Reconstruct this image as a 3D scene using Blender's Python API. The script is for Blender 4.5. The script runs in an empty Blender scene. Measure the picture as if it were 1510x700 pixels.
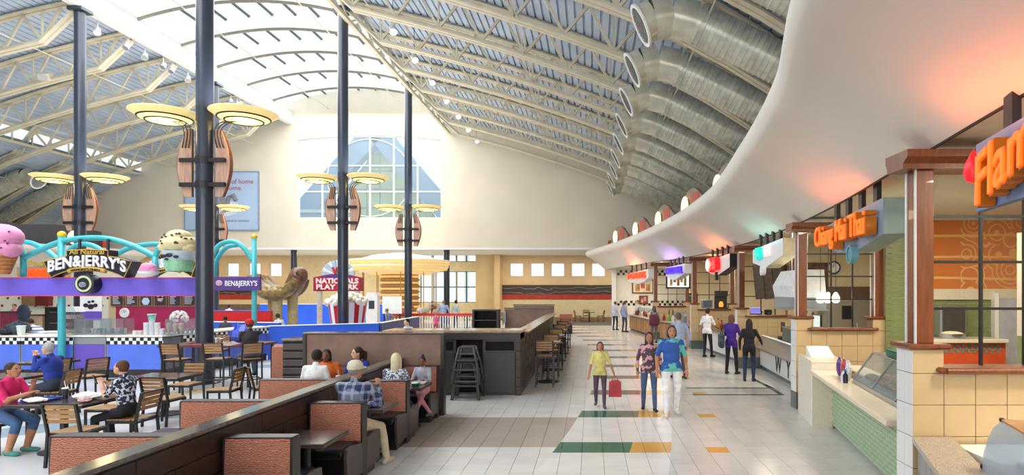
import bpy, bmesh, math, random
import numpy as np
from mathutils import Vector, Matrix, Euler

random.seed(7)
SC = bpy.context.scene
COL = SC.collection
PI = math.pi

# ------------------------------------------------------------------ camera
EYE = 2.35                      # camera height in metres
FPX = 900.0                     # focal length in pixels of the 1510 px wide frame
VPX, VPY = 871.0, 428.0         # vanishing point of the hall's long axis
cam_d = bpy.data.cameras.new('camera')
cam_d.sensor_width = 36.0
cam_d.lens = FPX / 1510.0 * 36.0
cam_d.shift_x = -(VPX - 755.0) / 1510.0
cam_d.shift_y = (VPY - 350.0) / 1510.0
cam_d.clip_end = 400
cam = bpy.data.objects.new('camera', cam_d)
cam.location = (0, 0, EYE)
cam.rotation_euler = (PI / 2, 0, 0)
COL.objects.link(cam)
SC.camera = cam

# ------------------------------------------------------------------ sky, daylight, exposure
world = bpy.data.worlds.new('sky')
SC.world = world
world.use_nodes = True
bgn = world.node_tree.nodes['Background']
bgn.inputs[0].default_value = (0.86, 0.93, 1.0, 1)
bgn.inputs[1].default_value = 1.5
SC.view_settings.view_transform = 'Standard'
SC.view_settings.look = 'None'
SC.view_settings.gamma = 1.0
SC.view_settings.use_curve_mapping = False
SC.view_settings.exposure = 0.42
SC.cycles.use_denoising = True
SC.cycles.max_bounces = 8
SC.cycles.diffuse_bounces = 4
SC.cycles.glossy_bounces = 3
SC.cycles.transparent_max_bounces = 16
SC.cycles.sample_clamp_indirect = 6.0
SC.cycles.caustics_reflective = False
SC.cycles.caustics_refractive = False


def area_light(name, loc, sx, sy, power, col=(1, 1, 1), rot=(0, 0, 0)):
    l = bpy.data.lights.new(name, 'AREA')
    l.shape = 'RECTANGLE'
    l.size, l.size_y = sx, sy
    l.energy = power
    l.color = col
    o = bpy.data.objects.new(name, l)
    o.location = loc
    o.rotation_euler = rot
    COL.objects.link(o)
    return o


# daylight falling through the long roof light, just under its glazing
area_light('skylight_daylight', (-15, 20, 14.3), 9.6, 40, 4200, (0.94, 0.97, 1.0))
# unseen fill light added behind the camera to brighten trusses and soffit
area_light('behind_camera_fill', (-6, -9.5, 4.5), 24, 7, 900, (1.0, 0.97, 0.93), (PI / 2, 0, 0))

# ------------------------------------------------------------------ helpers


def at(px, py, d):
    """a photo pixel at a depth of d metres -> world point"""
    return Vector(((px - VPX) * d / FPX, d, EYE - (py - VPY) * d / FPX))


def lin(h):
    h = h.lstrip('#')
    v = [int(h[i:i + 2], 16) / 255 for i in (0, 2, 4)]
    return tuple(x / 12.92 if x <= 0.04045 else ((x + 0.055) / 1.055) ** 2.4 for x in v) + (1,)


MATS = {}


def M(name, col='#808080', rough=0.5, metal=0.0, var=0.06, scale=6.0, bump=0.0, bscale=40.0,
      emit=None, estr=0.0, stretch=None, spec=0.5, coat=0.0):
    """procedural principled material: base colour broken up by noise, optional fine relief"""
    if name in MATS:
        return MATS[name]
    m = bpy.data.materials.new(name)
    m.use_nodes = True
    nt = m.node_tree
    b = nt.nodes['Principled BSDF']
    c = lin(col) if isinstance(col, str) else tuple(col) + (1,)
    b.inputs['Roughness'].default_value = rough
    b.inputs['Metallic'].default_value = metal
    b.inputs['Specular IOR Level'].default_value = spec
    if coat:
        b.inputs['Coat Weight'].default_value = coat
    tc = nt.nodes.new('ShaderNodeTexCoord')
    src = tc.outputs['Object']
    if stretch:
        mp = nt.nodes.new('ShaderNodeMapping')
        mp.inputs['Scale'].default_value = stretch
        nt.links.new(src, mp.inputs[0])
        src = mp.outputs[0]
    if var > 0:
        n = nt.nodes.new('ShaderNodeTexNoise')
        n.inputs['Scale'].default_value = scale
        n.inputs['Detail'].default_value = 4
        nt.links.new(src, n.inputs['Vector'])
        r = nt.nodes.new('ShaderNodeValToRGB')
        r.color_ramp.elements[0].position = 0.3
        r.color_ramp.elements[1].position = 0.7
        r.color_ramp.elements[0].color = tuple(max(0, x * (1 - 2 * var)) for x in c[:3]) + (1,)
        r.color_ramp.elements[1].color = tuple(min(1, x * (1 + 2 * var)) for x in c[:3]) + (1,)
        nt.links.new(n.outputs['Fac'], r.inputs[0])
        nt.links.new(r.outputs[0], b.inputs['Base Color'])
    else:
        b.inputs['Base Color'].default_value = c
    if bump > 0:
        n2 = nt.nodes.new('ShaderNodeTexNoise')
        n2.inputs['Scale'].default_value = bscale
        nt.links.new(src, n2.inputs['Vector'])
        bp = nt.nodes.new('ShaderNodeBump')
        bp.inputs['Strength'].default_value = bump
        bp.inputs['Distance'].default_value = 0.02
        nt.links.new(n2.outputs['Fac'], bp.inputs['Height'])
        nt.links.new(bp.outputs[0], b.inputs['Normal'])
    if emit:
        b.inputs['Emission Color'].default_value = lin(emit)
        b.inputs['Emission Strength'].default_value = estr
    MATS[name] = m
    return m


def glass_mat(name, tint='#e8f2f2', clear=0.85, rough=0.05):
    if name in MATS:
        return MATS[name]
    m = bpy.data.materials.new(name)
    m.use_nodes = True
    nt = m.node_tree
    b = nt.nodes['Principled BSDF']
    b.inputs['Base Color'].default_value = lin(tint)
    b.inputs['Roughness'].default_value = rough
    t = nt.nodes.new('ShaderNodeBsdfTransparent')
    t.inputs[0].default_value = lin(tint)
    mx = nt.nodes.new('ShaderNodeMixShader')
    mx.inputs[0].default_value = clear
    nt.links.new(b.outputs[0], mx.inputs[1])
    nt.links.new(t.outputs[0], mx.inputs[2])
    nt.links.new(mx.outputs[0], nt.nodes['Material Output'].inputs[0])
    MATS[name] = m
    return m


class G:
    """collects simple solids; .obj() links them as ONE mesh object"""

    def __init__(s):
        s.v, s.f, s.m = [], [], []
        s.cur = 0

    def mat(s, i):
        s.cur = i
        return s

    def add(s, vs, fs):
        o = len(s.v)
        s.v += [tuple(v) for v in vs]
        for f in fs:
            s.f.append(tuple(i + o for i in f))
            s.m.append(s.cur)
        return s

    def box(s, x0, x1, y0, y1, z0, z1):
        vs = [(x0, y0, z0), (x1, y0, z0), (x1, y1, z0), (x0, y1, z0), (x0, y0, z1), (x1, y0, z1), (x1, y1, z1), (x0, y1, z1)]
        return s.add(vs, [(0, 3, 2, 1), (4, 5, 6, 7), (0, 1, 5, 4), (1, 2, 6, 5), (2, 3, 7, 6), (3, 0, 4, 7)])

    def cbox(s, c, d, rot=None, ch=0.0):
        """centred box of size d, optional rotation matrix, chamfer ch on all edges"""
        h = [x / 2 for x in d]
        g = G()
        if ch > 0:
            pts = []
            for sx in (-1, 1):
                for sy in (-1, 1):
                    for sz in (-1, 1):
                        for k in range(3):
                            p = [sx * (h[0] - ch), sy * (h[1] - ch), sz * (h[2] - ch)]
                            p[k] = (sx, sy, sz)[k] * h[k]
                            pts.append(p)
            bm = bmesh.new()
            for p in pts:
                bm.verts.new(p)
            bmesh.ops.convex_hull(bm, input=bm.verts[:])
            bmesh.ops.dissolve_limit(bm, angle_limit=0.02, verts=bm.verts[:], edges=bm.edges[:])
            bm.verts.index_update()
            g.add([v.co[:] for v in bm.verts], [tuple(v.index for v in f.verts) for f in bm.faces])
            bm.free()
        else:
            g.box(-h[0], h[0], -h[1], h[1], -h[2], h[2])
        R = rot if rot is not None else Matrix.Identity(3)
        c = Vector(c)
        return s.add([(R @ Vector(v)) + c for v in g.v], g.f)

    def bar(s, p0, p1, w, h, up=(0, 0, 1), ch=0.0):
        """box beam from p0 to p1: w across, h along up"""
        p0, p1 = Vector(p0), Vector(p1)
        x = (p1 - p0)
        L = x.length
        x.normalize()
        u = Vector(up)
        y = u.cross(x)
        if y.length < 1e-4:
            y = Vector((0, 1, 0)).cross(x)
            if y.length < 1e-4:
                y = Vector((1, 0, 0)).cross(x)
        y.normalize()
        z = x.cross(y)
        R = Matrix((x, y, z)).transposed()
        return s.cbox((p0 + p1) / 2, (L, w, h), R, ch)

    def cyl(s, p0, p1, r0, r1=None, n=12, cap=True):
        r1 = r0 if r1 is None else r1
        p0, p1 = Vector(p0), Vector(p1)
        a = (p1 - p0).normalized()
        u = a.orthogonal().normalized()
        w = a.cross(u)
        vs = []
        for p, r in ((p0, r0), (p1, r1)):
            for i in range(n):
                t = 2 * PI * i / n
                vs.append(p + u * (r * math.cos(t)) + w * (r * math.sin(t)))
        fs = [(i, (i + 1) % n, n + (i + 1) % n, n + i) for i in range(n)]
        if cap:
            fs += [tuple(range(n - 1, -1, -1)), tuple(range(n, 2 * n))]
        return s.add(vs, fs)

    def tube(s, pts, r, n=8, cap=True):
        pts = [Vector(p) for p in pts]
        R = r if isinstance(r, (list, tuple)) else [r] * len(pts)
        vs = []
        u = None
        for i, p in enumerate(pts):
            a = (pts[min(i + 1, len(pts) - 1)] - pts[max(i - 1, 0)]).normalized()
            if u is None:
                u = a.orthogonal().normalized()
            else:
                u = (u - a * u.dot(a)).normalized()
            w = a.cross(u)
            for k in range(n):
                t = 2 * PI * k / n
                vs.append(p + u * (R[i] * math.cos(t)) + w * (R[i] * math.sin(t)))
        fs = []
        for i in range(len(pts) - 1):
            for k in range(n):
                fs.append((i * n + k, i * n + (k + 1) % n, (i + 1) * n + (k + 1) % n, (i + 1) * n + k))
        if cap:
            fs += [tuple(range(n - 1, -1, -1)), tuple(range((len(pts) - 1) * n, len(pts) * n))]
        return s.add(vs, fs)

    def lathe(s, prof, n=20, c=(0, 0, 0), axis=None):
        """profile [(r, z)] turned about the z axis (or about axis)"""
        R = Vector((0, 0, 1)).rotation_difference(Vector(axis)).to_matrix() if axis is not None else Matrix.Identity(3)
        c = Vector(c)
        vs, fs = [], []
        for r, z in prof:
            for i in range(n):
                t = 2 * PI * i / n
                vs.append(R @ Vector((r * math.cos(t), r * math.sin(t), z)) + c)
        for j in range(len(prof) - 1):
            for i in range(n):
                fs.append((j * n + i, j * n + (i + 1) % n, (j + 1) * n + (i + 1) % n, (j + 1) * n + i))
        if prof[0][0] > 1e-5:
            fs.append(tuple(range(n - 1, -1, -1)))
        if prof[-1][0] > 1e-5:
            fs.append(tuple(range((len(prof) - 1) * n, len(prof) * n)))
        return s.add(vs, fs)

    def ell(s, c, r, n=14, m=9, rot=None):
        R = rot if rot is not None else Matrix.Identity(3)
        c = Vector(c)
        r = (r, r, r) if isinstance(r, (int, float)) else r
        vs = [R @ Vector((0, 0, -r[2])) + c]
        for j in range(1, m):
            a = -PI / 2 + PI * j / m
            for i in range(n):
                t = 2 * PI * i / n
                vs.append(R @ Vector((r[0] * math.cos(a) * math.cos(t), r[1] * math.cos(a) * math.sin(t), r[2] * math.sin(a))) + c)
        vs.append(R @ Vector((0, 0, r[2])) + c)
        fs = [(0, 1 + (i + 1) % n, 1 + i) for i in range(n)]
        for j in range(m - 2):
            for i in range(n):
                fs.append((1 + j * n + i, 1 + j * n + (i + 1) % n, 1 + (j + 1) * n + (i + 1) % n, 1 + (j + 1) * n + i))
        e = len(vs) - 1
        fs += [(e, 1 + (m - 2) * n + i, 1 + (m - 2) * n + (i + 1) % n) for i in range(n)]
        return s.add(vs, fs)

    def prism(s, poly, a0, a1, plane='xz'):
        """2D polygon extruded: plane xz along y, yz along x, xy along z"""
        def p3(p, a):
            return {'xz': (p[0], a, p[1]), 'yz': (a, p[0], p[1]), 'xy': (p[0], p[1], a)}[plane]
        n = len(poly)
        vs = [p3(p, a0) for p in poly] + [p3(p, a1) for p in poly]
        fs = [(i, (i + 1) % n, n + (i + 1) % n, n + i) for i in range(n)] + [tuple(range(n - 1, -1, -1)), tuple(range(n, 2 * n))]
        return s.add(vs, fs)

    def strip(s, rows, close=False):
        """quad surface through rows of equal length"""
        n = len(rows[0])
        vs = [p for r in rows for p in r]
        fs = []
        for j in range(len(rows) - 1):
            for i in range(n if close else n - 1):
                fs.append((j * n + i, j * n + (i + 1) % n, (j + 1) * n + (i + 1) % n, (j + 1) * n + i))
        return s.add(vs, fs)

    def move(s, mat):
        s.v = [tuple(mat @ Vector(v)) for v in s.v]
        return s

    def mesh(s, name, mats, smooth=False):
        me = bpy.data.meshes.new(name)
        me.from_pydata(s.v, [], s.f)
        bm = bmesh.new()
        bm.from_mesh(me)
        bmesh.ops.recalc_face_normals(bm, faces=bm.faces[:])
        bm.to_mesh(me)
        bm.free()
        for m in (mats if isinstance(mats, (list, tuple)) else [mats]):
            me.materials.append(m)
        if any(s.m):
            me.polygons.foreach_set('material_index', s.m)
        if smooth:
            me.polygons.foreach_set('use_smooth', [True] * len(me.polygons))
            if smooth != 'all':
                try:
                    me.set_sharp_from_angle(angle=math.radians(smooth if smooth is not True else 40))
                except Exception:
                    pass
        return me

    def obj(s, name, mats, parent=None, smooth=False, world=False):
        if world and parent is not None:
            inv = TM[parent.name].inverted()
            s.move(inv)
        me = s.mesh(name, mats, smooth)
        return link(name, me, parent)


TM = {}
TMPS = bpy.data.scenes.new('scratch')      # small scene in which lettering and figures are evaluated


def evaluated_mesh(o):
    TMPS.collection.objects.link(o)
    vl = TMPS.view_layers[0]
    vl.update()
    me = bpy.data.meshes.new_from_object(o.evaluated_get(vl.depsgraph))
    TMPS.collection.objects.unlink(o)
    return me


def link(name, me, parent=None, mat=None):
    o = bpy.data.objects.new(name, me)
    COL.objects.link(o)
    if parent is not None:
        o.parent = parent
    if mat is not None:
        o.matrix_local = mat
    pm = TM.get(parent.name, Matrix.Identity(4)) if parent is not None else Matrix.Identity(4)
    TM[o.name] = pm @ (mat if mat is not None else Matrix.Identity(4))
    return o


def tag(o, label, cat, group=None):
    o['label'] = label
    o['category'] = cat
    if group:
        o['group'] = group
    return o


def thing(name, label, cat, loc=(0, 0, 0), rz=0.0, group=None):
    o = bpy.data.objects.new(name, None)
    o.empty_display_size = 0.2
    COL.objects.link(o)
    o.location = loc
    o.rotation_euler = (0, 0, rz)
    TM[o.name] = Matrix.Translation(Vector(loc)) @ Matrix.Rotation(rz, 4, 'Z')
    return tag(o, label, cat, group)


def struct(o):
    o['kind'] = 'structure'
    return o


def sroot(name, loc=(0, 0, 0)):
    o = bpy.data.objects.new(name, None)
    COL.objects.link(o)
    o.location = loc
    TM[o.name] = Matrix.Translation(Vector(loc))
    return struct(o)


def dup(root, loc, rz=0.0, label=None, group=None, mats=None):
    """a copy of a thing with copies of its parts and sub-parts"""
    def cp(o, par):
        c = o.copy()
        COL.objects.link(c)
        if par is not None:
            c.parent = par
        for k in list(o.children):
            cp(k, c)
        return c
    r = cp(root, None)
    r.location = loc
    r.rotation_euler = (0, 0, rz)
    TM[r.name] = Matrix.Translation(Vector(loc)) @ Matrix.Rotation(rz, 4, 'Z')
    if label:
        r['label'] = label
    if group:
        r['group'] = group
    return r


def text_mesh(txt, size, extrude, mat, bold=0.0, align='CENTER', curve=None, spacing=1.0, fit=None):
    cu = bpy.data.curves.new('lettering', 'FONT')
    cu.body = txt
    cu.size = size
    cu.extrude = extrude
    cu.offset = bold
    cu.align_x = align
    cu.align_y = 'CENTER'
    cu.space_character = spacing
    cu.resolution_u = 3
    o = bpy.data.objects.new('lettering', cu)
    me = evaluated_mesh(o)
    bpy.data.objects.remove(o)
    bpy.data.curves.remove(cu)
    me.materials.clear()
    me.materials.append(mat)
    if fit:
        xs = [v.co.x for v in me.vertices]
        k = fit / (max(xs) - min(xs))
        for v in me.vertices:
            v.co.x *= k
    if curve:
        for v in me.vertices:
            v.co = curve(v.co)
    return me


def frame(origin, xdir, zdir=(0, 0, 1)):
    """matrix whose local X runs along xdir and local Y along zdir (for lettering on upright faces)"""
    x = Vector(xdir).normalized()
    y = Vector(zdir).normalized()
    z = x.cross(y)
    m = Matrix((x, y, z)).transposed().to_4x4()
    m.translation = Vector(origin)
    return m


def letters(name, txt, size, extrude, mat, parent, origin, xdir, zdir=(0, 0, 1), world=True, **kw):
    me = text_mesh(txt, size, extrude, mat, **kw)
    m = frame(origin, xdir, zdir)
    if world and parent is not None:
        m = TM[parent.name].inverted() @ m
    return link(name, me, parent, m)


def crom(pts, t):
    """Catmull-Rom through (u, v) points; t in 0..1 along"""
    n = len(pts) - 1
    x = min(max(t, 0), 1) * n
    i = min(int(x), n - 1)
    f = x - i
    p0, p1, p2, p3 = pts[max(i - 1, 0)], pts[i], pts[i + 1], pts[min(i + 2, n)]
    return tuple(0.5 * ((2 * b) + (-a + c) * f + (2 * a - 5 * b + 4 * c - d) * f * f + (-a + 3 * b - 3 * c + d) * f ** 3)
                 for a, b, c, d in zip(p0, p1, p2, p3))


def interp(tab, y):
    return float(np.interp(y, [p[0] for p in tab], [p[1] for p in tab]))
# ================================================================== THE BUILDING
W_CREAM = M('wall_cream_paint', '#e2d8c5', 0.75, var=0.02, scale=0.8)
W_WHITE = M('white_paint', '#f1efea', 0.7, var=0.015, scale=0.8)
W_SAND = M('sand_paint', '#d6bd92', 0.75, var=0.03, scale=1.2)
W_TAN = M('tan_paint', '#dcc199', 0.75, var=0.03, scale=1.2)
STEEL_W = M('cream_painted_steel', '#d9d0b8', 0.5, var=0.04, scale=2.0)
DECK = M('blue_grey_roof_deck', '#b9c8dc', 0.45, metal=0.0, var=0.05, scale=0.8)
COLM = M('slate_blue_column_paint', '#2b3342', 0.33, var=0.05, scale=2.0, coat=0.3)
GALV = M('galvanised_steel', '#cfd0c2', 0.36, metal=0.35, var=0.1, scale=5.0)
WOOD_R = M('red_brown_wood', '#7c4426', 0.35, var=0.12, scale=5.0, stretch=(6, 6, 0.6), coat=0.25)
WOOD_PANEL = M('cedar_veneer', '#b8917c', 0.45, var=0.12, scale=4.0, stretch=(6, 6, 0.7))
BLACK = M('black_metal', '#17171a', 0.4, var=0.05)
DARKM = M('charcoal_metal', '#2a2a2e', 0.4, metal=0.3, var=0.05)
WHITE = M('white_plastic', '#efefec', 0.4, var=0.02)
GLASS = glass_mat('clear_glass', '#eef6f6', 0.88)
SKYGLASS = glass_mat('roof_light_glass', '#f4f9fc', 0.92)


def nmath(nt, op, a, b=None, c=None):
    n = nt.nodes.new('ShaderNodeMath')
    n.operation = op
    for i, x in enumerate((a, b, c)):
        if x is None:
            continue
        if isinstance(x, (int, float)):
            n.inputs[i].default_value = x
        else:
            nt.links.new(x, n.inputs[i])
    return n.outputs[0]


def nmix(nt, fac, a, b):
    n = nt.nodes.new('ShaderNodeMix')
    n.data_type = 'RGBA'
    if isinstance(fac, (int, float)):
        n.inputs[0].default_value = fac
    else:
        nt.links.new(fac, n.inputs[0])
    for k, x in ((6, a), (7, b)):
        if isinstance(x, tuple):
            n.inputs[k].default_value = x
        else:
            nt.links.new(x, n.inputs[k])
    return n.outputs[2]


TILE = 0.308
ROW0 = 8.85           # near edge of the first coloured stripe
COL0 = 0.181
MIDC = [(7, .25), (9.1, .6), (11.3, .88), (14.3, 1.14), (17.2, 1.31), (19.4, 1.33), (22.5, 1.25), (25.5, 1.07), (30, .6), (37, -.6)]


def floor_material():
    m = bpy.data.materials.new('porcelain_floor_tile')
    m.use_nodes = True
    nt = m.node_tree
    b = nt.nodes['Principled BSDF']
    geo = nt.nodes.new('ShaderNodeNewGeometry')
    sp = nt.nodes.new('ShaderNodeSeparateXYZ')
    nt.links.new(geo.outputs['Position'], sp.inputs[0])
    x, y = sp.outputs[0], sp.outputs[1]
    fc = nt.nodes.new('ShaderNodeFloatCurve')
    cv = fc.mapping.curves[0]
    pts = [((p[0] - 7) / 30, (p[1] + 1) / 3) for p in MIDC]
    cv.points[0].location = pts[0]
    cv.points[1].location = pts[-1]
    for p in pts[1:-1]:
        cv.points.new(*p)
    fc.mapping.update()
    yn = nmath(nt, 'MULTIPLY', nmath(nt, 'SUBTRACT', y, 7.0), 1 / 30)
    nt.links.new(yn, fc.inputs['Value'])
    mid = nmath(nt, 'SUBTRACT', nmath(nt, 'MULTIPLY', fc.outputs[0], 3.0), 1.0)
    u = nmath(nt, 'SUBTRACT', x, mid)
    gt = lambda a, v: nmath(nt, 'GREATER_THAN', a, v)
    lt = lambda a, v: nmath(nt, 'LESS_THAN', a, v)
    AND = lambda a, c: nmath(nt, 'MULTIPLY', a, c)
    stripe = lt(nmath(nt, 'MODULO', nmath(nt, 'ADD', y, 24.64 - ROW0), 8 * TILE), 2 * TILE)
    path = AND(gt(u, -1.12), lt(u, 0.6))
    right = gt(u, 0.6)
    green = AND(AND(gt(u, -1.12), lt(u, 0.0)), stripe)
    yellow = AND(AND(gt(u, 0.0), lt(u, 0.6)), stripe)
    brown = AND(AND(gt(y, ROW0 + 0.31), lt(y, ROW0 + 8 * TILE)), lt(u, -1.12))
    # one yellow accent tile beside the path in every row of stripes
    half = lt(nmath(nt, 'MODULO', nmath(nt, 'ADD', y, 24.64 - ROW0), 8 * TILE), TILE)
    xs = nmath(nt, 'SUBTRACT', x, COL0)
    cell = nmath(nt, 'FLOOR', nmath(nt, 'MULTIPLY', xs, 1 / TILE))
    accent_col = nmath(nt, 'FLOOR', nmath(nt, 'MULTIPLY', nmath(nt, 'ADD', mid, 1.05), 1 / TILE))
    accent = AND(AND(half, lt(nmath(nt, 'ABSOLUTE', nmath(nt, 'SUBTRACT', cell, accent_col)), 0.5)), lt(y, 25.0))
    col = nmix(nt, path, lin('#e3e0da'), lin('#e8e5e0'))
    col = nmix(nt, right, col, lin('#d4d0ca'))
    col = nmix(nt, brown, col, lin('#b8aa9c'))
    far = gt(y, 13.0)
    gcol = nmix(nt, far, lin('#1f6a55'), lin('#5b5752'))
    col = nmix(nt, green, col, gcol)
    col = nmix(nt, yellow, col, lin('#d9a545'))
    col = nmix(nt, accent, col, lin('#d9a545'))
    # tile to tile variation plus streaky figure
    cx = nt.nodes.new('ShaderNodeCombineXYZ')
    nt.links.new(cell, cx.inputs[0])
    nt.links.new(nmath(nt, 'FLOOR', nmath(nt, 'MULTIPLY', nmath(nt, 'SUBTRACT', y, ROW0), 1 / TILE)), cx.inputs[1])
    wn = nt.nodes.new('ShaderNodeTexWhiteNoise')
    nt.links.new(cx.outputs[0], wn.inputs['Vector'])
    mp = nt.nodes.new('ShaderNodeMapping')
    mp.inputs['Scale'].default_value = (1.5, 9, 1)
    nt.links.new(geo.outputs['Position'], mp.inputs[0])
    no = nt.nodes.new('ShaderNodeTexNoise')
    no.inputs['Scale'].default_value = 2.5
    no.inputs['Detail'].default_value = 5
    nt.links.new(mp.outputs[0], no.inputs['Vector'])
    k = nmath(nt, 'ADD', nmath(nt, 'MULTIPLY', wn.outputs['Value'], 0.10), nmath(nt, 'MULTIPLY', no.outputs['Fac'], 0.22))
    k = nmath(nt, 'ADD', k, 0.80)
    hs = nt.nodes.new('ShaderNodeHueSaturation')
    nt.links.new(k, hs.inputs['Value'])
    nt.links.new(col, hs.inputs['Color'])
    nt.links.new(hs.outputs[0], b.inputs['Base Color'])
    b.inputs['Roughness'].default_value = 0.22
    b.inputs['Specular IOR Level'].default_value = 0.45
    return m


FLOORM = floor_material()
GROUT = M('dark_grout', '#5d5751', 0.9, var=0.08, scale=8)


def dining_floor_material():
    m = bpy.data.materials.new('pale_terrazzo_with_curved_bands')
    m.use_nodes = True
    nt = m.node_tree
    b = nt.nodes['Principled BSDF']
    geo = nt.nodes.new('ShaderNodeNewGeometry')
    sp = nt.nodes.new('ShaderNodeSeparateXYZ')
    nt.links.new(geo.outputs['Position'], sp.inputs[0])
    x, y = sp.outputs[0], sp.outputs[1]
    d1 = nmath(nt, 'SQRT', nmath(nt, 'ADD', nmath(nt, 'POWER', nmath(nt, 'ADD', x, 22.0), 2.0), nmath(nt, 'POWER', nmath(nt, 'SUBTRACT', y, 22.0), 2.0)))
    band = nmath(nt, 'MODULO', d1, 6.4)
    tan = nmath(nt, 'MULTIPLY', nmath(nt, 'GREATER_THAN', band, 1.9), nmath(nt, 'LESS_THAN', band, 2.6))
    d2 = nmath(nt, 'SQRT', nmath(nt, 'ADD', nmath(nt, 'POWER', nmath(nt, 'ADD', x, 2.0), 2.0), nmath(nt, 'POWER', nmath(nt, 'SUBTRACT', y, 3.0), 2.0)))
    band2 = nmath(nt, 'MODULO', d2, 7.4)
    teal = nmath(nt, 'MULTIPLY', nmath(nt, 'GREATER_THAN', band2, 2.6), nmath(nt, 'LESS_THAN', band2, 3.5))
    col = nmix(nt, tan, lin('#dcdcda'), lin('#d9c79c'))
    col = nmix(nt, teal, col, lin('#9fb2bb'))
    no = nt.nodes.new('ShaderNodeTexNoise')
    no.inputs['Scale'].default_value = 30
    nt.links.new(geo.outputs['Position'], no.inputs['Vector'])
    hs = nt.nodes.new('ShaderNodeHueSaturation')
    nt.links.new(nmath(nt, 'ADD', nmath(nt, 'MULTIPLY', no.outputs['Fac'], 0.2), 0.9), hs.inputs['Value'])
    nt.links.new(col, hs.inputs['Color'])
    nt.links.new(hs.outputs[0], b.inputs['Base Color'])
    b.inputs['Roughness'].default_value = 0.25
    return m


# ---- floor: a grouted slab with tiles laid on it, dining floor beside it
TX0, TX1, TY0, TY1 = -13, 16, -12, 104      # tile index range
floor = struct(G().box(-3.83, 13, -9, 48.4, -0.2, -0.007).obj('floor', GROUT))
tile_me = G().cbox((TILE / 2, TILE / 2, -0.01), (TILE - 0.005, TILE - 0.0028, 0.02), None, 0.0015).mesh('tile', FLOORM)


def px_of(x, y, z=0.0):
    return VPX + x * FPX / y, VPY - (z - EYE) * FPX / y


cand = []
for i in range(TX0, TX1):
    for j in range(TY0, TY1):
        x, y = COL0 + i * TILE, ROW0 + j * TILE
        if y < 0.5:
            cand.append((-1, x, y))
            continue
        u, v = px_of(x + TILE / 2, y + TILE / 2)
        vis = 560 < u < 1330 and v < 706 and -2.75 < x < 3.9
        if y < 10.6 and x > 3.3:
            vis = False
        cand.append((1 / (y * y * y) if vis else -1, x, y))
cand.sort(reverse=True)
rest = G()
for k, (s, x, y) in enumerate(cand):
    if k < 300:
        link('tile', tile_me, floor, Matrix.Translation((x, y, 0)))
    else:
        a, c, e, f = x + .0025, x + TILE - .0025, y + .0014, y + TILE - .0014
        o = len(rest.v)
        rest.v += [(a, e, 0), (c, e, 0), (c, f, 0), (a, f, 0), (a, e, -.007), (c, e, -.007), (c, f, -.007), (a, f, -.007)]
        for q in ((0, 1, 2, 3), (0, 4, 5, 1), (1, 5, 6, 2), (2, 6, 7, 3), (3, 7, 4, 0)):
            rest.f.append(tuple(t + o for t in q))
            rest.m.append(0)
r_ = rest.obj('tile_field', FLOORM, floor)
r_['kind'] = 'stuff'
GREEN_IN = M('dark_green_tile', '#2c5a4c', 0.25, var=0.06)
inl = sroot('trim_1')
for (y0, xe) in ((14.7, 4.42), (13.75, 4.36)):
    G().box(2.3, xe, y0 - .06, y0 + .06, 0.0, 0.003).obj('strip', GREEN_IN, inl)
    G().bar((xe - .05, y0, .0016), (xe - .12 + (0.0 if y0 > 14 else .1), y0 + 1.5, .0016), .11, .003).obj('strip', GREEN_IN, inl)
struct(G().box(-47, -3.83, -9, 48.4, -0.2, 0.0).obj('floor_dining', dining_floor_material()))

# ---- roof geometry: skylight between two edge beams, falling trussed roofs left and right
SKX0, SKX1 = -20.2, -9.8
YEND = 41.0


def zb(s):
    return 12.45 - 0.2 * s - 0.0085 * s * s - 0.028 * max(0.0, s - 10.5) ** 2


def zdeck(s):
    return zb(s) + 1.45


def rx(s):
    return SKX1 + s


def lx(s):
    return SKX0 - s


def deck(name, fx, s0, s1, dz):
    g = G()
    prof = []
    s = s0
    while s < s1:
        for ds, h in ((0, 0), (0.2, 0), (0.215, .075), (0.265, .075), (0.28, 0)):
            prof.append((s + ds, zdeck(s + ds) + dz + h))
        s += 0.28
    rows = [[(fx(a), y, z) for a, z in prof] for y in (-9, 16, YEND + .3)]
    g.strip(rows)
    top = [[(fx(a), y, z + .25) for a, z in prof[::5]] for y in (-9, YEND + .3)]
    g.strip(top)
    return struct(g.obj(name, DECK))


deck('ceiling_roof_right', rx, 0.1, 17.2, 0.0)
deck('ceiling_roof_left', lx, 0.1, 10.0, 0.0)
deck('ceiling_roof_left_lower', lx, 10.0, 17.2, -0.95)

# clerestory strip in the step of the left roof
cl = sroot('window_2')
zc1, zc0 = zdeck(10) - 0.02, zdeck(10) - 0.9
G().box(lx(10) - .06, lx(10) + .06, 10, YEND - .2, zc1 - .12, zc1 + .1).obj('window_head', STEEL_W, cl)
G().box(lx(10) - .06, lx(10) + .06, 10, YEND - .2, zc0 - .1, zc0 + .04).obj('window_sill', STEEL_W, cl)
bay_me = G().box(-.04, .04, -.03, .03, zc0, zc1).mesh('mullion', STEEL_W)
pane_me = G().box(-.01, .01, .03, 1.12, zc0 + .04, zc1 - .12).mesh('pane', GLASS)
for k in range(27):
    y = 10 + k * 1.15
    link('mullion', bay_me, cl, Matrix.Translation((lx(10), y, 0)))
    link('pane', pane_me, cl, Matrix.Translation((lx(10), y, 0)))

# ---- skylight: edge beams, vault ribs, glazing
VR0, VRISE = 14.35, 0.85


def zv(x):
    t = (x - (SKX0 + SKX1) / 2) / ((SKX1 - SKX0) / 2)
    return VR0 + VRISE * (1 - t * t)


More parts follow.
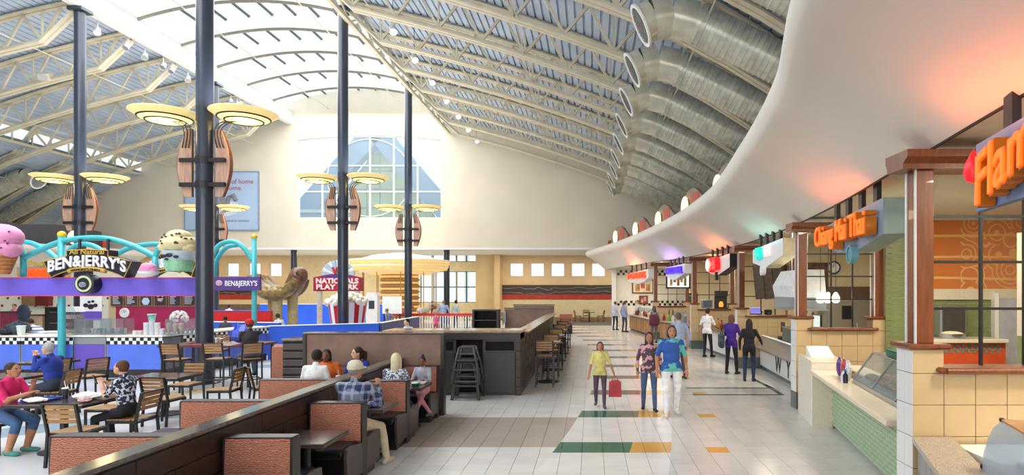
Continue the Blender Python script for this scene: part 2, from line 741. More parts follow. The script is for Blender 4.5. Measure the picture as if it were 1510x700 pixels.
for k, x in enumerate((SKX0, SKX1)):
    struct(G().box(x - .16, x + .16, -9, YEND, 13.5, 14.45).obj('trim_%d' % (2 + k), W_WHITE))
sky = sroot('ceiling_skylight')
rib = G()
xs = [SKX0 + .1 + (SKX1 - SKX0 - .2) * i / 24 for i in range(25)]
rib.strip([[(x, -.09, zv(x)) for x in xs], [(x, -.09, zv(x) + .62) for x in xs], [(x, .09, zv(x) + .62) for x in xs], [(x, .09, zv(x)) for x in xs], [(x, -.09, zv(x)) for x in xs]])
rib_me = rib.mesh('rib', W_WHITE)
edge = G().tube([(x, 0, zv(x) - .05) for x in xs], .065, 8)
edge_me = edge.mesh('rib_pipe', M('pale_grey_steel', '#857f72', .45), smooth=True)
glz = G()
TRUSS_Y = [15.5 + 2.883 * k for k in range(-5, 9)]
NP = 9
xsub = [SKX0 + .1 + (SKX1 - SKX0 - .2) * i / NP for i in range(NP + 1)]
pane_mes, bar_mes = [], []
for i in range(NP):
    g = G()
    a, c = xsub[i], xsub[i + 1]
    g.prism([(a + .03, zv(a) + .64), (c - .03, zv(c) + .64), (c - .03, zv(c) + .665), (a + .03, zv(a) + .665)], 0.06, 2.82)
    pane_mes.append(g.mesh('pane', SKYGLASS))
bar_me = G().box(-.04, .04, 0, 2.883, 0, .11).mesh('glazing_bar', M('grey_glazing_bar', '#4a4d50', .5))
for y in TRUSS_Y:
    link('rib', rib_me, sky, Matrix.Translation((0, y, 0)))
    link('rib_pipe', edge_me, sky, Matrix.Translation((0, y, 0)))
    for i in range(NP):
        link('pane', pane_mes[i], sky, Matrix.Translation((0, y, 0)))
    for i in range(1, NP):
        link('glazing_bar', bar_me, sky, Matrix.Translation((xsub[i], y, zv(xsub[i]) + .575)))
for x in (-17.6, -12.4):
    G().cyl((x, -1, 14.55), (x, YEND, 14.55), .025, n=6).obj('tie_rod', STEEL_W, sky)

# ---- end wall with the big window
WX0, WX1, WZ0 = -19.7, -10.05, 7.22


def wtop(x):
    t = (x - (WX0 + WX1) / 2) / ((WX1 - WX0) / 2)
    return 12.45 + 0.3 * (1 - t * t)


def ztop(x):
    if x < SKX0:
        s = SKX0 - x
        return zdeck(s) - (0.95 if s > 10 else 0) + .1
    if x > SKX1:
        return zdeck(x - SKX1) + .1
    return zv(x) + .66


def wall_strip(g, xa, xb, fz0, fz1, y0, y1, n=12):
    xs = [xa + (xb - xa) * i / n for i in range(n + 1)]
    rows = [[(x, y0, fz0(x)) for x in xs], [(x, y0, fz1(x)) for x in xs], [(x, y1, fz1(x)) for x in xs], [(x, y1, fz0(x)) for x in xs], [(x, y0, fz0(x)) for x in xs]]
    g.strip(rows)
    for x in (xa, xb):
        g.add([(x, y0, fz0(x)), (x, y1, fz0(x)), (x, y1, fz1(x)), (x, y0, fz1(x))], [(0, 1, 2, 3)])


SOFF = 5.22
g = G()
wall_strip(g, lx(17.3), lx(10) - .01, lambda x: SOFF, ztop, YEND, YEND + .4, 10)
wall_strip(g, lx(10), SKX0, lambda x: SOFF, ztop, YEND, YEND + .4)
wall_strip(g, SKX0, WX0, lambda x: SOFF, ztop, YEND, YEND + .4, 2)
wall_strip(g, WX0, WX1, lambda x: SOFF, lambda x: WZ0, YEND, YEND + .4)
wall_strip(g, WX0, WX1, wtop, ztop, YEND, YEND + .4, 24)
wall_strip(g, WX1, SKX1, lambda x: SOFF, ztop, YEND, YEND + .4, 2)
wall_strip(g, SKX1, rx(17.3), lambda x: SOFF, ztop, YEND, YEND + .4)
struct(g.obj('wall_end', W_CREAM))
struct(G().box(lx(17.3), rx(13), YEND, 48.2, SOFF - .12, SOFF).obj('ceiling_lower', W_WHITE))
for x in (-33, -26, -19, -12, -5, 1):
    area_light('rear_zone_fill', (x, 44.6, SOFF - .16), 2.5, 1.2, 110, (1, .88, .7))  # fill lights without fixtures, added to lift the dark rear walls

win = sroot('window_1')
FR = M('pale_window_frame', '#dfe3e2', .5)
vx = [WX0 + (WX1 - WX0) * i / 6 for i in range(7)]
hz = [WZ0, 9.0, 10.75]
for i, x in enumerate(vx):
    G().box(x - .05, x + .05, YEND + .12, YEND + .22, WZ0, wtop(x)).obj('mullion', FR, win)
for z in hz:
    G().box(WX0, WX1, YEND + .1, YEND + .2, z - .04, z + .04).obj('transom', FR, win)
g = G()
wall_strip(g, WX0, WX1, lambda x: wtop(x) - .07, wtop, YEND + .1, YEND + .22, 16)
g.obj('window_head', FR, win)
for i in range(6):
    for j in range(3):
        a, c = vx[i] + .05, vx[i + 1] - .05
        z0 = hz[j] + .04
        zt = (lambda x: hz[j + 1] - .04) if j < 2 else (lambda x: wtop(x) - .07)
        G().prism([(a, z0), (c, z0), (c, zt(c)), (a, zt(a))], YEND + .155, YEND + .17).obj('pane', GLASS, win)
cc = at(545, 262, YEND + .1)
G().tube([(cc.x + 2.85 * math.cos(t * PI / 24), YEND + .1, cc.z + 2.6 * math.sin(t * PI / 24)) for t in range(49)], .03, 6, cap=False).obj('ring_mullion', FR, win)

# ---- low zone under the end wall: rear walls, windows, murals
YB = 48.0
BK = M('buff_panel', '#e2d0a8', .7, var=.03)


def wall_with_holes(name, mat, x0, x1, z0, z1, y, t, holes):
    """wall in the xz plane at y, rectangular openings [(xa, xb, za, zb)]"""
    g = G()
    xs = sorted({x0, x1} | {h[0] for h in holes} | {h[1] for h in holes})
    zs = sorted({z0, z1} | {h[2] for h in holes} | {h[3] for h in holes})
    for i in range(len(xs) - 1):
        for j in range(len(zs) - 1):
            cx_, cz_ = (xs[i] + xs[i + 1]) / 2, (zs[j] + zs[j + 1]) / 2
            if any(h[0] < cx_ < h[1] and h[2] < cz_ < h[3] for h in holes):
                continue
            g.box(xs[i], xs[i + 1], y, y + t, zs[j], zs[j + 1])
    return struct(g.obj(name, mat))


def px_rect(xa, xb, ya, yb, d):
    a, b = at(xa, yb, d), at(xb, ya, d)
    return (a.x, b.x, a.z, b.z)


sqR = [px_rect(a, a + 19, 388, 407, YB) for a in (752.5, 783, 813, 843, 873)]
wall_with_holes('wall_rear_right', W_TAN, at(731, 0, YB).x, 12.5, 0, SOFF, YB, .3, sqR)
wn = 3
for h in sqR:
    w = sroot('window_%d' % wn, ((h[0] + h[1]) / 2, YB, h[2]))
    wn += 1
    bx_, hz_ = (h[1] - h[0]) / 2, h[3] - h[2]
    G().box(-bx_, bx_, .1, .12, 0, hz_).obj('pane', GLASS, w)
    for sx in (-1, 1):
        G().box(sx * bx_ - .03, sx * bx_ + .03, .06, .16, 0, hz_).obj('frame_side', FR, w)
    for z in (0, hz_):
        G().box(-bx_, bx_, .06, .16, z - .03, z + .03).obj('frame_rail', FR, w)
colw = [px_rect(a, b_, c_, d_, YB) for (c_, d_) in ((369.5, 385.5), (400, 446)) for a, b_ in ((571, 600), (604, 636), (638, 672), (673, 702))]
wall_with_holes('wall_rear_middle', BK, at(432, 0, YB).x, at(731, 0, YB).x, 0, SOFF, YB + .05, .3, colw)
for h in colw:
    w = sroot('window_%d' % wn, ((h[0] + h[1]) / 2, YB + .05, h[2]))
    wn += 1
    bx_, hz_ = (h[1] - h[0]) / 2, h[3] - h[2]
    for sx in ((-1, 0, 1) if h[1] - h[0] > 1.2 else (-1, 1)):
        G().box(sx * bx_ - .04, sx * bx_ + .04, .05, .15, 0, hz_).obj('mullion', DARKM, w)
    for z in ((0, hz_) if hz_ < 1 else (0, hz_ * .5, hz_)):
        G().box(-bx_, bx_, .05, .15, z - .04, z + .04).obj('transom', DARKM, w)
    for sx in (-1, 0):
        G().box(sx * bx_ + .04, (sx + 1) * bx_ - .04, .09, .11, .04, hz_ - .04).obj('pane', GLASS, w)
sqL = [px_rect(a, a + 18, 388, 407, YB) for a in (300, 334, 366, 397)]
wall_with_holes('wall_rear_left', W_TAN, -47, at(432, 0, YB).x, 0, SOFF, YB, .3, sqL)
for h in sqL:
    w = sroot('window_%d' % wn, ((h[0] + h[1]) / 2, YB, h[2]))
    wn += 1
    bx_, hz_ = (h[1] - h[0]) / 2, h[3] - h[2]
    G().box(-bx_, bx_, .1, .12, 0, hz_).obj('pane', GLASS, w)
    for z in (0, hz_):
        G().box(-bx_, bx_, .06, .16, z - .03, z + .03).obj('frame_rail', FR, w)
struct(G().box(at(702, 0, 47.4).x, at(731, 0, 47.4).x, 47.2, YB + .05, 0, SOFF).obj('wall_pier', W_SAND))
struct(G().box(at(731, 0, 47.4).x, at(739, 0, 47.4).x, 46.6, YB, 0, SOFF).obj('trim_4', W_SAND))
struct(G().box(at(740, 0, 48).x, 2.0, YB - .03, YB, 0, .25).obj('baseboard_rear', M('wood_base', '#9b7447', .5)))
struct(G().box(at(740, 0, 48).x, 2.0, YB - .05, YB - .003, .25, 1.55).obj('trim_5', M('wainscot_buff', '#d8c7a0', .6, var=.03)))


def mural_mat(name, top, low):
    m = bpy.data.materials.new(name)
    m.use_nodes = True
    nt = m.node_tree
    b = nt.nodes['Principled BSDF']
    tc = nt.nodes.new('ShaderNodeTexCoord')
    sp = nt.nodes.new('ShaderNodeSeparateXYZ')
    nt.links.new(tc.outputs['Object'], sp.inputs[0])
    wv = nt.nodes.new('ShaderNodeTexWave')
    wv.wave_type = 'RINGS'
    wv.inputs['Scale'].default_value = 0.9
    wv.inputs['Distortion'].default_value = 6
    wv.inputs['Detail'].default_value = 2
    nt.links.new(tc.outputs['Object'], wv.inputs['Vector'])
    n = nt.nodes.new('ShaderNodeTexNoise')
    n.inputs['Scale'].default_value = 3
    nt.links.new(tc.outputs['Object'], n.inputs['Vector'])
    lines = nmath(nt, 'GREATER_THAN', wv.outputs['Fac'], 0.975)
    redz = nmath(nt, 'LESS_THAN', nmath(nt, 'ADD', sp.outputs[2], nmath(nt, 'MULTIPLY', n.outputs['Fac'], 0.25)), 0.5)
    c = nmix(nt, lines, lin(top), lin('#8d8580'))
    red = nmix(nt, n.outputs['Fac'], lin('#7a1a12'), lin(low))
    c = nmix(nt, redz, c, red)
    nt.links.new(c, b.inputs['Base Color'])
    b.inputs['Roughness'].default_value = .5
    return m


MUR = mural_mat('dark_chili_mural', '#3b302d', '#c8402a')
for nm, xa, xb, lab in (('wall_mural', 740, 903, 'long dark brown and red mural below five square windows'), ('wall_mural', 318, 372, 'dark and red mural on tan wall behind purple kiosk fascia')):
    a, b_ = at(xa, 441, YB), at(xb, 420, YB)
    o = G().box(0, b_.x - a.x, -.05, 0, 0, b_.z - a.z).obj(nm, MUR)
    o.location = (a.x, YB - .005, a.z)
    tag(o, lab, 'mural')

# ---- outer walls that close the hall (left, behind the camera) and right back wall of the kitchens
struct(G().box(-47.4, -47, -9, 48.3, 0, 7).obj('wall_left', W_CREAM))
struct(G().box(lx(17.3), -47.2, -9, YEND + .4, 6.4, 6.7).obj('ceiling_left_low', W_WHITE))
wall_with_holes('wall_entrance', W_CREAM, -47, 13, 0, 14.5, -9.4, .4, [(-18, 6, 0.4, 8)])
struct(G().box(12.7, 13, -9, 48.3, 0, 7).obj('wall_right', W_CREAM))
struct(G().box(rx(17.0), 13, -9, YEND + .4, 6.3, 6.6).obj('ceiling_right_low', W_WHITE))

# ---- trusses
def make_truss(sgn, name, label, group):
    t = thing(name, label, 'truss', (0, 0, 0), 0, group)
    fx = rx if sgn > 0 else lx
    S = [1.5 + 15.0 * i / 14 for i in range(15)]
    bot = [(fx(0.15), zb(0) + .95)] + [(fx(s), zb(s)) for s in S]
    top = [(fx(0.15 + 16.5 * i / 14), zdeck(0.15 + 16.5 * i / 14) - .12 - (0.95 if sgn < 0 and 0.15 + 16.5 * i / 14 > 10 else 0)) for i in range(15)]
    def chord(nm, pts, w):
        g = G()
        for y in (-.11, .11):
            g.strip([[(x, y - w, z - .03) for x, z in pts], [(x, y + w, z - .03) for x, z in pts], [(x, y + w, z + .03) for x, z in pts], [(x, y - w, z + .03) for x, z in pts], [(x, y - w, z - .03) for x, z in pts]])
        g.strip([[(x, -.05, z + .0) for x, z in pts], [(x, .05, z + .0) for x, z in pts], [(x, .05, z + .16) for x, z in pts], [(x, -.05, z + .16) for x, z in pts], [(x, -.05, z) for x, z in pts]])
        return g.obj(nm, STEEL_W, t)
    chord('bottom_chord', bot, .075)
    chord('top_chord', top, .075)
    n = 10
    for i in range(n + 1):
        s = 1.5 + 15.0 * i / n
        b0 = (fx(s), 0, zb(s) + .1)
        zt = lambda q: zdeck(q) - .2 - (0.95 if sgn < 0 and q > 10 else 0)
        for q in ((s - .75, s + .75) if i < n else (s - .75,)):
            G().bar(b0, (fx(q), 0, zt(q)), .085, .085, (0, 1, 0)).obj('web_member', STEEL_W, t)
        if i % 2 == 0:
            G().bar(b0, (fx(s), 0, zt(s)), .06, .06, (0, 1, 0)).obj('web_member', STEEL_W, t)
    return t


tr = make_truss(1, 'roof_truss', 'cream steel bowed roof truss falling from the skylight towards the ducts above the white soffit', 'trusses over the food counters')
ys = TRUSS_Y[2:]
tr.location = (0, ys[0], 0)
for y in ys[1:]:
    dup(tr, (0, y, 0))
tl = make_truss(-1, 'roof_truss', 'cream steel bowed roof truss below the clerestory strip of the roof', 'trusses over the ice cream kiosk')
tl.location = (0, TRUSS_Y[6], 0)
for y in TRUSS_Y[7:]:
    dup(tl, (0, y, 0))
# longitudinal bracing along the roofs
br = sroot('trim_6')
for fx in (rx, lx):
    for s in (2.2, 7.5, 12.5):
        G().cyl((fx(s), 4, zb(s) + .12), (fx(s), YEND, zb(s) + .12), .022, n=6).obj('brace_rod', STEEL_W, br)
    if fx is lx:
        continue
    for y0, y1 in zip(TRUSS_Y[3:-1], TRUSS_Y[4:]):
        G().bar((fx(0.25), y0, 13.0), (fx(.25), (y0 + y1) / 2, 13.7), .06, .06).obj('brace', STEEL_W, br)
        G().bar((fx(0.25), y1, 13.0), (fx(.25), (y0 + y1) / 2, 13.7), .06, .06).obj('brace', STEEL_W, br)
    G().box(fx(.25) - .08, fx(.25) + .08, 4, YEND, 12.9, 13.05).obj('edge_girder', STEEL_W, br)

# ---- ducts
GALV2 = M('galvanised_smooth', '#d6d4c2', .3, metal=.4, var=.08, scale=3)
GRILLE = M('dark_grille', '#5c5c58', .5)


def make_duct(sgn, name, label, group):
    t = thing(name, label, 'air duct', (0, 0, 0), 0, group)
    X = lambda x: x if sgn > 0 else -30 - x
    R = .46
    pth = [(1.18, 8.55), (1.60, 8.76), (2.05, 8.79), (2.45, 8.62)]
    P = [Vector((X(x), 0, z)) for x, z in pth]
    end = Vector((X(7.6), 0, 8.62 - .49 * 5.15))
    mouth_ax = (P[0] - P[1]).normalized()
    g = G()
    g.lathe([(R + .02, 0), (R + .045, .0), (R + .045, .05), (R - .035, .05), (R - .035, 0.0), (R + .02, 0)], 28, P[0] - mouth_ax * .02, mouth_ax)
    g.obj('mouth_ring', WHITE, t, smooth=35)
    g = G()
    u = mouth_ax.orthogonal().normalized()
    v = mouth_ax.cross(u)
    for k in range(-6, 7):
        w = math.sqrt(max(0, R * R - (k * .07) ** 2)) * .97
        for a, b_ in ((u, v), (v, u)):
            c0 = P[0] + a * (k * .07)
            g.bar(c0 - b_ * w, c0 + b_ * w, .008, .008, mouth_ax)
    g.obj('grille', GRILLE, t)
    G().tube([P[0], P[0] * .35 + P[1] * .65], [R, R], 28, cap=False).obj('duct_end', GALV2, t, smooth=35)
    G().tube([P[0] * .35 + P[1] * .65, P[1] * .4 + P[2] * .6], [R + .012] * 2, 28, cap=False).obj('duct_elbow', GALV2, t, smooth=35)
    G().tube([P[1] * .4 + P[2] * .6, P[3]], [R + .004] * 2, 28, cap=False).obj('duct_elbow', GALV2, t, smooth=35)
    pts, rr = [], []
    n = 42
    for i in range(n):
        for f, q in ((0.0, 0), (.78, 0), (.82, .02), (.96, .02)):
            pts.append(P[3].lerp(end, (i + f) / n))
            rr.append(R + q)
    G().tube(pts, rr, 28, cap=False).obj('spiral_duct', GALV, t, smooth=60)
    for f in (.02, .5, .9):
        c = P[3].lerp(end, f)
        G().tube([c - (end - P[3]).normalized() * .03, c + (end - P[3]).normalized() * .03], [R + .035] * 2, 28).obj('clamp_band', GALV2, t, smooth=35)
    c = P[3].lerp(end, .25)
    G().cyl(c, (c.x, 0, zdeck(abs(c.x - (SKX1 if sgn > 0 else SKX0))) - (.0 if sgn > 0 else .95)), .012, n=6).obj('hanger_rod', STEEL_W, t)
    return t


D_Y = [14.3 + 2.883 * k for k in range(0, 10)]
du = make_duct(1, 'air_duct', 'galvanised spiral air duct with hooked round mouth above the white soffit', 'ducts above the food counters')
du.location = (0, D_Y[0] - 2.883, 0)
for y in D_Y[:-1]:
    dup(du, (0, y, 0))
dl = make_duct(-1, 'air_duct', 'galvanised spiral air duct with round mouth above the dark band behind the kiosk', 'ducts beyond the ice cream kiosk')
dl.location = (0, D_Y[6], 0)
for y in (D_Y[4], D_Y[5], D_Y[7], D_Y[8]):
    dup(dl, (0, y, 0))

# ---- columns
def make_column(label, group):
    t = thing('steel_column', label, 'column', (0, 0, 0), 0, group)
    G().cyl((0, 0, 0.03), (0, 0, 13.5), .2, n=28).obj('shaft', COLM, t, smooth=35)
    G().lathe([(.36, 0), (.36, .03), (.22, .05), (.22, .3), (.203, .31)], 28).obj('base_collar', COLM, t, smooth=30)
    G().cbox((0, 0, 13.42), (.6, .6, .16), None, .02).obj('cap_plate', COLM, t)
    return t


COLS = [(SKX1, 15.5), (SKX1, 24.15), (SKX1, 32.8), (SKX0, 24.15), (SKX0, 32.8)]
CLAB = ['rising through the tall brown table', 'standing before the popcorn tub', 'standing before the carousel', 'rising behind the arched navy kiosk sign', 'standing in line with the wall poster behind the kiosk']
c0 = make_column('tall round slate blue steel column ' + CLAB[0], 'skylight columns')
c0.location = (*COLS[0], 0)
for c, l in zip(COLS[1:], CLAB[1:]):
    dup(c0, (*c, 0), 0, 'tall round slate blue steel column ' + l)
cs = thing('steel_column', 'short slate blue steel column under the end wall beside the tall windows', 'column', (SKX1, 41.55, 0))
G().cyl((0, 0, 0.03), (0, 0, SOFF - .13), .2, n=24).obj('shaft', COLM, cs, smooth=35)
G().lathe([(.3, 0), (.3, .03), (.21, .05)], 24).obj('base_collar', COLM, cs)
dup(cs, (SKX0, 41.55, 0), 0, 'short slate blue steel column under the end wall behind the giant glove')

# ---- lamps on the columns
LGLASS = M('glowing_amber_glass', '#f0dca0', .4, var=.05, scale=3, emit='#ffdc80', estr=0.3)
LGLASS2 = M('glowing_yellow_glass', '#ffe28a', .4, var=.03, emit='#ffdc7a', estr=1.6)


def make_lamp(label, group):
    t = thing('column_lamp', label, 'lamp', (0, 0, 0), 0, group)
    for s in (-1, 1):
        cx_ = s * 1.0
        sh = G().lathe([(.80, .13), (.79, .145), (.74, .12), (.60, .02), (.585, .0), (.6, -.005), (.8, .13)], 36, (cx_, 0, 6.72)).obj('lamp_shade', LGLASS, t, smooth=30)
        G().lathe([(.60, .02), (.57, -.005), (.46, -.045), (.44, -.05), (.4, -.055), (0.0, -.075), (0, -.06), (.57, .03), (.6, .02)], 36, (cx_, 0, 6.70)).obj('lens', LGLASS2, sh, smooth=30)
        for r, z in ((.6, 6.72), (.44, 6.652)):
            G().tube([(cx_ + r * math.cos(a * PI / 18), r * math.sin(a * PI / 18), z) for a in range(37)], .026, 6, cap=False).obj('shade_ring', BLACK, sh, smooth='all')
        # boat shaped timber fin
        inner, outer = .30, .66
        zz = [4.72 + 1.72 * i / 14 for i in range(15)]
        w = [math.sin(PI * (0.16 + 0.72 * i / 14)) for i in range(15)]
        for nm, y0, y1, k, mm in (('timber_fin', -.055, -.015, 1.0, WOOD_PANEL), ('fin_backing', -.012, .03, 1.12, WOOD_R)):
            poly = [(s * inner, zz[0]), (s * inner, zz[-1])] + [(s * (inner + (outer - inner) * w[i] * k), zz[i]) for i in range(14, -1, -1)]
            G().prism(poly, y0, y1).obj(nm, mm, t)
        for dx in (-.06, .02, .1):
            b0 = Vector((s * (.42 + dx), -.08, 5.95))
            b1 = Vector((s * (.36 + dx), -.1, 6.35))
            b2 = Vector((s * (.5 + dx * 1.5), -.06, 6.58))
            b3 = Vector((s * (.82 + dx * 2), 0, 6.66))
            pts = [crom([tuple(b0), tuple(b1), tuple(b2), tuple(b3)], i / 12) for i in range(13)]
            G().tube(pts, .013, 6).obj('curved_arm', BLACK, t, smooth='all')
    for z in (5.02, 5.64):
        G().cbox((0, -.1, z), (1.16, .07, .11), None, .008).obj('cross_bar', DARKM, t)
        G().lathe([(.2, -.09), (.215, -.09), (.215, .09), (.2, .09)], 24, (0, 0, z)).obj('clamp', DARKM, t)
    return t


LL = ['rising from the tall brown table', 'before the popcorn tub', 'before the carousel', 'behind the arched kiosk sign', 'in front of the wall poster']
lamp0 = make_lamp('amber dish lamps with timber fins on the column ' + LL[0], 'column lamps')
lamp0.location = (*COLS[0], 0)
for c, l in zip(COLS[1:], LL[1:]):
    dup(lamp0, (*c, 0), 0, 'amber dish lamps with timber fins on the column ' + l)
for c in COLS:
    for s in (-1, 1):
        pl = bpy.data.lights.new('dish_lamp_glow', 'POINT')
        pl.energy = 30
        pl.color = (1, .8, .45)
        pl.shadow_soft_size = .3
        o = bpy.data.objects.new('dish_lamp_glow', pl)
        o.location = (c[0] + s * 1.0, c[1], 6.45)
        COL.objects.link(o)

        area_light('dish_uplight', (c[0] + s * 1.0, c[1], 6.95), 1.3, 1.3, 95 if c[0] > -15 else 55, (1, .96, .9), (PI, 0, 0))

# ---- soffit over the counters: swept cove, upper scalloped panels
LIP = [(1.2, 1.0), (1.6, 4.7), (2.18, 7.3), (2.6, 10.8), (2.97, 15.8), (2.76, 21.8), (1.67, 30.7), (.2, 38.2), (-.35, 40.9)]
INN = [(2.5, 1.0), (3.02, 4.3), (3.4, 6.6), (3.95, 10.0), (4.36, 14.0), (4.48, 18.5), (4.02, 24.6), (2.98, 29.6), (1.72, 36.0), (1.0, 40.9)]
LIPT = [(p[1], p[0]) for p in LIP]


def smooth_tab(tab, y):
    ys = [p[1] for p in tab]
    xs = [p[0] for p in tab]
    i = max(0, min(len(ys) - 2, int(np.searchsorted(ys, y)) - 1))
    t = (y - ys[i]) / (ys[i + 1] - ys[i])
    def sl(k):
        k0, k1 = max(k - 1, 0), min(k + 1, len(ys) - 1)
        return (xs[k1] - xs[k0]) / (ys[k1] - ys[k0])
    h = ys[i + 1] - ys[i]
    return (2 * t ** 3 - 3 * t * t + 1) * xs[i] + (t ** 3 - 2 * t * t + t) * h * sl(i) + (-2 * t ** 3 + 3 * t * t) * xs[i + 1] + (t ** 3 - t * t) * h * sl(i + 1)


lipx = lambda y: smooth_tab(LIP, y)
innx = lambda y: smooth_tab(INN, y)
ZI, ZL = 3.72, 4.62
SOFW = M('soffit_white_plaster', '#e6e0d6', .8, var=.015, scale=.6)


def make_soffit(nm, mir, mat):
    X = (lambda x: -30 - x) if mir else (lambda x: x)
    rows = []
    for k in range(81):
        y = 1.0 + 39.9 * k / 80
        a, b_ = lipx(y), innx(y)
        prof = [(a + .9, 5.02), (a + .3, 5.02), (a + .12, 4.99), (a + .03, 4.9), (a, 4.79), (a + .02, 4.69), (a + .1, 4.6)]
        for f in (.15, .3, .45, .6, .75, .88, .96, 1.0):
            z = 4.6 - (4.6 - ZI) * (f ** 1.25)
            prof.append((a + .1 + (b_ - a - .1) * f, z))
        prof += [(b_ + .02, ZI + .12), (b_ + .3, ZI + .12)]
        rows.append([(X(x), y, z) for x, z in prof])
    return struct(G().strip(rows).obj(nm, mat, smooth=50))


make_soffit('ceiling_soffit_right', False, SOFW)
make_soffit('ceiling_soffit_left', True, SOFW)
# dark shadow-gap trim and kitchen ceiling
GAP = M('shadow_gap_bronze', '#2a211b', .6)
struct(G().tube([(innx(1 + .6 * k) + .01, 1 + .6 * k, ZI - .005) for k in range(67)], .016, 6).obj('trim_7', GAP))
CEILT = M('kitchen_ceiling', '#e9dfc9', .8, var=.02)
rows = [[(innx(y) + .02, y, ZI + .08), (13, y, ZI + .08)] for y in [1 + 1.33 * k for k in range(31)]]
g = G().strip(rows)
g.strip([[(p[0], p[1], p[2] + .1) for p in r] for r in rows])
struct(g.obj('ceiling_kitchens', CEILT))
rows = [[(-30 - innx(y) - .02, y, ZI + .08), (-47, y, ZI + .08)] for y in [1 + 1.33 * k for k in range(31)]]
struct(G().strip(rows).obj('ceiling_kitchens_left', CEILT))
# ================================================================== FOOD COUNTERS
PIER = [(3.1, 5.88), (4.07, 12.1), (4.42, 18.4), (4.05, 24.6), (3.0, 29.5)]
TW = 0.305
T_CREAM = M('cream_wall_tile', '#ccb288', .3, var=.03, scale=3)
T_WHITE = M('white_wall_tile', '#dcdcda', .25, var=.02, scale=3)
GR_L = M('brown_grout', '#8f7a5c', .9)
BASE_G = M('grey_green_base_tile', '#5e6a66', .4, var=.06)
T_GREEN = M('sage_green_tile', '#9db594', .35, var=.10, scale=25)
T_OLIVE = M('olive_glazed_tile', '#7f8a5a', .3, var=.06, scale=8)
GROUT_W = M('white_grout', '#dfe2d8', .9)
STEEL = M('brushed_steel', '#b8babb', .3, metal=.9, var=.05, scale=20, stretch=(1, 1, 30))
QUARTZ = M('cream_quartz', '#ddd2bb', .25, var=.03, scale=30)
GRAN = M('speckled_granite', '#b3a695', .3, var=.32, scale=110)
KW = M('kitchen_cream_paint', '#e6d6b0', .7, var=.02)

tile_f = G().cbox((TW / 2, .008, TW / 2), (TW - .006, .016, TW - .006), None, .003).mesh('tile', T_CREAM)
tile_fs = G().cbox((TW / 2, .008, .115), (TW - .006, .016, .224), None, .003).mesh('tile', T_CREAM)
tile_s = G().cbox((.008, TW / 4, TW / 2), (.016, TW / 2 - .004, TW - .006), None, .003).mesh('tile', T_WHITE)
tile_ss = G().cbox((.008, TW / 4, .115), (.016, TW / 2 - .004, .224), None, .003).mesh('tile', T_WHITE)


def post(par, x, y, z0, z1, sided=True):
    """timber post with pale fillets on its corridor side"""
    g = G().cbox((x, y, (z0 + z1) / 2), (.17, .2, z1 - z0), None, .006)
    p = g.obj('post', WOOD_R, par, world=True)
    g = G()
    for k in (-.085, .085):
        g = G().box(x - .095, x - .084, y + k - .016, y + k + .016, z0, z1)
        g.obj('fillet', T_WHITE, p, world=True)
    return p


def partition(X, Y, grid=True, first=False):
    w = sroot('wall_partition', (X, Y, 0))
    G().box(.016, 6 * TW - .012, .016, TW - .016, 0, 1.555).obj('core', GR_L, w)
    for px_ in (0, 5):
        G().box(px_ * TW + .016, px_ * TW + TW - .016, .016, TW - .016, 1.55, 1.785).obj('pier_core', GR_L, w)
        G().cbox((px_ * TW + TW / 2, TW / 2, 1.81), (TW + .1, TW + .1, .05), None, .015).obj('pier_cap', WOOD_R, w)
    for i in range(6):
        for j in range(4):
            link('tile', tile_f, w, Matrix.Translation((i * TW, 0, .33 + j * TW)))
    for i in (0, 5):
        link('tile', tile_fs, w, Matrix.Translation((i * TW, 0, .33 + 4 * TW)))
    for i in range(2):
        for j in range(4):
            link('tile', tile_s, w, Matrix.Translation((0, i * TW / 2, .33 + j * TW)))
        link('tile', tile_ss, w, Matrix.Translation((0, i * TW / 2, .33 + 4 * TW)))
    G().box(-.004, 6 * TW, -.004, TW + .004, 0, .325).obj('base_course', BASE_G, w)
    g = G()
    g.cbox((3 * TW, .08, 1.585), (4 * TW + .16, .36, .055), None, .02)
    g.cyl((.9 * TW, -.1, 1.585), (5.1 * TW, -.1, 1.585), .03, n=12)
    g.obj('ledge', WOOD_R, w, smooth=40)
    for px_ in (0, 5):
        post(w, X + px_ * TW + TW / 2, Y + TW / 2, 1.835, 3.52)
    g = G()
    g.prism([(-.02, 3.52), (-.02, 3.57), (-.1, 3.62), (-.1, 3.69), (.33, 3.69), (.33, 3.62), (.3, 3.57), (.3, 3.52)], -.1, 6 * TW + .1, 'yz')
    g.obj('crown_beam', WOOD_R, w)
    if grid:
        for k in (1, 2):
            x = TW + .04 + k * .43 - .02
            G().box(x - .014, x + .014, TW / 2 - .014, TW / 2 + .014, 1.6, 3.52).obj('grid_bar', BLACK, w)
        for z in (2.17, 2.63, 3.08):
            G().box(TW - .06, 5 * TW + .06, TW / 2 - .012, TW / 2 + .012, z - .013, z + .013).obj('grid_bar', BLACK, w)
    return w


for k, (X, Y) in enumerate(PIER):
    partition(X, Y)

# ---- walls between the kitchens and behind them
struct(G().box(PIER[1][0] + 6 * TW - .02, 12.7, 12.2, 12.35, 0, ZI + .08).obj('wall_kitchen_near', KW))
for k in (2, 3, 4):
    X, Y = PIER[k]
    struct(G().box(X + 6 * TW + .02 + (.3 if k == 2 else 0), 12.7, Y + .35, Y + .5, 0, ZI + .08).obj('wall_kitchen_side', KW))
struct(G().box(PIER[0][0] + 6 * TW + .05, 12.7, 3.2, 3.35, 0, ZI + .08).obj('wall_kitchen_front', KW))
W_TILE = M('pale_tile_wall', '#e9e4d6', .4, var=.02)
struct(G().box(1.5, 12.7, 40.2, 40.4, 0, ZI + .2).obj('wall_kitchen_far', W_TILE))
struct(G().box(1.42, 1.66, 39.9, 41.2, 0, 4.6).obj('wall_kitchen_return', W_WHITE))
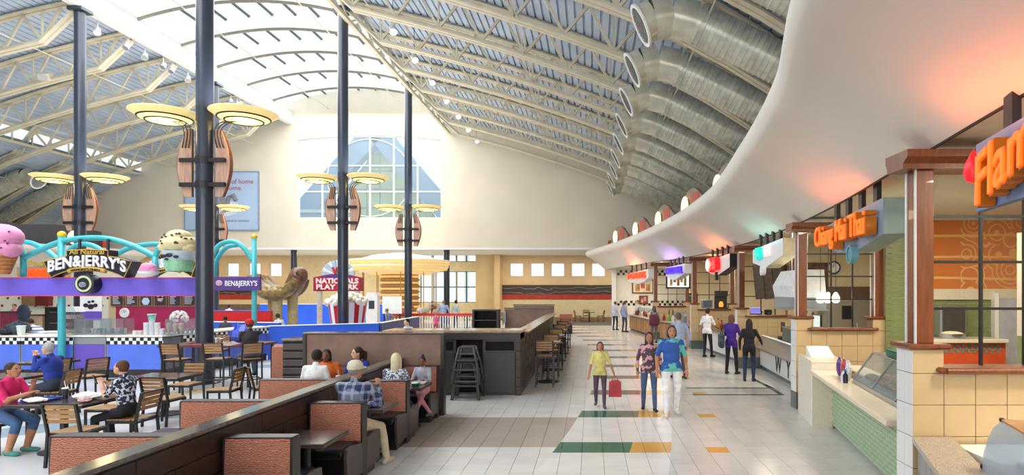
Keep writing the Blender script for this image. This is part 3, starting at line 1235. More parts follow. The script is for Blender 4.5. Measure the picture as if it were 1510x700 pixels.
# checker bands on the far kitchen wall
CH = sroot('trim_8')
chk_d = G().box(0, .16, -.012, 0, 0, .16).mesh('tile', M('black_red_check_tile', '#2b1513', .3))
for zrow in (3.35, 1.35):
    for i in range(30):
        for j in range(2):
            if (i + j) % 2 == 0:
                link('tile', chk_d, CH, Matrix.Translation((1.75 + i * .17, 40.2, zrow + j * .17)))

# olive tiles and orange mural on the wall that closes the nearest kitchen
wk = sroot('wall_olive', (5.92, 12.02, 0))
G().box(0, 6.7, 0, .12, 0, ZI + .08).obj('core', GROUT_W, wk)
ol = G().cbox((.31, -.006, .055), (.612, .012, .102), None, .002).mesh('tile', T_OLIVE)
nol = 0
for j in range(34):
    z = j * .11
    if z > 2.1:
        link('tile', ol, wk, Matrix.Translation((-.12, 0, z)))
        continue
    for i in range(0, 5):
        link('tile', ol, wk, Matrix.Translation((i * .62 - .12 - (.31 if j % 2 and i else 0), 0, z)))


def swirl_mural():
    m = bpy.data.materials.new('orange_swirl_mural')
    m.use_nodes = True
    nt = m.node_tree
    b = nt.nodes['Principled BSDF']
    tc = nt.nodes.new('ShaderNodeTexCoord')
    mp = nt.nodes.new('ShaderNodeMapping')
    nt.links.new(tc.outputs['Object'], mp.inputs[0])
    v = nt.nodes.new('ShaderNodeTexVoronoi')
    v.inputs['Scale'].default_value = 2.2
    nt.links.new(mp.outputs[0], v.inputs['Vector'])
    sw = nmath(nt, 'SINE', nmath(nt, 'MULTIPLY', v.outputs['Distance'], 34.0))
    lines = nmath(nt, 'GREATER_THAN', sw, .72)
    sp = nt.nodes.new('ShaderNodeSeparateXYZ')
    nt.links.new(tc.outputs['Object'], sp.inputs[0])
    wv = nt.nodes.new('ShaderNodeTexWave')
    wv.bands_direction = 'Z'
    wv.inputs['Scale'].default_value = .75
    wv.inputs['Distortion'].default_value = 1.0
    nt.links.new(tc.outputs['Object'], wv.inputs['Vector'])
    l2 = nmath(nt, 'GREATER_THAN', wv.outputs['Fac'], .97)
    rightz = nmath(nt, 'GREATER_THAN', sp.outputs[0], .85)
    mask = nmath(nt, 'MAXIMUM', nmath(nt, 'MULTIPLY', lines, rightz), l2)
    g = nt.nodes.new('ShaderNodeMapRange')
    g.inputs[1].default_value = 0.2
    g.inputs[2].default_value = 2.2
    nt.links.new(sp.outputs[0], g.inputs[0])
    base = nmix(nt, g.outputs[0], lin('#c9701f'), lin('#d98d63'))
    c = nmix(nt, mask, base, lin('#e3b071'))
    nt.links.new(c, b.inputs['Base Color'])
    b.inputs['Roughness'].default_value = .5
    return m


o = G().box(0, 4.5, -.02, 0, 0, 1.35).obj('wall_mural', swirl_mural())
o.location = (6.42, 12.015, 2.38)
tag(o, 'orange mural with pale swirls above the sage tiles of the grill kitchen', 'mural')
struct(G().box(6.42, 11, 11.96, 12.02, 2.17, 2.38).obj('trim_9', QUARTZ))
# things in the nearest kitchen
sh = thing('work_shelf', 'cream kitchen shelf with red front edge behind the dark grid', 'shelf', (6.9, 11.5, 0))
G().cbox((0, 0, 1.42), (1.5, .7, .07), None, .01).obj('shelf_top', QUARTZ, sh)
G().box(-.75, .75, -.25, .3, 0, 1.385).obj('body', M('orange_red_panel', '#d5562b', .4), sh)
ch_t = G().box(0, .05, -.012, 0, 0, .05).mesh('tile', M('teal_mosaic', '#5f8f88', .3))
for i in range(26):
    for j in range(3):
        if (i + j) % 2 == 0:
            link('tile', ch_t, sh, Matrix.Translation((-.7 + i * .053, -.25, 1.2 + j * .053)))
pan = thing('food_pan', 'steel pan of food on the cream kitchen shelf', 'pan', (6.75, 11.4, 1.455))
G().lathe([(.2, 0), (.22, .09), (.235, .095), (.205, .09), (.19, .012)], 20).obj('pan_body', STEEL, pan, smooth=30)
G().ell((0, 0, .085), (.19, .19, .05)).obj('food', M('pale_rice', '#e9dcc0', .8), pan, smooth=True)
ov = thing('kitchen_oven', 'dark oven with steel frame standing before sage green tiles', 'oven', (6.95, 11.83, 1.455))
G().cbox((0, 0, .3), (.5, .3, .6), None, .02).obj('body', STEEL, ov)
G().cbox((0, -.155, .3), (.42, .02, .5), None, .005).obj('oven_door', M('dark_oven_glass', '#4a4540', .25), ov)
dr = sroot('door_1', (7.95, 11.9, 0))
G().box(0, .95, 0, .05, 0, 2.2).obj('door_leaf', M('grey_blue_door', '#b9bcc4', .5), dr)
G().box(-.08, 0, -.02, .1, 0, 2.3).obj('door_frame', W_WHITE, dr)
G().box(.95, 1.03, -.02, .1, 0, 2.3).obj('door_frame', W_WHITE, dr)
G().cbox((.88, -.05, 1.1), (.05, .06, .9), None, .015).obj('door_handle', BLACK, dr)
mb = thing('menu_board', 'green menu board in a cream frame beside the grey kitchen door', 'menu board', (8.35, 9.0, 0))
mb.location = (5.95, 8.4, 0)
G().box(0, 1.3, 0, .12, 1.72, 3.15).obj('frame', QUARTZ, mb)
mbp = G().box(.1, 1.2, -.02, 0, 1.95, 2.85).obj('board', M('green_board', '#1d4a2c', .5), mb)
for k in range(8):
    G().box(.14, .14 + .3 + .25 * random.random(), -.026, -.02, 2.05 + k * .095, 2.065 + k * .095).obj('text_line', WHITE, mbp)
G().box(0.1, 1.2, 0, .25, 0, 1.72).obj('stand', T_OLIVE, mb)

# ---- nearest counter, with granite top and curved food guard
ct = thing('granite_counter', 'speckled granite counter with grey tiled front against the tiled pier', 'counter', (3.1, 5.86, 0))
G().prism([(-.02, -.01), (.36, -.01), (-.03, -1.13), (-.33, -2.7), (-.82, -2.7), (-.45, -1.23)], .9, .95, 'xy').obj('countertop', GRAN, ct)
G().prism([(.05, -.02), (.34, -.02), (-.04, -1.13), (-.34, -2.7), (-.74, -2.7), (-.37, -1.23)], 0, .9, 'xy').obj('body', GR_L, ct)
GT = M('grey_front_tile', '#8d8f8e', .35, var=.05)
gt = G().cbox((0, .1, .15), (.016, .195, .29), None, .003).mesh('tile', GT)
a0 = math.atan2(.25, 1.18)
for i in range(9):
    for j in range(3):
        y = -.02 - i * .195
        x = .05 + (.42 / 1.21) * (y + .02) if i < 6 else -.37 + (.37 / 1.47) * (y + 1.23)
        th_ = -math.atan2(.42, 1.21) if i < 6 else -math.atan2(.37, 1.47)
        link('tile', gt, ct, Matrix.Translation((x - .012, y, .02 + j * .297)) @ Matrix.Rotation(th_, 4, 'Z') @ Matrix.Translation((0, -.2, 0)))
G().box(.36, 1.5, -.7, -.03, .72, .88).obj('inner_shelf', W_WHITE, ct)
gd = thing('food_guard', 'curved glass food guard with dark clips over the granite counter', 'food guard', (3.06, 4.78, .952), -.3)
rows = []
for y in (-1.6, 0.0):
    rows.append([(.0, y, 0), (.012, y, .12), (.04, y, .24), (.08, y, .33), (.14, y, .39)])
GG = glass_mat('guard_glass', '#cfdbe6', .6, .08)
G().strip(rows).strip([[(p[0] + .008, p[1], p[2]) for p in r] for r in rows]).obj('glass_pane', GG, gd, smooth='all')
G().cbox((.01, 0, .02), (.035, .035, .04), None, .008).obj('clip', BLACK, gd)
G().cbox((.14, 0, .392), (.035, .035, .035), None, .008).obj('clip', BLACK, gd)
G().box(.13, .6, -1.6, .0, .385, .4).obj('top_shelf', M('oak_front', '#a97b4c', .45, var=.12, scale=4, stretch=(2, 2, .4)), gd)
G().box(.1, .7, -1.6, .0, -.02, .02).obj('tray_bed', STEEL, gd)
for y in (-1.55, -.05):
    G().cyl((.6, y, -.02), (.6, y, .385), .015, n=8).obj('post', STEEL, gd)
for k in range(5):
    q = thing('food_pan', 'shallow steel pan with leafy food under the curved glass guard', 'pan', (3.42 - .09 * k, 4.5 - .28 * k, .973), -.3, 'pans under the curved guard')
    G().box(-.2, .2, -.12, .12, 0, .06).obj('pan_body', STEEL, q)
    G().ell((0, 0, .06), (.18, .1, .04)).obj('food', M('salad_%d' % (k % 2), ('#7a8a3c', '#c98a4a')[k % 2], .8, var=.3, scale=40), q, smooth=True)

# ---- bay frames: origin at the far pier, local x towards the camera, local y into the kitchen
def bay(i):
    n = Vector((PIER[i][0], PIER[i][1] + TW, 0))
    f = Vector((PIER[i + 1][0], PIER[i + 1][1], 0)) if i + 1 < len(PIER) else Vector((1.75, 39.6, 0))
    d = n - f
    return f, math.atan2(d.y, d.x), d.length


f, rz, L = bay(0)
cab = thing('end_cabinet', 'tall smooth cream cabinet at the far end of the sage tiled counter', 'cabinet', f, rz)
G().cbox((.95, .3, .55), (1.3, .62, 1.1), None, .01).obj('body', M('cream_laminate', '#dcd6c8', .35, var=.02), cab)
G().cbox((.95, .3, 1.115), (1.3, .62, .03), None, .008).obj('top', QUARTZ, cab)
G().prism([(.5, 1.13), (1.0, 1.13), (1.0, 1.16), (.5, 1.3)], .1, .5, 'xz').obj('napkin_tray', WHITE, cab)
gc = thing('tiled_counter', 'counter with sage green brick tiles and cream stone top', 'counter', f, rz)
G().box(1.62, L - .26, .33, .95, .06, .9).obj('body', GROUT_W, gc)
G().box(1.62, L - .26, .4, .95, 0, .06).obj('toe_kick', BASE_G, gc)
G().cbox(((1.6 + L - .26) / 2, .47, .945), (L - 1.88, 1.0, .07), None, .012).obj('countertop', QUARTZ, gc)
G().box(1.6, 1.66, -.0, .33, 0, .91).obj('end_panel', QUARTZ, gc)
bk = G().cbox((.1, -.007, .031), (.196, .014, .058), None, .002).mesh('tile', T_GREEN)
for j in range(13):
    for i in range(21):
        x = 1.63 + i * .202 + (.1 if j % 2 else 0)
        if x + .2 > L - .26:
            continue
        link('tile', bk, gc, Matrix.Translation((x, .33, .07 + j * .063)))
# food case with sloping glass
fc_ = thing('food_case', 'slanted glass display case full of baked food on the cream counter', 'display case', f, rz)
x0, x1 = 3.0, L - .2
G().box(x0, x1, .32, .95, .981, 1.03).obj('case_base', STEEL, fc_)
for a, b_ in ((x0, x0 + .9), (x0 + .95, x0 + 1.85), (x0 + 1.9, x1)):
    G().prism([(.33, 1.03), (.345, 1.03), (.625, 1.42), (.61, 1.42)], a, b_, 'yz').obj('glass_pane', glass_mat('case_glass', '#e6eef0', .86, .05), fc_)
for a in (x0 - .02, x0 + .92, x0 + 1.87):
    G().bar((a, .335, 1.03), (a, .62, 1.43), .025, .025).obj('glass_clip', STEEL, fc_)
G().box(x0, x1, .6, .98, 1.42, 1.44).obj('case_top', STEEL, fc_)
for k in range(4):
    xx = x0 + .25 + k * .5
    q = thing('baking_tray', 'tray of golden flat breads inside the slanted glass case', 'tray', f + Matrix.Rotation(rz, 3, 'Z') @ Vector((xx, .66, 1.03)), rz, 'trays in the slanted case')
    G().cbox((0, 0, .015), (.46, .44, .03), None, .005).obj('tray_base', STEEL, q)
    for m_ in range(6):
        G().ell((-.16 + .16 * (m_ % 3), -.1 + .2 * (m_ // 3), .06), (.085, .09, .04), 10, 6).obj('bread', M('baked_crust', '#b97a35', .6, var=.35, scale=30), q, smooth=True)
q = thing('serving_tray', 'stacked dark green plastic trays on top of the slanted case', 'tray', f + Matrix.Rotation(rz, 3, 'Z') @ Vector((x0 + .85, .78, 1.441)), rz)
for k in range(4):
    G().cbox((0, 0, .02 + k * .025), (.5, .36, .02), None, .006).obj('tray', M('green_plastic', '#1d6b4f', .35), q)
for k, (xx, lab, col) in enumerate(((2.35, 'bag of chips with purple print standing on the cream counter', '#5a3d8a'), (2.5, 'bag of chips with yellow print standing on the cream counter', '#d8b93a'), (2.65, 'bag of chips with red print standing on the cream counter', '#b23340'), (2.8, 'bag of chips with white and blue print on the cream counter', '#c9d6e6'))):
    p = f + Matrix.Rotation(rz, 3, 'Z') @ Vector((xx, .28 + .03 * (k % 2), .981))
    q = thing('chip_bag', lab, 'snack bag', p, rz)
    G().ell((0, 0, .15), (.085, .045, .15), 12, 8).obj('bag', M('foil_' + col[1:], col, .3, var=.3, scale=40), q, smooth=True)
    G().cbox((0, 0, .295), (.14, .008, .03)).obj('seal', M('foil_' + col[1:]), q)
for k, (xx, lab, col) in enumerate(((2.95, 'small clear bottle with blue cap beside the chip bags', '#cfd9e6'), (3.08, 'small dark sauce bottle with purple cap beside the food case', '#2a2238'))):
    p = f + Matrix.Rotation(rz, 3, 'Z') @ Vector((xx, .2, .981))
    q = thing('bottle', lab, 'bottle', p, rz)
    G().lathe([(.035, 0), (.035, .12), (.015, .15), (.015, .17)], 14).obj('bottle_body', M('bottle_' + col[1:], col, .2), q, smooth=30)
    G().lathe([(.018, .17), (.018, .2), (0, .2)], 12).obj('cap', M('purple_cap', '#5a5a9a', .4), q)
q = thing('sauce_rack', 'low beige shelf behind the chip bags on the cream counter', 'shelf', f + Matrix.Rotation(rz, 3, 'Z') @ Vector((2.4, .62, .981)), rz)
G().cbox((0, 0, .1), (1.3, .3, .02)).obj('shelf_board', QUARTZ, q)
for s in (-.55, .55):
    G().box(s - .02, s + .02, -.12, .12, 0, .09).obj('shelf_leg', QUARTZ, q)

# ---- second bay: steel counter with white front and glass case
f, rz, L = bay(1)
RZ = lambda v: f + Matrix.Rotation(rz, 3, 'Z') @ Vector(v)
f = f + Matrix.Rotation(rz, 3, 'Z') @ Vector((0, .38, 0))
q = thing('steel_counter', 'long white fronted counter with steel rail and dark lettering', 'counter', f, rz)
G().box(.0, L - .03, .3, 1.0, .12, .62).obj('front_panel', T_WHITE, q)
G().box(.0, L - .03, .36, 1.0, 0, .12).obj('toe_kick', BASE_G, q)
G().prism([(.3, .62), (.12, .66), (.1, .69), (.36, .98), (1.0, .98), (1.0, .62)], .0, L - .03, 'yz').obj('steel_top', STEEL, q)
G().cbox((L / 2, .38, 1.0), (L - .03, .1, .03), None, .01).obj('rail', W_WHITE, q)
DKL = M('dark_lettering', '#2f2b2b', .6)
for txt, xx in (('W', 2.2), ('Y', 3.2), ('A', 4.2)):
    letters('lettering', txt, .62, .003, DKL, q, RZ((xx, .296, .37)), Matrix.Rotation(rz, 3, 'Z') @ Vector((1, 0, 0)), bold=.012)
q = thing('display_case', 'upright glass case of drinks on the white steel topped counter', 'display case', f, rz)
G().box(1.9, L - .1, .48, .98, 1.0, 1.03).obj('case_base', STEEL, q)
for a, b_ in ((1.9, 2.85), (2.9, 3.85), (3.9, L - .1)):
    G().box(a, b_, .48, .49, 1.03, 1.36).obj('glass_pane', glass_mat('case_glass2', '#9aa5a5', .6, .05), q)
G().box(1.9, L - .1, .46, .98, 1.36, 1.385).obj('case_top', STEEL, q)
for k in range(14):
    p = RZ((2.1 + k * .19, .72 + .06 * (k % 2), 1.03))
    c = ('#7a5a3a', '#3f6a3a', '#a33a30', '#c9b58a')[k % 4]
    b_ = thing('drink_bottle', 'drink bottle with coloured cap inside the upright glass case', 'bottle', p, 0, 'drinks in the upright case')
    G().lathe([(.04, 0), (.042, .14), (.018, .2), (.018, .22)], 12).obj('bottle_body', M('drink_' + c[1:], c, .25), b_, smooth=30)
    G().lathe([(.02, .22), (.02, .245), (0, .245)], 10).obj('cap', WHITE, b_)
for k, xx in enumerate((1.25,)):
    q = thing('cash_register', 'dark point of sale terminal on the steel counter beside the glass case', 'cash register', RZ((xx, .7, .98)), rz + PI)
    G().cbox((0, 0, .04), (.3, .3, .08), None, .01).obj('base', BLACK, q)
    G().bar((0, 0, .08), (0, .05, .25), .05, .03).obj('stem', BLACK, q)
    G().cbox((0, .04, .34), (.36, .04, .28), None, .01).obj('screen_housing', DARKM, q)
    G().cbox((0, .015, .34), (.32, .005, .24)).obj('screen', M('pale_screen', '#cfe0d8', .3, emit='#cfe0d8', estr=.5), q)
q = thing('cash_register', 'flat grey order screen on the tiled ledge behind the steel counter', 'screen', RZ((3.0, 1.05, 1.0)), rz)
G().cbox((0, .05, .1), (.2, .2, .02)).obj('base', DARKM, q)
G().bar((0, .05, .1), (0, .05, .45), .04, .03).obj('stem', DARKM, q)
G().cbox((0, .03, .55), (.55, .05, .4), None, .01).obj('screen_housing', DARKM, q)
G().cbox((0, 0.0, .55), (.5, .006, .34)).obj('screen', M('pale_screen'), q)

# ---- third bay: white panelled counter with stone top
f, rz, L = bay(2)
f = f + Matrix.Rotation(rz, 3, 'Z') @ Vector((0, .1, 0))
q = thing('panelled_counter', 'white panelled counter with dark stone top below the red lit sign', 'counter', f, rz)
q['label'] = 'white panelled counter with dark stone top below the red lit sign'
n = 5
for k in range(n):
    G().cbox((.5 + (k + .5) * (L - .55) / n, .32, .5), ((L - .55) / n - .015, .04, .78), None, .006).obj('panel', T_WHITE, q)
G().box(.5, L - .05, .34, .9, .1, .9).obj('body', GR_L, q)
G().box(.5, L - .05, .38, .9, 0, .1).obj('toe_kick', BASE_G, q)
G().cbox((L / 2 + .22, .5, .92), (L - .5, .84, .06), None, .01).obj('countertop', M('dark_stone', '#6a645c', .3, var=.2, scale=60), q)
RZ = lambda v: f + Matrix.Rotation(rz, 3, 'Z') @ Vector(v)
for k, (xx, yy, col, h, lab) in enumerate(((.6, .35, '#1a1a20', .42, 'slim black pump bottle on the dark stone top'), (1.0, .4, '#d9d9d4', .18, 'small white cup stack on the dark stone top'), (2.2, .4, '#b9772e', .34, 'amber drink dispenser on the dark stone top'), (2.6, .42, '#8a3a2a', .3, 'red brown drink jug on the dark stone top'), (3.3, .45, '#c9b48a', .24, 'tan cup tower on the dark stone top'))):
    b_ = thing('counter_jar', lab, 'container', RZ((xx, yy, .95)), 0)
    G().lathe([(.06, 0), (.065, h * .6), (.03, h * .8), (.025, h)], 14).obj('jar_body', M('jar_' + col[1:], col, .3), b_, smooth=30)
    G().lathe([(.032, h), (.032, h + .03), (0, h + .03)], 12).obj('lid', BLACK, b_)
q = thing('cash_register', 'grey point of sale monitor on the dark stone top', 'cash register', RZ((3.9, .6, .95)), rz + PI)
G().cbox((0, 0, .04), (.3, .3, .08), None, .01).obj('base', BLACK, q)
G().cbox((0, .04, .28), (.36, .04, .28), None, .01).obj('screen_housing', M('grey_plastic', '#8c8f92', .4), q)
G().bar((0, .04, .08), (0, .04, .2), .05, .03).obj('stem', BLACK, q)
G().cbox((0, .015, .28), (.32, .005, .24)).obj('screen', M('blue_grey_screen', '#52606c', .3), q)

# ---- fourth and fifth bays: timber fronted counters
for i, lab in ((3, 'timber fronted serving counter with steel top below the purple sign'), (4, 'timber fronted serving counter before the checkered tile wall')):
    f, rz, L = bay(i)
    RZ = lambda v: f + Matrix.Rotation(rz, 3, 'Z') @ Vector(v)
    L0 = .45 if i == 3 else 3.0
    q = thing('timber_counter', lab, 'counter', f, rz)
    G().box(L0, L, .2, .85, .1, .88).obj('body', M('oak_front', '#a97b4c', .45, var=.12, scale=4, stretch=(2, 2, .4)), q)
    G().box(L0, L, .26, .85, 0, .1).obj('toe_kick', BLACK, q)
    G().cbox(((L + L0) / 2, .46, .9), (L - L0, .86, .045), None, .01).obj('countertop', STEEL, q)
    for k in range(int((L - L0) / .6)):
        G().box(L0 + .3 + k * .6 - .006, L0 + .3 + k * .6 + .006, .195, .2, .12, .86).obj('panel_joint', BLACK, q)
    if i == 3:
        items = (('green squeeze bottle with black nozzle on the steel counter', '#7fc234', .3, 1.2), ('white squeeze bottle with black nozzle on the steel counter', '#e6e6e2', .3, 1.7), ('tan cup sleeve on the steel counter under the purple sign', '#b89a72', .25, 2.4), ('grey drinks tower on the steel counter under the purple sign', '#7a7f8c', .5, 3.2), ('red cup stack on the steel counter under the purple sign', '#b44', .22, 3.8))
    else:
        items = tuple(('condiment jar standing in a row on the timber fronted counter', ('#e0d8c8', '#b03a30', '#3a3a3a', '#d8b060')[k % 4], .18 + .1 * (k % 3), L0 + .5 + .55 * k) for k in range(14))
    for lab2, col, h, xx in items:
        col = '#bb4444' if col == '#b44' else col
        b_ = thing('counter_jar', lab2, 'container', RZ((xx, .4, .923)), 0, 'jars on the far counter' if i == 4 else None)
        G().lathe([(.07, 0), (.075, h * .65), (.03, h * .8), (.022, h)], 14).obj('jar_body', M('jar_' + col[1:], col, .3), b_, smooth=30)
        G().lathe([(.03, h), (.02, h + .25 if i == 3 and h == .3 else h + .03), (0, h + .04 if not (i == 3 and h == .3) else h + .26)], 12).obj('lid', BLACK, b_)
    for xx in (1.5, 3.5):
        g = glass_mat('guard_glass2', '#dfe8ea', .8, .05)
        q = thing('sneeze_guard', 'clear upright glass guard on the timber fronted counter', 'food guard', RZ((xx + L0, .62, .923)), rz, 'guards on the timber counters')
        G().box(-.8, .8, -.005, .005, .02, .45).obj('glass_pane', g, q)
        for s in (-.8, .8):
            G().cyl((s, 0, 0), (s, 0, .47), .015, n=8).obj('guard_post', STEEL, q)

# ---- pictures and menu boards in the kitchens
def picture(label, c, w, h, face, col_frame, cols, blobs, name='framed_poster', rz=0.0):
    q = thing(name, label, 'picture', c, rz)
    G().box(-w / 2, w / 2, -.01, .03, -h / 2, h / 2).obj('backing', face, q)
    for s in (-1, 1):
        G().box(s * w / 2 - .04, s * w / 2 + .04, -.04, .03, -h / 2 - .04, h / 2 + .04).obj('frame_side', col_frame, q)
        G().box(-w / 2, w / 2, -.04, .03, s * h / 2 - .04, s * h / 2 + .04).obj('frame_rail', col_frame, q)
    for k in range(blobs):
        c_ = cols[k % len(cols)]
        G().cbox((-w * .38 + w * .76 * (k + .5) / blobs, -.014, h * (.12 if k % 2 else -.1)), (w * .6 / blobs, .006, h * .55), None, .002).obj('printed_shape', M('print_' + c_[1:], c_, .5, var=.3, scale=6), q)
    return q


a = at(948, 422, 40.1)
picture('brown framed poster of two dishes on the checkered tile wall', (a.x, 40.16, a.z), 1.35, .85, M('cream_poster', '#e8dcc0', .5), WOOD_R, ['#b98648', '#c2573a'], 3)
a = at(949, 442, 40.1)
picture('small red brown notice below the two dish poster', (a.x, 40.16, a.z), .5, .5, M('red_notice', '#9a4a38', .5), WOOD_R, ['#c7a08a'], 2)
a = at(999, 416, 28.3)
picture('backlit menu panel with dark frame in the purple sign kitchen', (4.2, 29.3, 2.85), 1.1, .75, M('lit_menu', '#efe9dd', .4, emit='#efe6d6', estr=.9), BLACK, ['#c09a5a', '#7a8a5a', '#b05a3a'], 5, 'menu_board')
for s in (-.4, .4):
    G().cyl((4.2 + s, 29.31, 3.2), (4.2 + s, 29.31, ZI + .08), .012, n=6).obj('hanger', BLACK, [o for o in bpy.data.objects if o.get('label', '').startswith('backlit menu panel')][0], world=True)
picture('small dark framed print on the kitchen wall below the lit menu', (4.95 , 29.8, 1.98), .45, .4, M('beige_print', '#b8a68a', .5), BLACK, ['#6a5a4a'], 2)
picture('dark framed print hanging beside the pendant lamps', (6.62, 18.72, 2.3), .5, .5, M('tan_print', '#b79a78', .5), BLACK, ['#5a3a2a'], 2)
# things seen through the grid beyond the pendants
fr = thing('steel_refrigerator', 'tall two door stainless refrigerator in the kitchen behind the pendant lamps', 'refrigerator', (7.75, 18.35, 0))
G().cbox((0, 0, 1.05), (1.6, .7, 2.1), None, .02).obj('body', STEEL, fr)
for s in (-1, 1):
    dd = G().cbox((s * .4, -.36, 1.05), (.76, .03, 1.9), None, .01).obj('fridge_door', STEEL, fr)
    G().cyl((s * .08, -.41, .7), (s * .08, -.41, 1.4), .015, n=8).obj('door_handle', M('pale_handle', '#e6e6e0', .3), dd)
G().box(-.35, -.05, -.39, -.37, 1.5, 1.9).obj('control_panel', BLACK, fr)
hd = thing('extractor_hood', 'brown extractor hood above the stainless refrigerator', 'hood', (7.75, 18.42, 2.11))
G().prism([(-.9, 0), (.9, 0), (.75, .35), (-.75, .35)], -.45, .3).obj('hood_body', M('brown_steel', '#5b4636', .4), hd)
ck = thing('wall_clock', 'round wall clock with dark rim beyond the pendant lamps', 'clock', (7.45, 18.7, 3.05))
G().lathe([(.2, -.02), (.2, .02), (.16, .03), (.16, -.0)], 24, (0, 0, 0), (-.6, -1, 0)).obj('rim', BLACK, ck, smooth=30)
G().lathe([(.165, .0), (.165, .022), (0, .022)], 24, (0, 0, 0), (-.6, -1, 0)).obj('dial', WHITE, ck)
G().bar((-.012, -.03, 0), (-.012, -.03, .12), .01, .01).obj('hand', BLACK, ck)
mo = thing('food_mural_panel', 'brown photographic menu panel on the cream wall beyond the pendants', 'menu board', (5.6, 17.5, 2.55))
mo.location = (7.35 - 1.0, 18.66, 2.75)
G().box(-.9, .9, 0, .06, -.45, .45).obj('panel', M('brown_photo', '#6b4a34', .5, var=.45, scale=3), mo)
LAMPW = M('pendant_glow', '#fff6e4', .3, var=0, emit='#fff1d6', estr=3.0)
for k, xx in enumerate((4.82, 5.02, 5.22)):
    pd_ = thing('pendant_lamp', 'small glowing white egg pendant lamp behind the tiled ledge', 'pendant lamp', (xx, 12.8 + .1 * k, 2.08), 0, 'egg pendants')
    G().lathe([(0, 0), (.05, .01), (.085, .06), (.085, .11), (.05, .19), (.02, .23), (0, .235)], 16).obj('glass_shade', LAMPW, pd_, smooth=True)
    G().cyl((0, 0, .23), (0, 0, ZI - 2.08 + .08), .006, n=6).obj('cord', BLACK, pd_)
# hanging tool rail, hood and slanted menu in the bay beyond
hz_ = thing('menu_board', 'dark slanted menu boards hanging under the teal lit sign', 'menu board', (4.85, 17.6, 2.2))
G().bar((.3, .1, .85), (.3, .1, ZI - 2.2 + .08), .04, .04).obj('hanger', DARKM, hz_)
for k in range(3):
    G().cbox((k * .3, .1 * k, .4), (.27, .05, 1.0), Matrix.Rotation(-.1, 3, 'Y'), .01).obj('board', M('dark_menu', '#3a2c28', .4, var=.3, scale=9), hz_)
hc = thing('steam_hood', 'white and clear curved hood case hanging before the kitchen', 'hood', (4.75, 13.9, 1.95))
G().prism([(-.35, .25), (-.4, .5), (-.2, .85), (.3, .85), (.35, .25)], -.7, .7, 'xz').obj('hood_shell', M('milky_plastic', '#dfe6ea', .15, var=.04), hc)
G().prism([(-.36, 0), (-.36, .25), (.35, .25), (.35, 0)], -.7, .7, 'xz').obj('hood_window', GG, hc)
G().box(-.38, .38, -.72, .72, -.04, 0).obj('hood_rail', STEEL, hc)
for s in (-.5, .5):
    G().cyl((0, s, .85), (0, s, ZI - 1.95 + .08), .015, n=6).obj('hanger', STEEL, hc)
tr_ = thing('tool_rail', 'steel rail with hanging ladles on the cream kitchen wall', 'rail', (7.0, 18.74, 2.0))
G().cyl((-.5, -.05, 0), (.5, -.05, 0), .012, n=8).obj('rail', STEEL, tr_)
for k in range(5):
    l_ = G().cyl((-.4 + .2 * k, -.06, 0), (-.4 + .2 * k, -.06, -.28 - .05 * (k % 2)), .008, n=6).obj('ladle_handle', BLACK, tr_)
    G().ell((-.4 + .2 * k, -.08, -.3 - .05 * (k % 2)), .035, 10, 6).obj('ladle_bowl', BLACK, l_)
q = thing('purple_tablet', 'small violet screen leaning on the tiled ledge beside a dark speaker', 'screen', (5.0, 18.52, 1.615))
G().cbox((0, 0, .11), (.3, .03, .2), Matrix.Rotation(-.25, 3, 'X'), .005).obj('screen', M('violet_screen', '#8a86d8', .4, emit='#7a78d8', estr=.5), q)
G().cbox((0, .03, .02), (.3, .14, .03)).obj('base', BLACK, q)
q = thing('counter_speaker', 'small dark speaker on the tiled ledge beside the violet screen', 'speaker', (5.38, 18.52, 1.615))
G().cbox((0, 0, .08), (.22, .16, .16), None, .03).obj('box', BLACK, q)
G().lathe([(.05, 0), (.06, .01), (.02, .0)], 14, (0, -.085, .08), (0, -1, 0)).obj('cone', DARKM, q)
q = thing('cash_register', 'boxy grey monitor on the tiled ledge below the red lit sign', 'screen', (4.68, 24.6, 1.615))
G().cbox((0, 0, .2), (.42, .25, .34), None, .03).obj('screen_housing', M('grey_plastic'), q)
G().cbox((0, -.13, .2), (.34, .01, .26)).obj('screen', M('blue_grey_screen'), q)
q = thing('coffee_machine', 'black coffee machine glowing amber on the tiled ledge', 'coffee machine', (5.25, 24.6, 1.615))
G().box(-.25, .25, -.1, .1, 0, .06).obj('base', BLACK, q)
G().box(-.25, .25, .02, .1, .06, .5).obj('back', BLACK, q)
G().box(-.25, .25, -.12, .1, .5, .72).obj('head', BLACK, q)
G().lathe([(.08, 0), (.1, .1), (.06, .2), (.06, .22)], 14, (0, -.03, .07)).obj('jug', M('amber_glow', '#e0a040', .3, emit='#e0a040', estr=.8), q, smooth=30)

# ---- kitchen ceiling lights
DL = M('downlight_glow', '#fff4de', .3, var=0, emit='#fff0d4', estr=5.0)
for (x, y) in [(4.6, 4.2), (6.2, 4.9), (5.0, 9.3), (7.2, 9.0), (5.6, 14.5), (7.5, 14.6), (5.6, 19.7), (7.4, 20), (5.0, 25), (6.6, 25.3), (3.6, 31), (4.8, 34), (3.4, 37.5)]:
    q = thing('ceiling_downlight', 'round glowing downlight set in the cream kitchen ceiling', 'ceiling light', (x, y, ZI + .08), 0, 'kitchen downlights')
    G().lathe([(.14, 0), (.14, -.02), (.1, -.02), (.1, -.004)], 20).obj('trim_ring', WHITE, q)
    G().lathe([(.1, -.005), (.1, -.012), (0, -.012)], 20).obj('lens', DL, q)
    l = area_light('downlight_lamp', (x, y, ZI + .03), .5, .5, 62, (1, .88, .7))

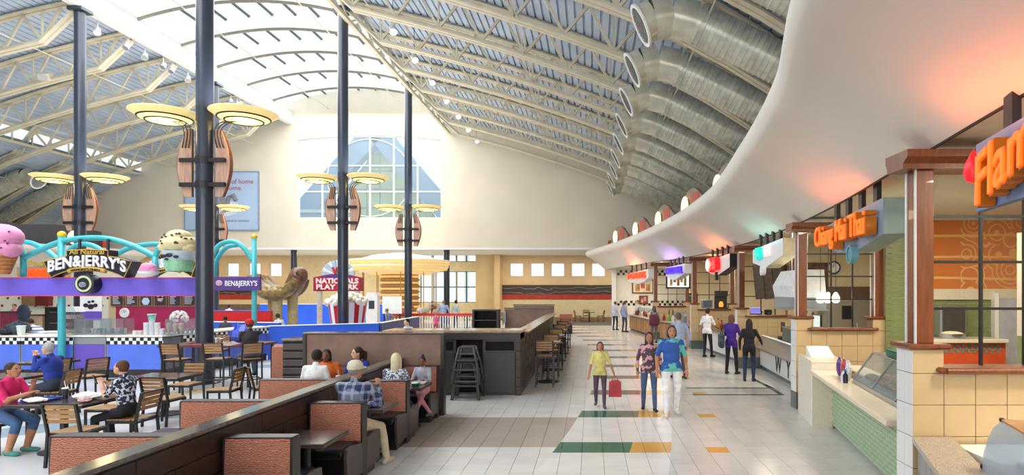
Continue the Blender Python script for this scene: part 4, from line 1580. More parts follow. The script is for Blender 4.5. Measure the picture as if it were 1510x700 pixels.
# ---- hanging signs
def sign(name, label, near, far, z0, z1, th, face, side, poly, hangers=4):
    n, f_ = Vector(near), Vector(far)
    d = (n - f_)
    Ls = d.length
    rz = math.atan2(d.y, d.x)          # local x: far -> near, local y: away from the corridor
    t = thing(name, label, 'sign', (f_.x, f_.y, 0), rz)
    pts = [(u * Ls, z0 + (z1 - z0) * v) for u, v in poly]
    G().prism(pts, 0.012, th, 'xz').obj('cabinet', side, t)
    G().prism(pts, 0.0, 0.012, 'xz').obj('face', face, t)
    for k in range(hangers):
        x = Ls * (.2 + .65 * k / max(1, hangers - 1))
        G().box(x - .07, x + .07, .04, .1, z1 - .08, ZI + .1).obj('hanger', DARKM, t)
    R = Matrix.Rotation(rz, 3, 'Z')
    return t, (lambda x, y, z: Vector((f_.x, f_.y, 0)) + R @ Vector((x, y, z))), R @ Vector((1, 0, 0)), Ls


SIGN_W = M('white_sign_face', '#e8ecf0', .4, var=.01)
SIGN_B = M('blue_grey_sign_face', '#8093a8', .45, var=.03)
SIGN_G = M('sage_grey_sign_side', '#8ea39a', .5, var=.03)
SIGN_N = M('slate_blue_sign_face', '#6f86ab', .5, var=.03)
ORN = M('orange_neon', '#ff5a1e', .4, var=0, emit='#ff4a10', estr=2.2)
ORS = M('amber_letter_side', '#b8690f', .45, var=.05, emit='#c85a08', estr=.05)
RED = M('red_neon', '#d8101c', .35, var=.1, emit='#ff1420', estr=.9)
PUR = M('purple_lit', '#4a2aa8', .35, var=0, emit='#4a26c0', estr=.9)
TEAL = M('teal_lit', '#12b5a6', .35, var=0, emit='#10b8a8', estr=.9)
HOT = M('white_hot_neon', '#fff0d0', .3, var=0, emit='#ffe0b0', estr=3.0)
OR2 = M('orange_lit', '#ff4a20', .35, var=0, emit='#ff3c14', estr=1.0)

t, W3, xd, Ls = sign('hanging_sign', 'blue grey hanging sign with a long row of orange channel letters', (3.62, 7.55), (3.93, 10.3), 2.9, 3.5, .3, SIGN_B, SIGN_G,
                     [(0, .35), (0, .85), (1, 1), (1, .25), (.62, 0), (.3, .05)])
letters('lettering_sides', 'Chiang Mai Thai', .44, .07, ORS, t, W3(Ls * .49, -.09, 3.21), xd, bold=.012, fit=Ls * .9)
letters('lettering', 'Chiang Mai Thai', .44, .008, ORN, t, W3(Ls * .49, -.175, 3.21), xd, bold=-.002, fit=Ls * .89)
G().lathe([(.13, 0), (.13, .1), (.1, .1), (.1, .085), (0, .085)], 24, TM[t.name].inverted() @ W3(Ls * .62, -.0, 2.86), (0, -1, 0)).obj('emblem', M('teal_emblem', '#5f97a6', .4), t, smooth=30)
t, W3, xd, Ls = sign('hanging_sign', 'slate blue sign board with slanting flame orange script letters', (2.55, 2.6), (3.05, 4.83), 2.97, 3.5, .06, SIGN_N, SIGN_N,
                     [(0, 0), (0, 1), (1, 1), (1, 0)], 2)
zup = (Vector((0, 0, 1)) + xd * -.22).normalized()
xsl = (xd + Vector((0, 0, .22))).normalized()
sk = lambda v: Vector((v.x + v.y * .25, v.y, v.z))
letters('lettering_sides', 'Flamers', .5, .05, ORS, t, W3(Ls * .13, -.06, 3.13), xsl, zup, align='LEFT', bold=.016, curve=sk)
letters('lettering', 'Flamers', .5, .008, ORN, t, W3(Ls * .13, -.12, 3.13), xsl, zup, align='LEFT', bold=.002, curve=sk)
G().lathe([(0, -.02), (.05, 0), (.07, .06), (.055, .14), (.02, .21), (0, .24)], 14, TM[t.name].inverted() @ W3(.12, -.06, 3.2)).obj('flame', RED, t, smooth=True)
t, W3, xd, Ls = sign('hanging_sign', 'white hanging sign with teal letters over the steel counter', (4.28, 13.6), (4.33, 16.3), 2.9, 3.52, .36, SIGN_W, M('cream_sign_side', '#efe0b8', .5),
                     [(0, .3), (0, .85), (1, 1), (1, .4), (.45, 0), (.3, .1)])
letters('lettering', 'SA', .4, .05, TEAL, t, W3(Ls * .3, -.05, 3.27), xd, bold=.012)
letters('lettering', 'GI', .36, .04, M('pink_white_lit', '#f4d6d4', .4, var=0, emit='#f4cccc', estr=.6), t, W3(Ls * .58, -.05, 3.29), xd, bold=.01)
G().lathe([(.0, 0), (.12, .0), (.12, .1), (0, .1)], 20, TM[t.name].inverted() @ W3(Ls * .45, 0.0, 2.84), (0, -1, 0)).obj('emblem', SIGN_W, t)
t, W3, xd, Ls = sign('hanging_sign', 'white hanging sign with glowing red letters and dark side', (4.32, 19.0), (4.18, 22.0), 2.85, 3.5, .32, SIGN_W, BLACK,
                     [(0, .3), (0, .8), (1, 1), (1, .35), (.5, 0), (.3, .08)])
letters('lettering', 'QHB', .52, .09, RED, t, W3(Ls * .46, -.1, 3.22), xd, bold=.03)
G().lathe([(0, 0), (.06, .12), (.06, .3), (0, .44)], 12, TM[t.name].inverted() @ W3(Ls * .34, -.22, 3.0)).obj('flame', HOT, t, smooth=True)
G().cbox(TM[t.name].inverted() @ W3(Ls * .5, -.02, 2.83), (.16, .1, .28), None, .02).obj('emblem', BLACK, t)
t, W3, xd, Ls = sign('hanging_sign', 'white hanging sign with purple block letters', (3.85, 24.95), (3.42, 27.8), 2.8, 3.45, .3, SIGN_W, SIGN_W,
                     [(0, .35), (0, .9), (1, 1), (1, .4), (.5, 0), (.2, .1)])
letters('lettering', 'TACO BELL', .4, .05, PUR, t, W3(Ls * .5, -.05, 3.2), xd, bold=.006, fit=Ls * .86)
t, W3, xd, Ls = sign('hanging_sign', 'white rounded hanging sign with orange red letters before the checkered wall', (2.82, 29.7), (2.1, 35.2), 2.72, 3.4, .3, SIGN_W, SIGN_W,
                     [(0, .35), (.02, .85), (.98, 1), (1, .4), (.8, .1), (.5, 0), (.12, .15)])
letters('lettering', 'POPEYES', .46, .05, OR2, t, W3(Ls * .5, -.05, 3.12), xd, bold=.006, fit=Ls * .8)
# neon tubes on the sign tops wash the soffit with colour
for (x, y, c, e) in ((2.75, 4.0, (1, .2, .05), 7), (3.45, 9.0, (1, .18, .05), 4), (4.0, 20.3, (1, .22, .06), 7), (3.3, 26.4, (.45, .25, 1), 7), (2.2, 32.4, (1, .22, .08), 11), (4.05, 15.0, (.3, 1, .9), 2)):
    l = area_light('neon_wash', (x, y, 3.52), .15, 2.2, e, c, (PI, .55, 0))

# ---- scalloped panels with globe lamps on top of the soffit
PAN_G = M('taupe_panel', '#8f8278', .5, var=.03)
PAN_R = M('red_panel', '#c0503c', .5, var=.05)
PAN_D = M('charcoal_panel', '#4b4a50', .5, var=.03)
GLOBE = M('warm_globe', '#ffe9c8', .3, var=.25, scale=5, emit='#ffcf94', estr=1.6)


def scallop(k, y0, y1, mir):
    X = (lambda x: -30 - x) if mir else (lambda x: x)
    a = Vector((X(lipx(y0) + 1.25), y0, 0))
    b_ = Vector((X(lipx(y1) + 1.25), y1, 0))
    d = a - b_
    Ls = d.length
    rz = math.atan2(d.y, d.x)
    lab = 'charcoal scalloped panel with a glowing globe above the pale soffit behind the kiosk' if mir else 'taupe scalloped panel with red band and glowing globe on top of the soffit'
    t = thing('scalloped_panel', lab, 'panel', (b_.x, b_.y, 5.02), rz, 'panels behind the kiosk' if mir else 'panels on top of the soffit')
    n = 14
    top = [(Ls * i / n, (1.05 + .2 * math.sin(PI * i / n)) if mir else (.45 + .75 * math.sin(PI * i / n))) for i in range(n + 1)]
    s = -1 if mir else 1
    G().prism([(0, 0)] + top + [(Ls, 0)], -.06, .06, 'xz').obj('panel', PAN_D if mir else PAN_G, t)
    yf = .075 * (1 if mir else -1)
    if not mir:
        G().box(Ls * .52, Ls * .8, min(0, yf), max(0, yf), .1, .95).obj('red_band', PAN_R, t)
    if not mir or k == 6:
        G().box(-.2, .05, -.2, .2, 0, .5).obj('end_block', PAN_R, t)
    gl = G().ell((Ls * .4, yf * 2.2, .55), (.3, .14, .42), 16, 10).obj('globe', GLOBE, t, smooth=True)
    G().lathe([(.34, -.02), (.34, .04), (.3, .04)], 20, (Ls * .4, yf, .55), (0, -1 if not mir else 1, 0)).obj('globe_rim', STEEL, gl)
    return t


edges = [7.5, 12.0, 16.5, 21, 25.5, 30, 34.5, 39]
for k in range(len(edges) - 1):
    scallop(k, edges[k] + .2, edges[k + 1] - .2, False)
for k in range(3, len(edges) - 1):
    scallop(k, edges[k], edges[k + 1] - .01, True)
# ================================================================== SEATING
def weave_mat(name, c0, c1):
    m = bpy.data.materials.new(name)
    m.use_nodes = True
    nt = m.node_tree
    b = nt.nodes['Principled BSDF']
    tc = nt.nodes.new('ShaderNodeTexCoord')
    wv = nt.nodes.new('ShaderNodeTexWave')
    wv.bands_direction = 'Z'
    wv.inputs['Scale'].default_value = 16
    wv.inputs['Distortion'].default_value = 7
    wv.inputs['Detail'].default_value = 1.5
    wv.inputs['Detail Scale'].default_value = 2.0
    nt.links.new(tc.outputs['Object'], wv.inputs['Vector'])
    c = nmix(nt, wv.outputs['Fac'], lin(c0), lin(c1))
    nt.links.new(c, b.inputs['Base Color'])
    b.inputs['Roughness'].default_value = .75
    return m


FABRIC = weave_mat('rust_woven_upholstery', '#8f4f3c', '#c48468')
VINYL = M('black_vinyl', '#16171b', .35, var=.05, bump=.1, bscale=60)
LAM = M('umber_laminate', '#4a3f3b', .4, var=.06)
LAM2 = M('dark_brown_edge', '#2c2422', .4, var=.05)
PLANK = M('dark_walnut_plank', '#36241d', .38, var=.18, scale=3, stretch=(1, 1.2, 9))
CAPST = M('polished_brown_stone', '#6e645c', .12, var=.12, scale=20)
TOPW = M('umber_table_top', '#4a3a36', .14, var=.08, scale=4)
TAUPE = M('taupe_partition_laminate', '#846656', .5, var=.10, scale=3)
TEAK = M('tan_teak_slat', '#a97e4f', .5, var=.14, scale=6, stretch=(.8, 6, 6))
FRM = M('black_powder_coat', '#1b1a1c', .4, var=.04)


def booth(label, x0, x1, y, both=True, near=True, endcap=1, group=None):
    """fixed bench: upholstered back with seats; local origin mid back"""
    t = thing('booth_bench', label, 'booth', ((x0 + x1) / 2, y, 0), 0, group)
    w = (x1 - x0)
    h = w / 2
    bk = G()
    bk.prism([(-.05, .45), (-.1, .5), (-.075, .945), (.075, .945), (.1, .5), (.05, .45)], -h + .022, h - .022, 'yz')
    b = bk.obj('backrest', FABRIC, t)
    G().cbox((0, 0, .953), (w, .15, .018), None, .006).obj('back_cap', LAM2, t)
    for s in ((-1, 1) if both else ((-1,) if near else (1,))):
        G().cbox((0, s * .33, .44), (w - .08, .48, .13), None, .035).obj('seat', VINYL, t, smooth=40)
        G().box(-h + .04, h - .04, min(s * .08, s * .5), max(s * .08, s * .5), .09, .375).obj('seat_base', VINYL, t)
        G().box(-h + .04, h - .04, min(s * .08, s * .46), max(s * .08, s * .46), 0, .09).obj('plinth', LAM2, t)
        if endcap:
            e = endcap * h
            prof = [(s * .07, .1), (s * .53, .1), (s * .57, .4), (s * .55, .5), (s * .4, .51), (s * .09, .47)]
            G().prism(prof, min(e, e - endcap * .035), max(e, e - endcap * .035), 'yz').obj('seat_end', LAM, t)
    G().box(-h, -h + .022, -.08, .08, 0, .945).obj('end_panel', LAM2, t)
    G().box(h - .022, h, -.08, .08, 0, .945).obj('end_panel', LAM2, t)
    return t


BX0, BX1 = -3.48, -2.82
for k, y in enumerate((5.85, 7.62, 9.45)):
    booth(('narrow rust upholstered aisle booth between two bare dark tables', 'narrow rust upholstered booth with the plaid shirted man seated behind it', 'narrow rust upholstered booth with the blonde woman seated behind it')[k], BX0, BX1, y, group='aisle booths')
booth('narrow rust booth seat holding the girl, set against the taupe partition', BX0, BX1, 11.32, both=False)
LX0, LX1 = -5.17, -3.73
for k, y in enumerate((5.9, 7.75, 9.58)):
    booth(('wide rust upholstered booth beside the slatted chair of the littered table', 'wide rust upholstered booth beside the chair of the floral bloused woman', 'wide rust upholstered booth with the person in white shirt seated behind it')[k], LX0, LX1, y, endcap=-1, group='dining side booths')
booth('wide rust booth seat under the taupe partition with two women', LX0, LX1, 11.32, both=False, endcap=-1)


def booth_table(label, x0, x1, y0, y1, group=None):
    t = thing('booth_table', label, 'table', ((x0 + x1) / 2, (y0 + y1) / 2, 0), 0, group)
    w, d = x1 - x0, y1 - y0
    G().cbox((0, 0, .725), (w, d, .035), None, .01).obj('table_top', TOPW, t)
    G().box(-w / 2 - .002, w / 2 + .002, -d / 2 - .002, d / 2 + .002, .70, .722).obj('edge_band', LAM, t)
    G().cyl((0, 0, .03), (0, 0, .7), .045, n=14).obj('pedestal', DARKM, t)
    G().cbox((0, 0, .02), (w * .6, d * .5, .04), None, .01).obj('foot', DARKM, t)
    return t


for k, (a, b_) in enumerate(((4.5, 5.2), (6.38, 7.05), (8.2, 8.87), (10.02, 10.72))):
    booth_table(('bare dark table in the aisle booth nearest the tiled floor brown band', 'bare dark table shining in the aisle booth before the plaid man', 'dark aisle booth table with blue wrapper before the plaid man', 'dark aisle booth table with cup and teal bowl beside the girl')[k] if k else 'bare dark table at the near end of the aisle booths', -3.46, -2.82 + .03, a, b_)
for k, (a, b_) in enumerate(((4.5, 5.25), (6.5, 7.15), (8.35, 9.0), (10.15, 10.8))):
    booth_table('dark table between wide rust booths on the dining side', -5.0, -3.75, a, b_, 'dining side booth tables')

dv = thing('divider_wall', 'long low divider of dark planks with polished stone cap between booths', 'divider', (-3.6, 2.0, 0))
G().box(-.085, .085, 0, 9.44, 0, 1.05).obj('core', BLACK, dv)
G().cbox((0, 4.72, 1.07), (.21, 9.46, .045), None, .01).obj('stone_cap', CAPST, dv)
pk = G().cbox((.0, .45, .1), (.022, .892, .192), None, .004).mesh('plank', PLANK)
for j in range(5):
    for i in range(11):
        y = i * .9 - (.45 if j % 2 else 0)
        if y < 0 or y + .9 > 9.46:
            continue
        link('plank', pk, dv, Matrix.Translation((.09, y, .04 + j * .2)))
        link('plank', pk, dv, Matrix.Translation((-.09, y, .04 + j * .2)))
pt = thing('booth_partition', 'taupe partition panel with dark frame closing the row of booths', 'partition', (-4.08, 11.55, 0))
G().box(-1.28, 1.27, -.06, .06, .12, 1.52).obj('panel', TAUPE, pt)
for s in (-1.3, 1.29):
    G().box(s - .03, s + .03, -.09, .09, 0, 1.53).obj('frame_post', LAM2, pt)
G().cbox((0, 0, 1.545), (2.66, .2, .035), None, .01).obj('cap', CAPST, pt)
G().box(-1.3, 1.3, -.075, .075, 0, .12).obj('plinth', LAM2, pt)

# ---- bar block with waste cabinets
SLATE = M('charcoal_laminate', '#3d3b37', .45, var=.05)
VOID = M('black_recess', '#0d0d0e', .7)
bar = thing('waste_station', 'dark station with pale stone top closing the end of the bar', 'counter', (-3.1, 13.65, 0))
G().box(-1.5, 1.5, .45, .75, 0, 1.4).obj('back_panel', VOID, bar)
G().box(1.42, 1.53, 0, .75, 0, 1.4).obj('end_pier', LAM2, bar)
G().box(-1.5, -1.42, 0, .75, 0, 1.4).obj('end_pier', LAM2, bar)
G().box(-1.5, 1.53, -.02, .75, 1.25, 1.4).obj('fascia', LAM2, bar)
G().cbox((.015, .36, 1.43), (3.12, .85, .06), None, .015).obj('stone_top', M('tan_polished_stone', '#a58d78', .15, var=.15, scale=25), bar)
for i in range(6):
    G().cbox((1.475, -.008, .1 + i * .2), (.1, .02, .19), None, .004).obj('plank', PLANK, bar)
wcs = []
for k, (xa, w) in enumerate(((-2.42, .76), (-3.78, .76))):
    t = thing('waste_cabinet', ('charcoal waste cabinet with black slot beside the plank pier', 'charcoal waste cabinet with black slot partly behind the taupe partition')[k], 'bin', (xa + w / 2, 13.7, 0))
    G().box(-w / 2, w / 2, 0, .4, 0, 1.0).obj('body', SLATE, t)
    G().box(-w / 2, w / 2, .0, .4, 1.2, 1.24).obj('top_rail', SLATE, t)
    for s in (-1, 1):
        G().box(s * w / 2 - (.06 if s > 0 else 0), s * w / 2 + (.06 if s < 0 else 0), 0, .4, 1.0, 1.2).obj('slot_jamb', SLATE, t)
    G().box(-w / 2 + .05, w / 2 - .05, .2, .38, 1.0, 1.2).obj('slot', VOID, t)
    G().cbox((0, -.012, .5), (w - .06, .02, .92), None, .008).obj('cabinet_door', SLATE, t)
HC = M('slate_plastic', '#4c484c', .5, var=.04)


def highchair(label, x, y, z, s=1.0):
    t = thing('high_chair', label, 'high chair', (x, y, z), 0)
    for sx in (-1, 1):
        for sy in (-1, 1):
            G().tube([(sx * .29 * s, sy * .27, 0), (sx * .235 * s, sy * .2, .42), (sx * .15 * s, sy * .15, .78)], [.035, .03, .028], 8).obj('leg', HC, t, smooth='all')
        for zz, k in ((.06, .28), (.3, .25), (.5, .215)):
            G().cyl((sx * k * s, -.24, zz), (sx * k * s, .24, zz), .02, n=8).obj('side_rail', HC, t)
    for zz, k, yy in ((.06, .28, .26), (.3, .25, .225), (.5, .215, .19), (.64, .185, .175), (.78, .155, .15)):
        for sy in (-1, 1):
            G().cyl((-k * s, sy * yy, zz), (k * s, sy * yy, zz), .022, n=8).obj('cross_rail', HC, t)
    G().cbox((0, 0, .5), (.36 * s, .34, .03), None, .01).obj('seat', HC, t)
    G().cbox((0, .15, .68), (.28 * s, .03, .18), None, .01).obj('backrest', HC, t)
    return t


highchair('grey plastic high chair standing before the black recess of the station', -2.68, 13.32, 0.0)
highchair('grey plastic high chair stacked on top of another before the recess', -2.68, 13.32, .34)

# ---- long bar wall with light ledge
bw = thing('bar_wall', 'long plank clad bar wall with pale polished ledge along the aisle', 'bar', (-1.68, 14.42, 0))
LB = 11.6
G().box(-.1, .1, 0, LB, 0, 1.34).obj('core', LAM2, bw)
G().cbox((.04, LB / 2, 1.36), (.36, LB, .045), None, .01).obj('stone_cap', M('tan_polished_stone'), bw)
for j in range(6):
    for i in range(12):
        y = i * .95 + (.4 if j % 2 else 0)
        if y + .95 > LB:
            continue
        G2 = link('plank', pk, bw, Matrix.Translation((.105, y, .06 + j * .2)))


# ---- slatted chairs
def make_chair(name, label, cat, seat=.45, top=.86, w=.44, group=None):
    t = thing(name, label, cat, (0, 0, 0), 0, group)
    h = w / 2
    for s in (-1, 1):
        G().bar((s * h, .2, 0), (s * h, .2, seat - .01), .03, .03, (0, 1, 0)).obj('leg', FRM, t)
        g = G().bar((s * h, -.24 if seat < .6 else -.23, 0), (s * h, -.2, seat), .03, .035, (0, 1, 0))
        g.bar((s * h, -.2, seat - .01), (s * h, -.29, top), .03, .035, (0, 1, 0))
        g.obj('leg', FRM, t)
        G().bar((s * h, -.2, seat - .02), (s * h, .215, seat - .02), .03, .035).obj('seat_rail', FRM, t)
        if seat > .6:
            G().bar((s * h, -.22, .28), (s * h, .2, .28), .02, .025).obj('foot_rail', FRM, t)
    for yy in (-.19, .2):
        G().bar((-h, yy, seat - .03), (h, yy, seat - .03), .03, .03).obj('seat_rail', FRM, t)
    if seat > .6:
        G().bar((-h, .2, .28), (h, .2, .28), .02, .025).obj('foot_rail', FRM, t)
        G().bar((-h, -.22, .28), (h, -.22, .28), .02, .025).obj('foot_rail', FRM, t)
    for k in range(5):
        G().cbox((0, -.16 + k * .09, seat + .006), (w - .03, .076, .018), None, .004).obj('seat_slat', TEAK, t)
    n = 4
    z0, z1 = seat + .13, top - .02
    dz = (z1 - z0) / n
    for k in range(n):
        z = z0 + (k + .5) * dz
        y = -.2 - .09 * (z - seat) / (top - seat) + .012
        G().cbox((0, y, z), (w - .03, .016, dz - .014), Matrix.Rotation(-.2, 3, 'X'), .003).obj('back_slat', TEAK, t)
    G().bar((-h, -.29, top - .008), (h, -.29, top - .008), .03, .02).obj('top_rail', FRM, t)
    return t


CH0 = make_chair('slatted_chair', 'teak slatted chair with black frame, its back to the booths at the paper littered table', 'chair')
CH0.location = (-7.0, 8.32, 0)
R90 = PI / 2
dup(CH0, (-6.82, 9.1, 0), R90, 'teak slatted chair on which the woman in the floral blouse sits')
dup(CH0, (-8.62, 8.9, 0), -R90, 'teak slatted chair on which the woman in pink sits')
dup(CH0, (-7.85, 9.95, 0), PI, 'empty teak slatted chair facing the paper littered table from behind')
dup(CH0, (-7.5, 10.75, 0), -.08, 'empty teak slatted chair tucked before the bare square table', )
dup(CH0, (-8.25, 12.45, 0), PI, 'empty teak slatted chair behind the bare square table')
dup(CH0, (-7.05, 11.75, 0), R90 + .1, 'empty teak slatted chair sideways to the column at the bare square table')
dup(CH0, (-10.05, 11.5, 0), R90 + .1, 'teak slatted chair on which the man in the blue jacket sits')
dup(CH0, (-11.15, 13.6, 0), 1.2, 'empty teak slatted chair turned before the purple kiosk panel')
dup(CH0, (-11.85, 13.4, 0), 1.35, 'empty teak slatted chair beside another before the blue kiosk panel')
dup(CH0, (-12.9, 12.9, 0), -1.2, 'empty teak slatted chair across the table from the man in blue')
dup(CH0, (-6.45, 12.05, 0), -.9, 'teak slatted chair beside the dark slatted cabinet at the partition')


def pedestal_table(label, x, y, w, d, z=.74, rz=0.0):
    t = thing('dining_table', label, 'table', (x, y, 0), rz)
    G().cbox((0, 0, z - .018), (w, d, .036), None, .01).obj('table_top', TOPW, t)
    G().box(-w / 2 - .002, w / 2 + .002, -d / 2 - .002, d / 2 + .002, z - .05, z - .02).obj('edge_band', LAM2, t)
    G().cyl((0, 0, .03), (0, 0, z - .05), .05, n=14).obj('pedestal', FRM, t)
    G().lathe([(.3, 0), (.3, .015), (.08, .035), (.06, .06)], 24).obj('foot', FRM, t, smooth=30)
    return t


pedestal_table('dark table littered with white wrappers and a dark cup', -7.72, 8.95, 1.15, .75)
pedestal_table('bare square dark table before the tall table at the column', -8.1, 11.6, 1.0, .75)
pedestal_table('dark table at which the man in the blue jacket sits', -11.0, 11.55, 1.0, .8)
pedestal_table('bare dark table before the blue kiosk counter', -12.4, 13.9, .9, .8)

# tall table built round the column
tt = thing('tall_table', 'long tall brown table built around the slate column', 'table', (-9.35, 15.3, 0))
hole = [(-.45 + .24 * math.cos(a * PI / 8), .2 + .24 * math.sin(a * PI / 8)) for a in range(16)]
g = G()
g.box(-1.1, -.72, -.6, .7, .98, 1.02).box(-.2, 1.15, -.6, .7, .98, 1.02).box(-.72, -.2, -.6, -.06, .98, 1.02).box(-.72, -.2, .46, .7, .98, 1.02)
g.obj('table_top', M('red_brown_table_top', '#6a4436', .2, var=.12, scale=4), tt)
for x in (-1.0, 1.05):
    for y in (-.5, .6):
        G().bar((x, y, 0), (x, y, .98), .05, .05, (0, 1, 0)).obj('leg', FRM, tt)
ST0 = make_chair('bar_stool', 'tall teak slatted stool at the tall table before the column', 'bar stool', .75, 1.14, .42)
ST0.location = (-9.62, 14.2, 0)
dup(ST0, (-8.02, 14.35, 0), .75, 'tall teak slatted stool on which the person in the red cap sits')
dup(ST0, (-8.75, 14.35, 0), .1, 'empty tall teak slatted stool under the blue bag side of the tall table')
dup(ST0, (-10.1, 16.5, 0), PI, 'tall teak slatted stool behind the tall table by the kiosk')

# stools and small tall tables along the bar wall
for k in range(5):
    y = 15.0 + 2.35 * k
    dup(ST0, (-1.12, y, 0), 0.0, 'tall teak slatted stool at a small tall table along the bar wall', 'bar wall stools')
    if k < 5:
        t = thing('tall_bar_table', 'small tall dark table with round foot beside the bar wall', 'table', (-1.1, y + .72, 0), 0, 'bar wall tables')
        G().cbox((0, 0, 1.03), (.62, .62, .035), None, .01).obj('table_top', M('tan_table_top', '#7d6a5c', .15, var=.1), t)
        G().cyl((0, 0, .03), (0, 0, 1.01), .04, n=12).obj('pedestal', FRM, t)
        G().lathe([(.3, 0), (.3, .02), (.07, .04), (.05, .06)], 24).obj('foot', FRM, t, smooth=30)
    dup(ST0, (-1.08, y + 1.42, 0), PI, 'tall teak slatted stool at a small tall table along the bar wall', 'bar wall stools')

# partitions and cabinet beyond the bar wall
for k, (xa, xb, y, h, lab) in enumerate(((-3.7, -1.62, 26.4, 1.58, 'taupe partition at the far end of the bar wall with steel edge'), (-3.9, -1.85, 31.0, 1.62, 'taupe partition standing beyond another at the end of the bar'))):
    t = thing('booth_partition', lab, 'partition', ((xa + xb) / 2, y, 0))
    w = (xb - xa) / 2
    G().box(-w, w, -.08, .08, .1, h - .04).obj('panel', TAUPE, t)
    G().cbox((0, 0, h), (2 * w + .06, .24, .05), None, .01).obj('cap', CAPST, t)
    G().box(-w, w, -.1, .1, 0, .1).obj('plinth', LAM2, t)
    G().cbox((-w - .02, -.1, 1.2), (.16, .1, .5), None, .02).obj('steel_edge', STEEL, t)
t = thing('tray_cabinet', 'open dark tray cabinet with shelves beyond the station', 'cabinet', (-4.35, 25.5, 0))
for s in (-.5, .5):
    G().box(s - .04, s + .04, -.3, .3, 0, 1.5).obj('side_panel', LAM2, t)
G().box(-.54, .54, -.32, .32, 1.5, 1.56).obj('top', LAM2, t)
G().box(-.5, .5, .25, .3, 0, 1.5).obj('back_panel', VOID, t)
for z in (.3, .7, 1.1):
    G().box(-.46, .46, -.28, .25, z, z + .03).obj('shelf', LAM, t)
t = thing('waste_cabinet', 'dark cabinet with horizontal slats left of the taupe partition', 'bin', (-5.95, 12.75, 0))
G().box(-.38, .38, -.2, .25, 0, 1.3).obj('body', VOID, t)
for k in range(7):
    G().cbox((0, -.215, .2 + k * .165), (.74, .03, .13), None, .008).obj('slat', LAM, t)
G().cbox((0, .02, 1.33), (.82, .5, .05), None, .01).obj('top', CAPST, t)
t = thing('booth_bench', 'short rust booth end beside the dark slatted cabinet', 'booth', (-6.55, 13.0, 0))
G().prism([(-.1, .3), (-.08, 1.15), (.08, 1.2), (.1, .3)], -.2, .2, 'yz').obj('backrest', FABRIC, t)
G().box(-.2, .2, -.1, .1, 0, .3).obj('base', LAM2, t)

# far corner chairs under the mural
fc0 = dup(CH0, (-.95, 45.6, 0), -1.35, 'slatted chair at the small table under the dark mural', 'chairs under the mural')
dup(CH0, (-.35, 46.5, 0), PI, 'slatted chair at the small table under the dark mural', 'chairs under the mural')
dup(CH0, (.75, 45.6, 0), 1.35, 'slatted chair at the small table under the dark mural', 'chairs under the mural')
pedestal_table('small table with chairs under the dark mural', -.1, 45.6, .8, .7)
t = thing('booth_bench', 'small dark bench end at the far end of the bar stools', 'booth', (-1.35, 33.5, 0))
G().prism([(-.1, .45), (-.1, 1.05), (.1, 1.05), (.1, .45)], -.35, .35, 'yz').obj('backrest', FABRIC, t)
G().box(-.35, .35, -.5, .1, 0, .45).obj('seat', VINYL, t)

# far tables and chairs by the windows
for k, (px_, d) in enumerate(((690, 40), (712, 39), (735, 41), (560, 42))):
    x = at(px_, 0, d).x
    dup(CH0, (x, d, 0), .6 * k, 'tan chair in the far seating by the tall windows', 'far chairs by the windows')
pedestal_table('pale table in the far seating by the tall windows', at(700, 0, 40.5).x - .1, 38.6, 1.3, .8)

# ---- things on the tables
PAPER = M('white_paper', '#eeeae4', .8, var=.03)


def crumple(name, label, loc, s, mat, cat='wrapper', group=None):
    rnd = random.Random(hash(label) % 999 + int(loc[0] * 100))
    g = G()
    g.ell((0, 0, s[2] * .5), (s[0] / 2, s[1] / 2, s[2] / 2), 12, 7)
    g.v = [(v[0] * (1 + rnd.uniform(-.2, .2)), v[1] * (1 + rnd.uniform(-.2, .2)), max(0, v[2] * (1 + rnd.uniform(-.3, .3)))) for v in g.v]
    o = g.obj(name, mat)
    o.location = loc
    return tag(o, label, cat, group)


def cup(label, loc, col, straw=True, r=.042, h=.14, lid='#e8e8e8'):
    t = thing('drink_cup', label, 'cup', loc)
    G().lathe([(r * .75, 0), (r, h)], 16).obj('cup_body', M('cup_' + col[1:], col, .35), t, smooth=30)
    G().lathe([(r * 1.08, h), (r * 1.08, h + .012), (r * .8, h + .02), (0, h + .02)], 16).obj('lid', M('cup_' + lid[1:], lid, .3), t)
    if straw:
        G().cyl((.01, 0, h + .01), (.0, -.02, h + .12), .005, n=6).obj('straw', WHITE, t)
    return t


def tray(label, loc, w, d, col, rz=0.0):
    t = thing('food_tray', label, 'tray', loc, rz)
    G().cbox((0, 0, .008), (w, d, .014), None, .004).obj('tray_base', M('tray_' + col[1:], col, .4), t)
    for s in (-1, 1):
        G().box(-w / 2, w / 2, s * d / 2 - .008, s * d / 2 + .008, .01, .03).obj('rim', M('tray_' + col[1:]), t)
        G().box(s * w / 2 - .008, s * w / 2 + .008, -d / 2, d / 2, .01, .03).obj('rim', M('tray_' + col[1:]), t)
    return t


cup('dark paper cup with straw on the wrapper littered table', (-7.85, 9.12, .742), '#3a2f38')
crumple('food_wrapper', 'large crumpled white wrapper heap on the littered table', (-7.45, 9.05, .742), (.42, .3, .09), PAPER)
crumple('food_wrapper', 'small crumpled white wrapper before the woman in pink', (-8.0, 8.8, .742), (.3, .24, .06), PAPER)
tray('blue tray with paper before the woman in pink', (-8.05, 8.95, .742), .36, .28, '#3a4f9a')
crumple('food_wrapper', 'crumpled wrapper with red print beside the woman in floral blouse', (-7.3, 8.8, .742), (.18, .15, .07), M('pink_paper', '#e0b8b4', .8, var=.2, scale=20))
crumple('blue_bag', 'bright blue plastic carrier bag on the tall table', (-8.75, 15.35, 1.021), (.62, .45, .45), M('blue_plastic_film', '#4a63d6', .3, var=.2, scale=6), 'bag')
tray('pink tray on the tall table beside the column', (-9.55, 14.85, 1.021), .4, .3, '#b0566a')
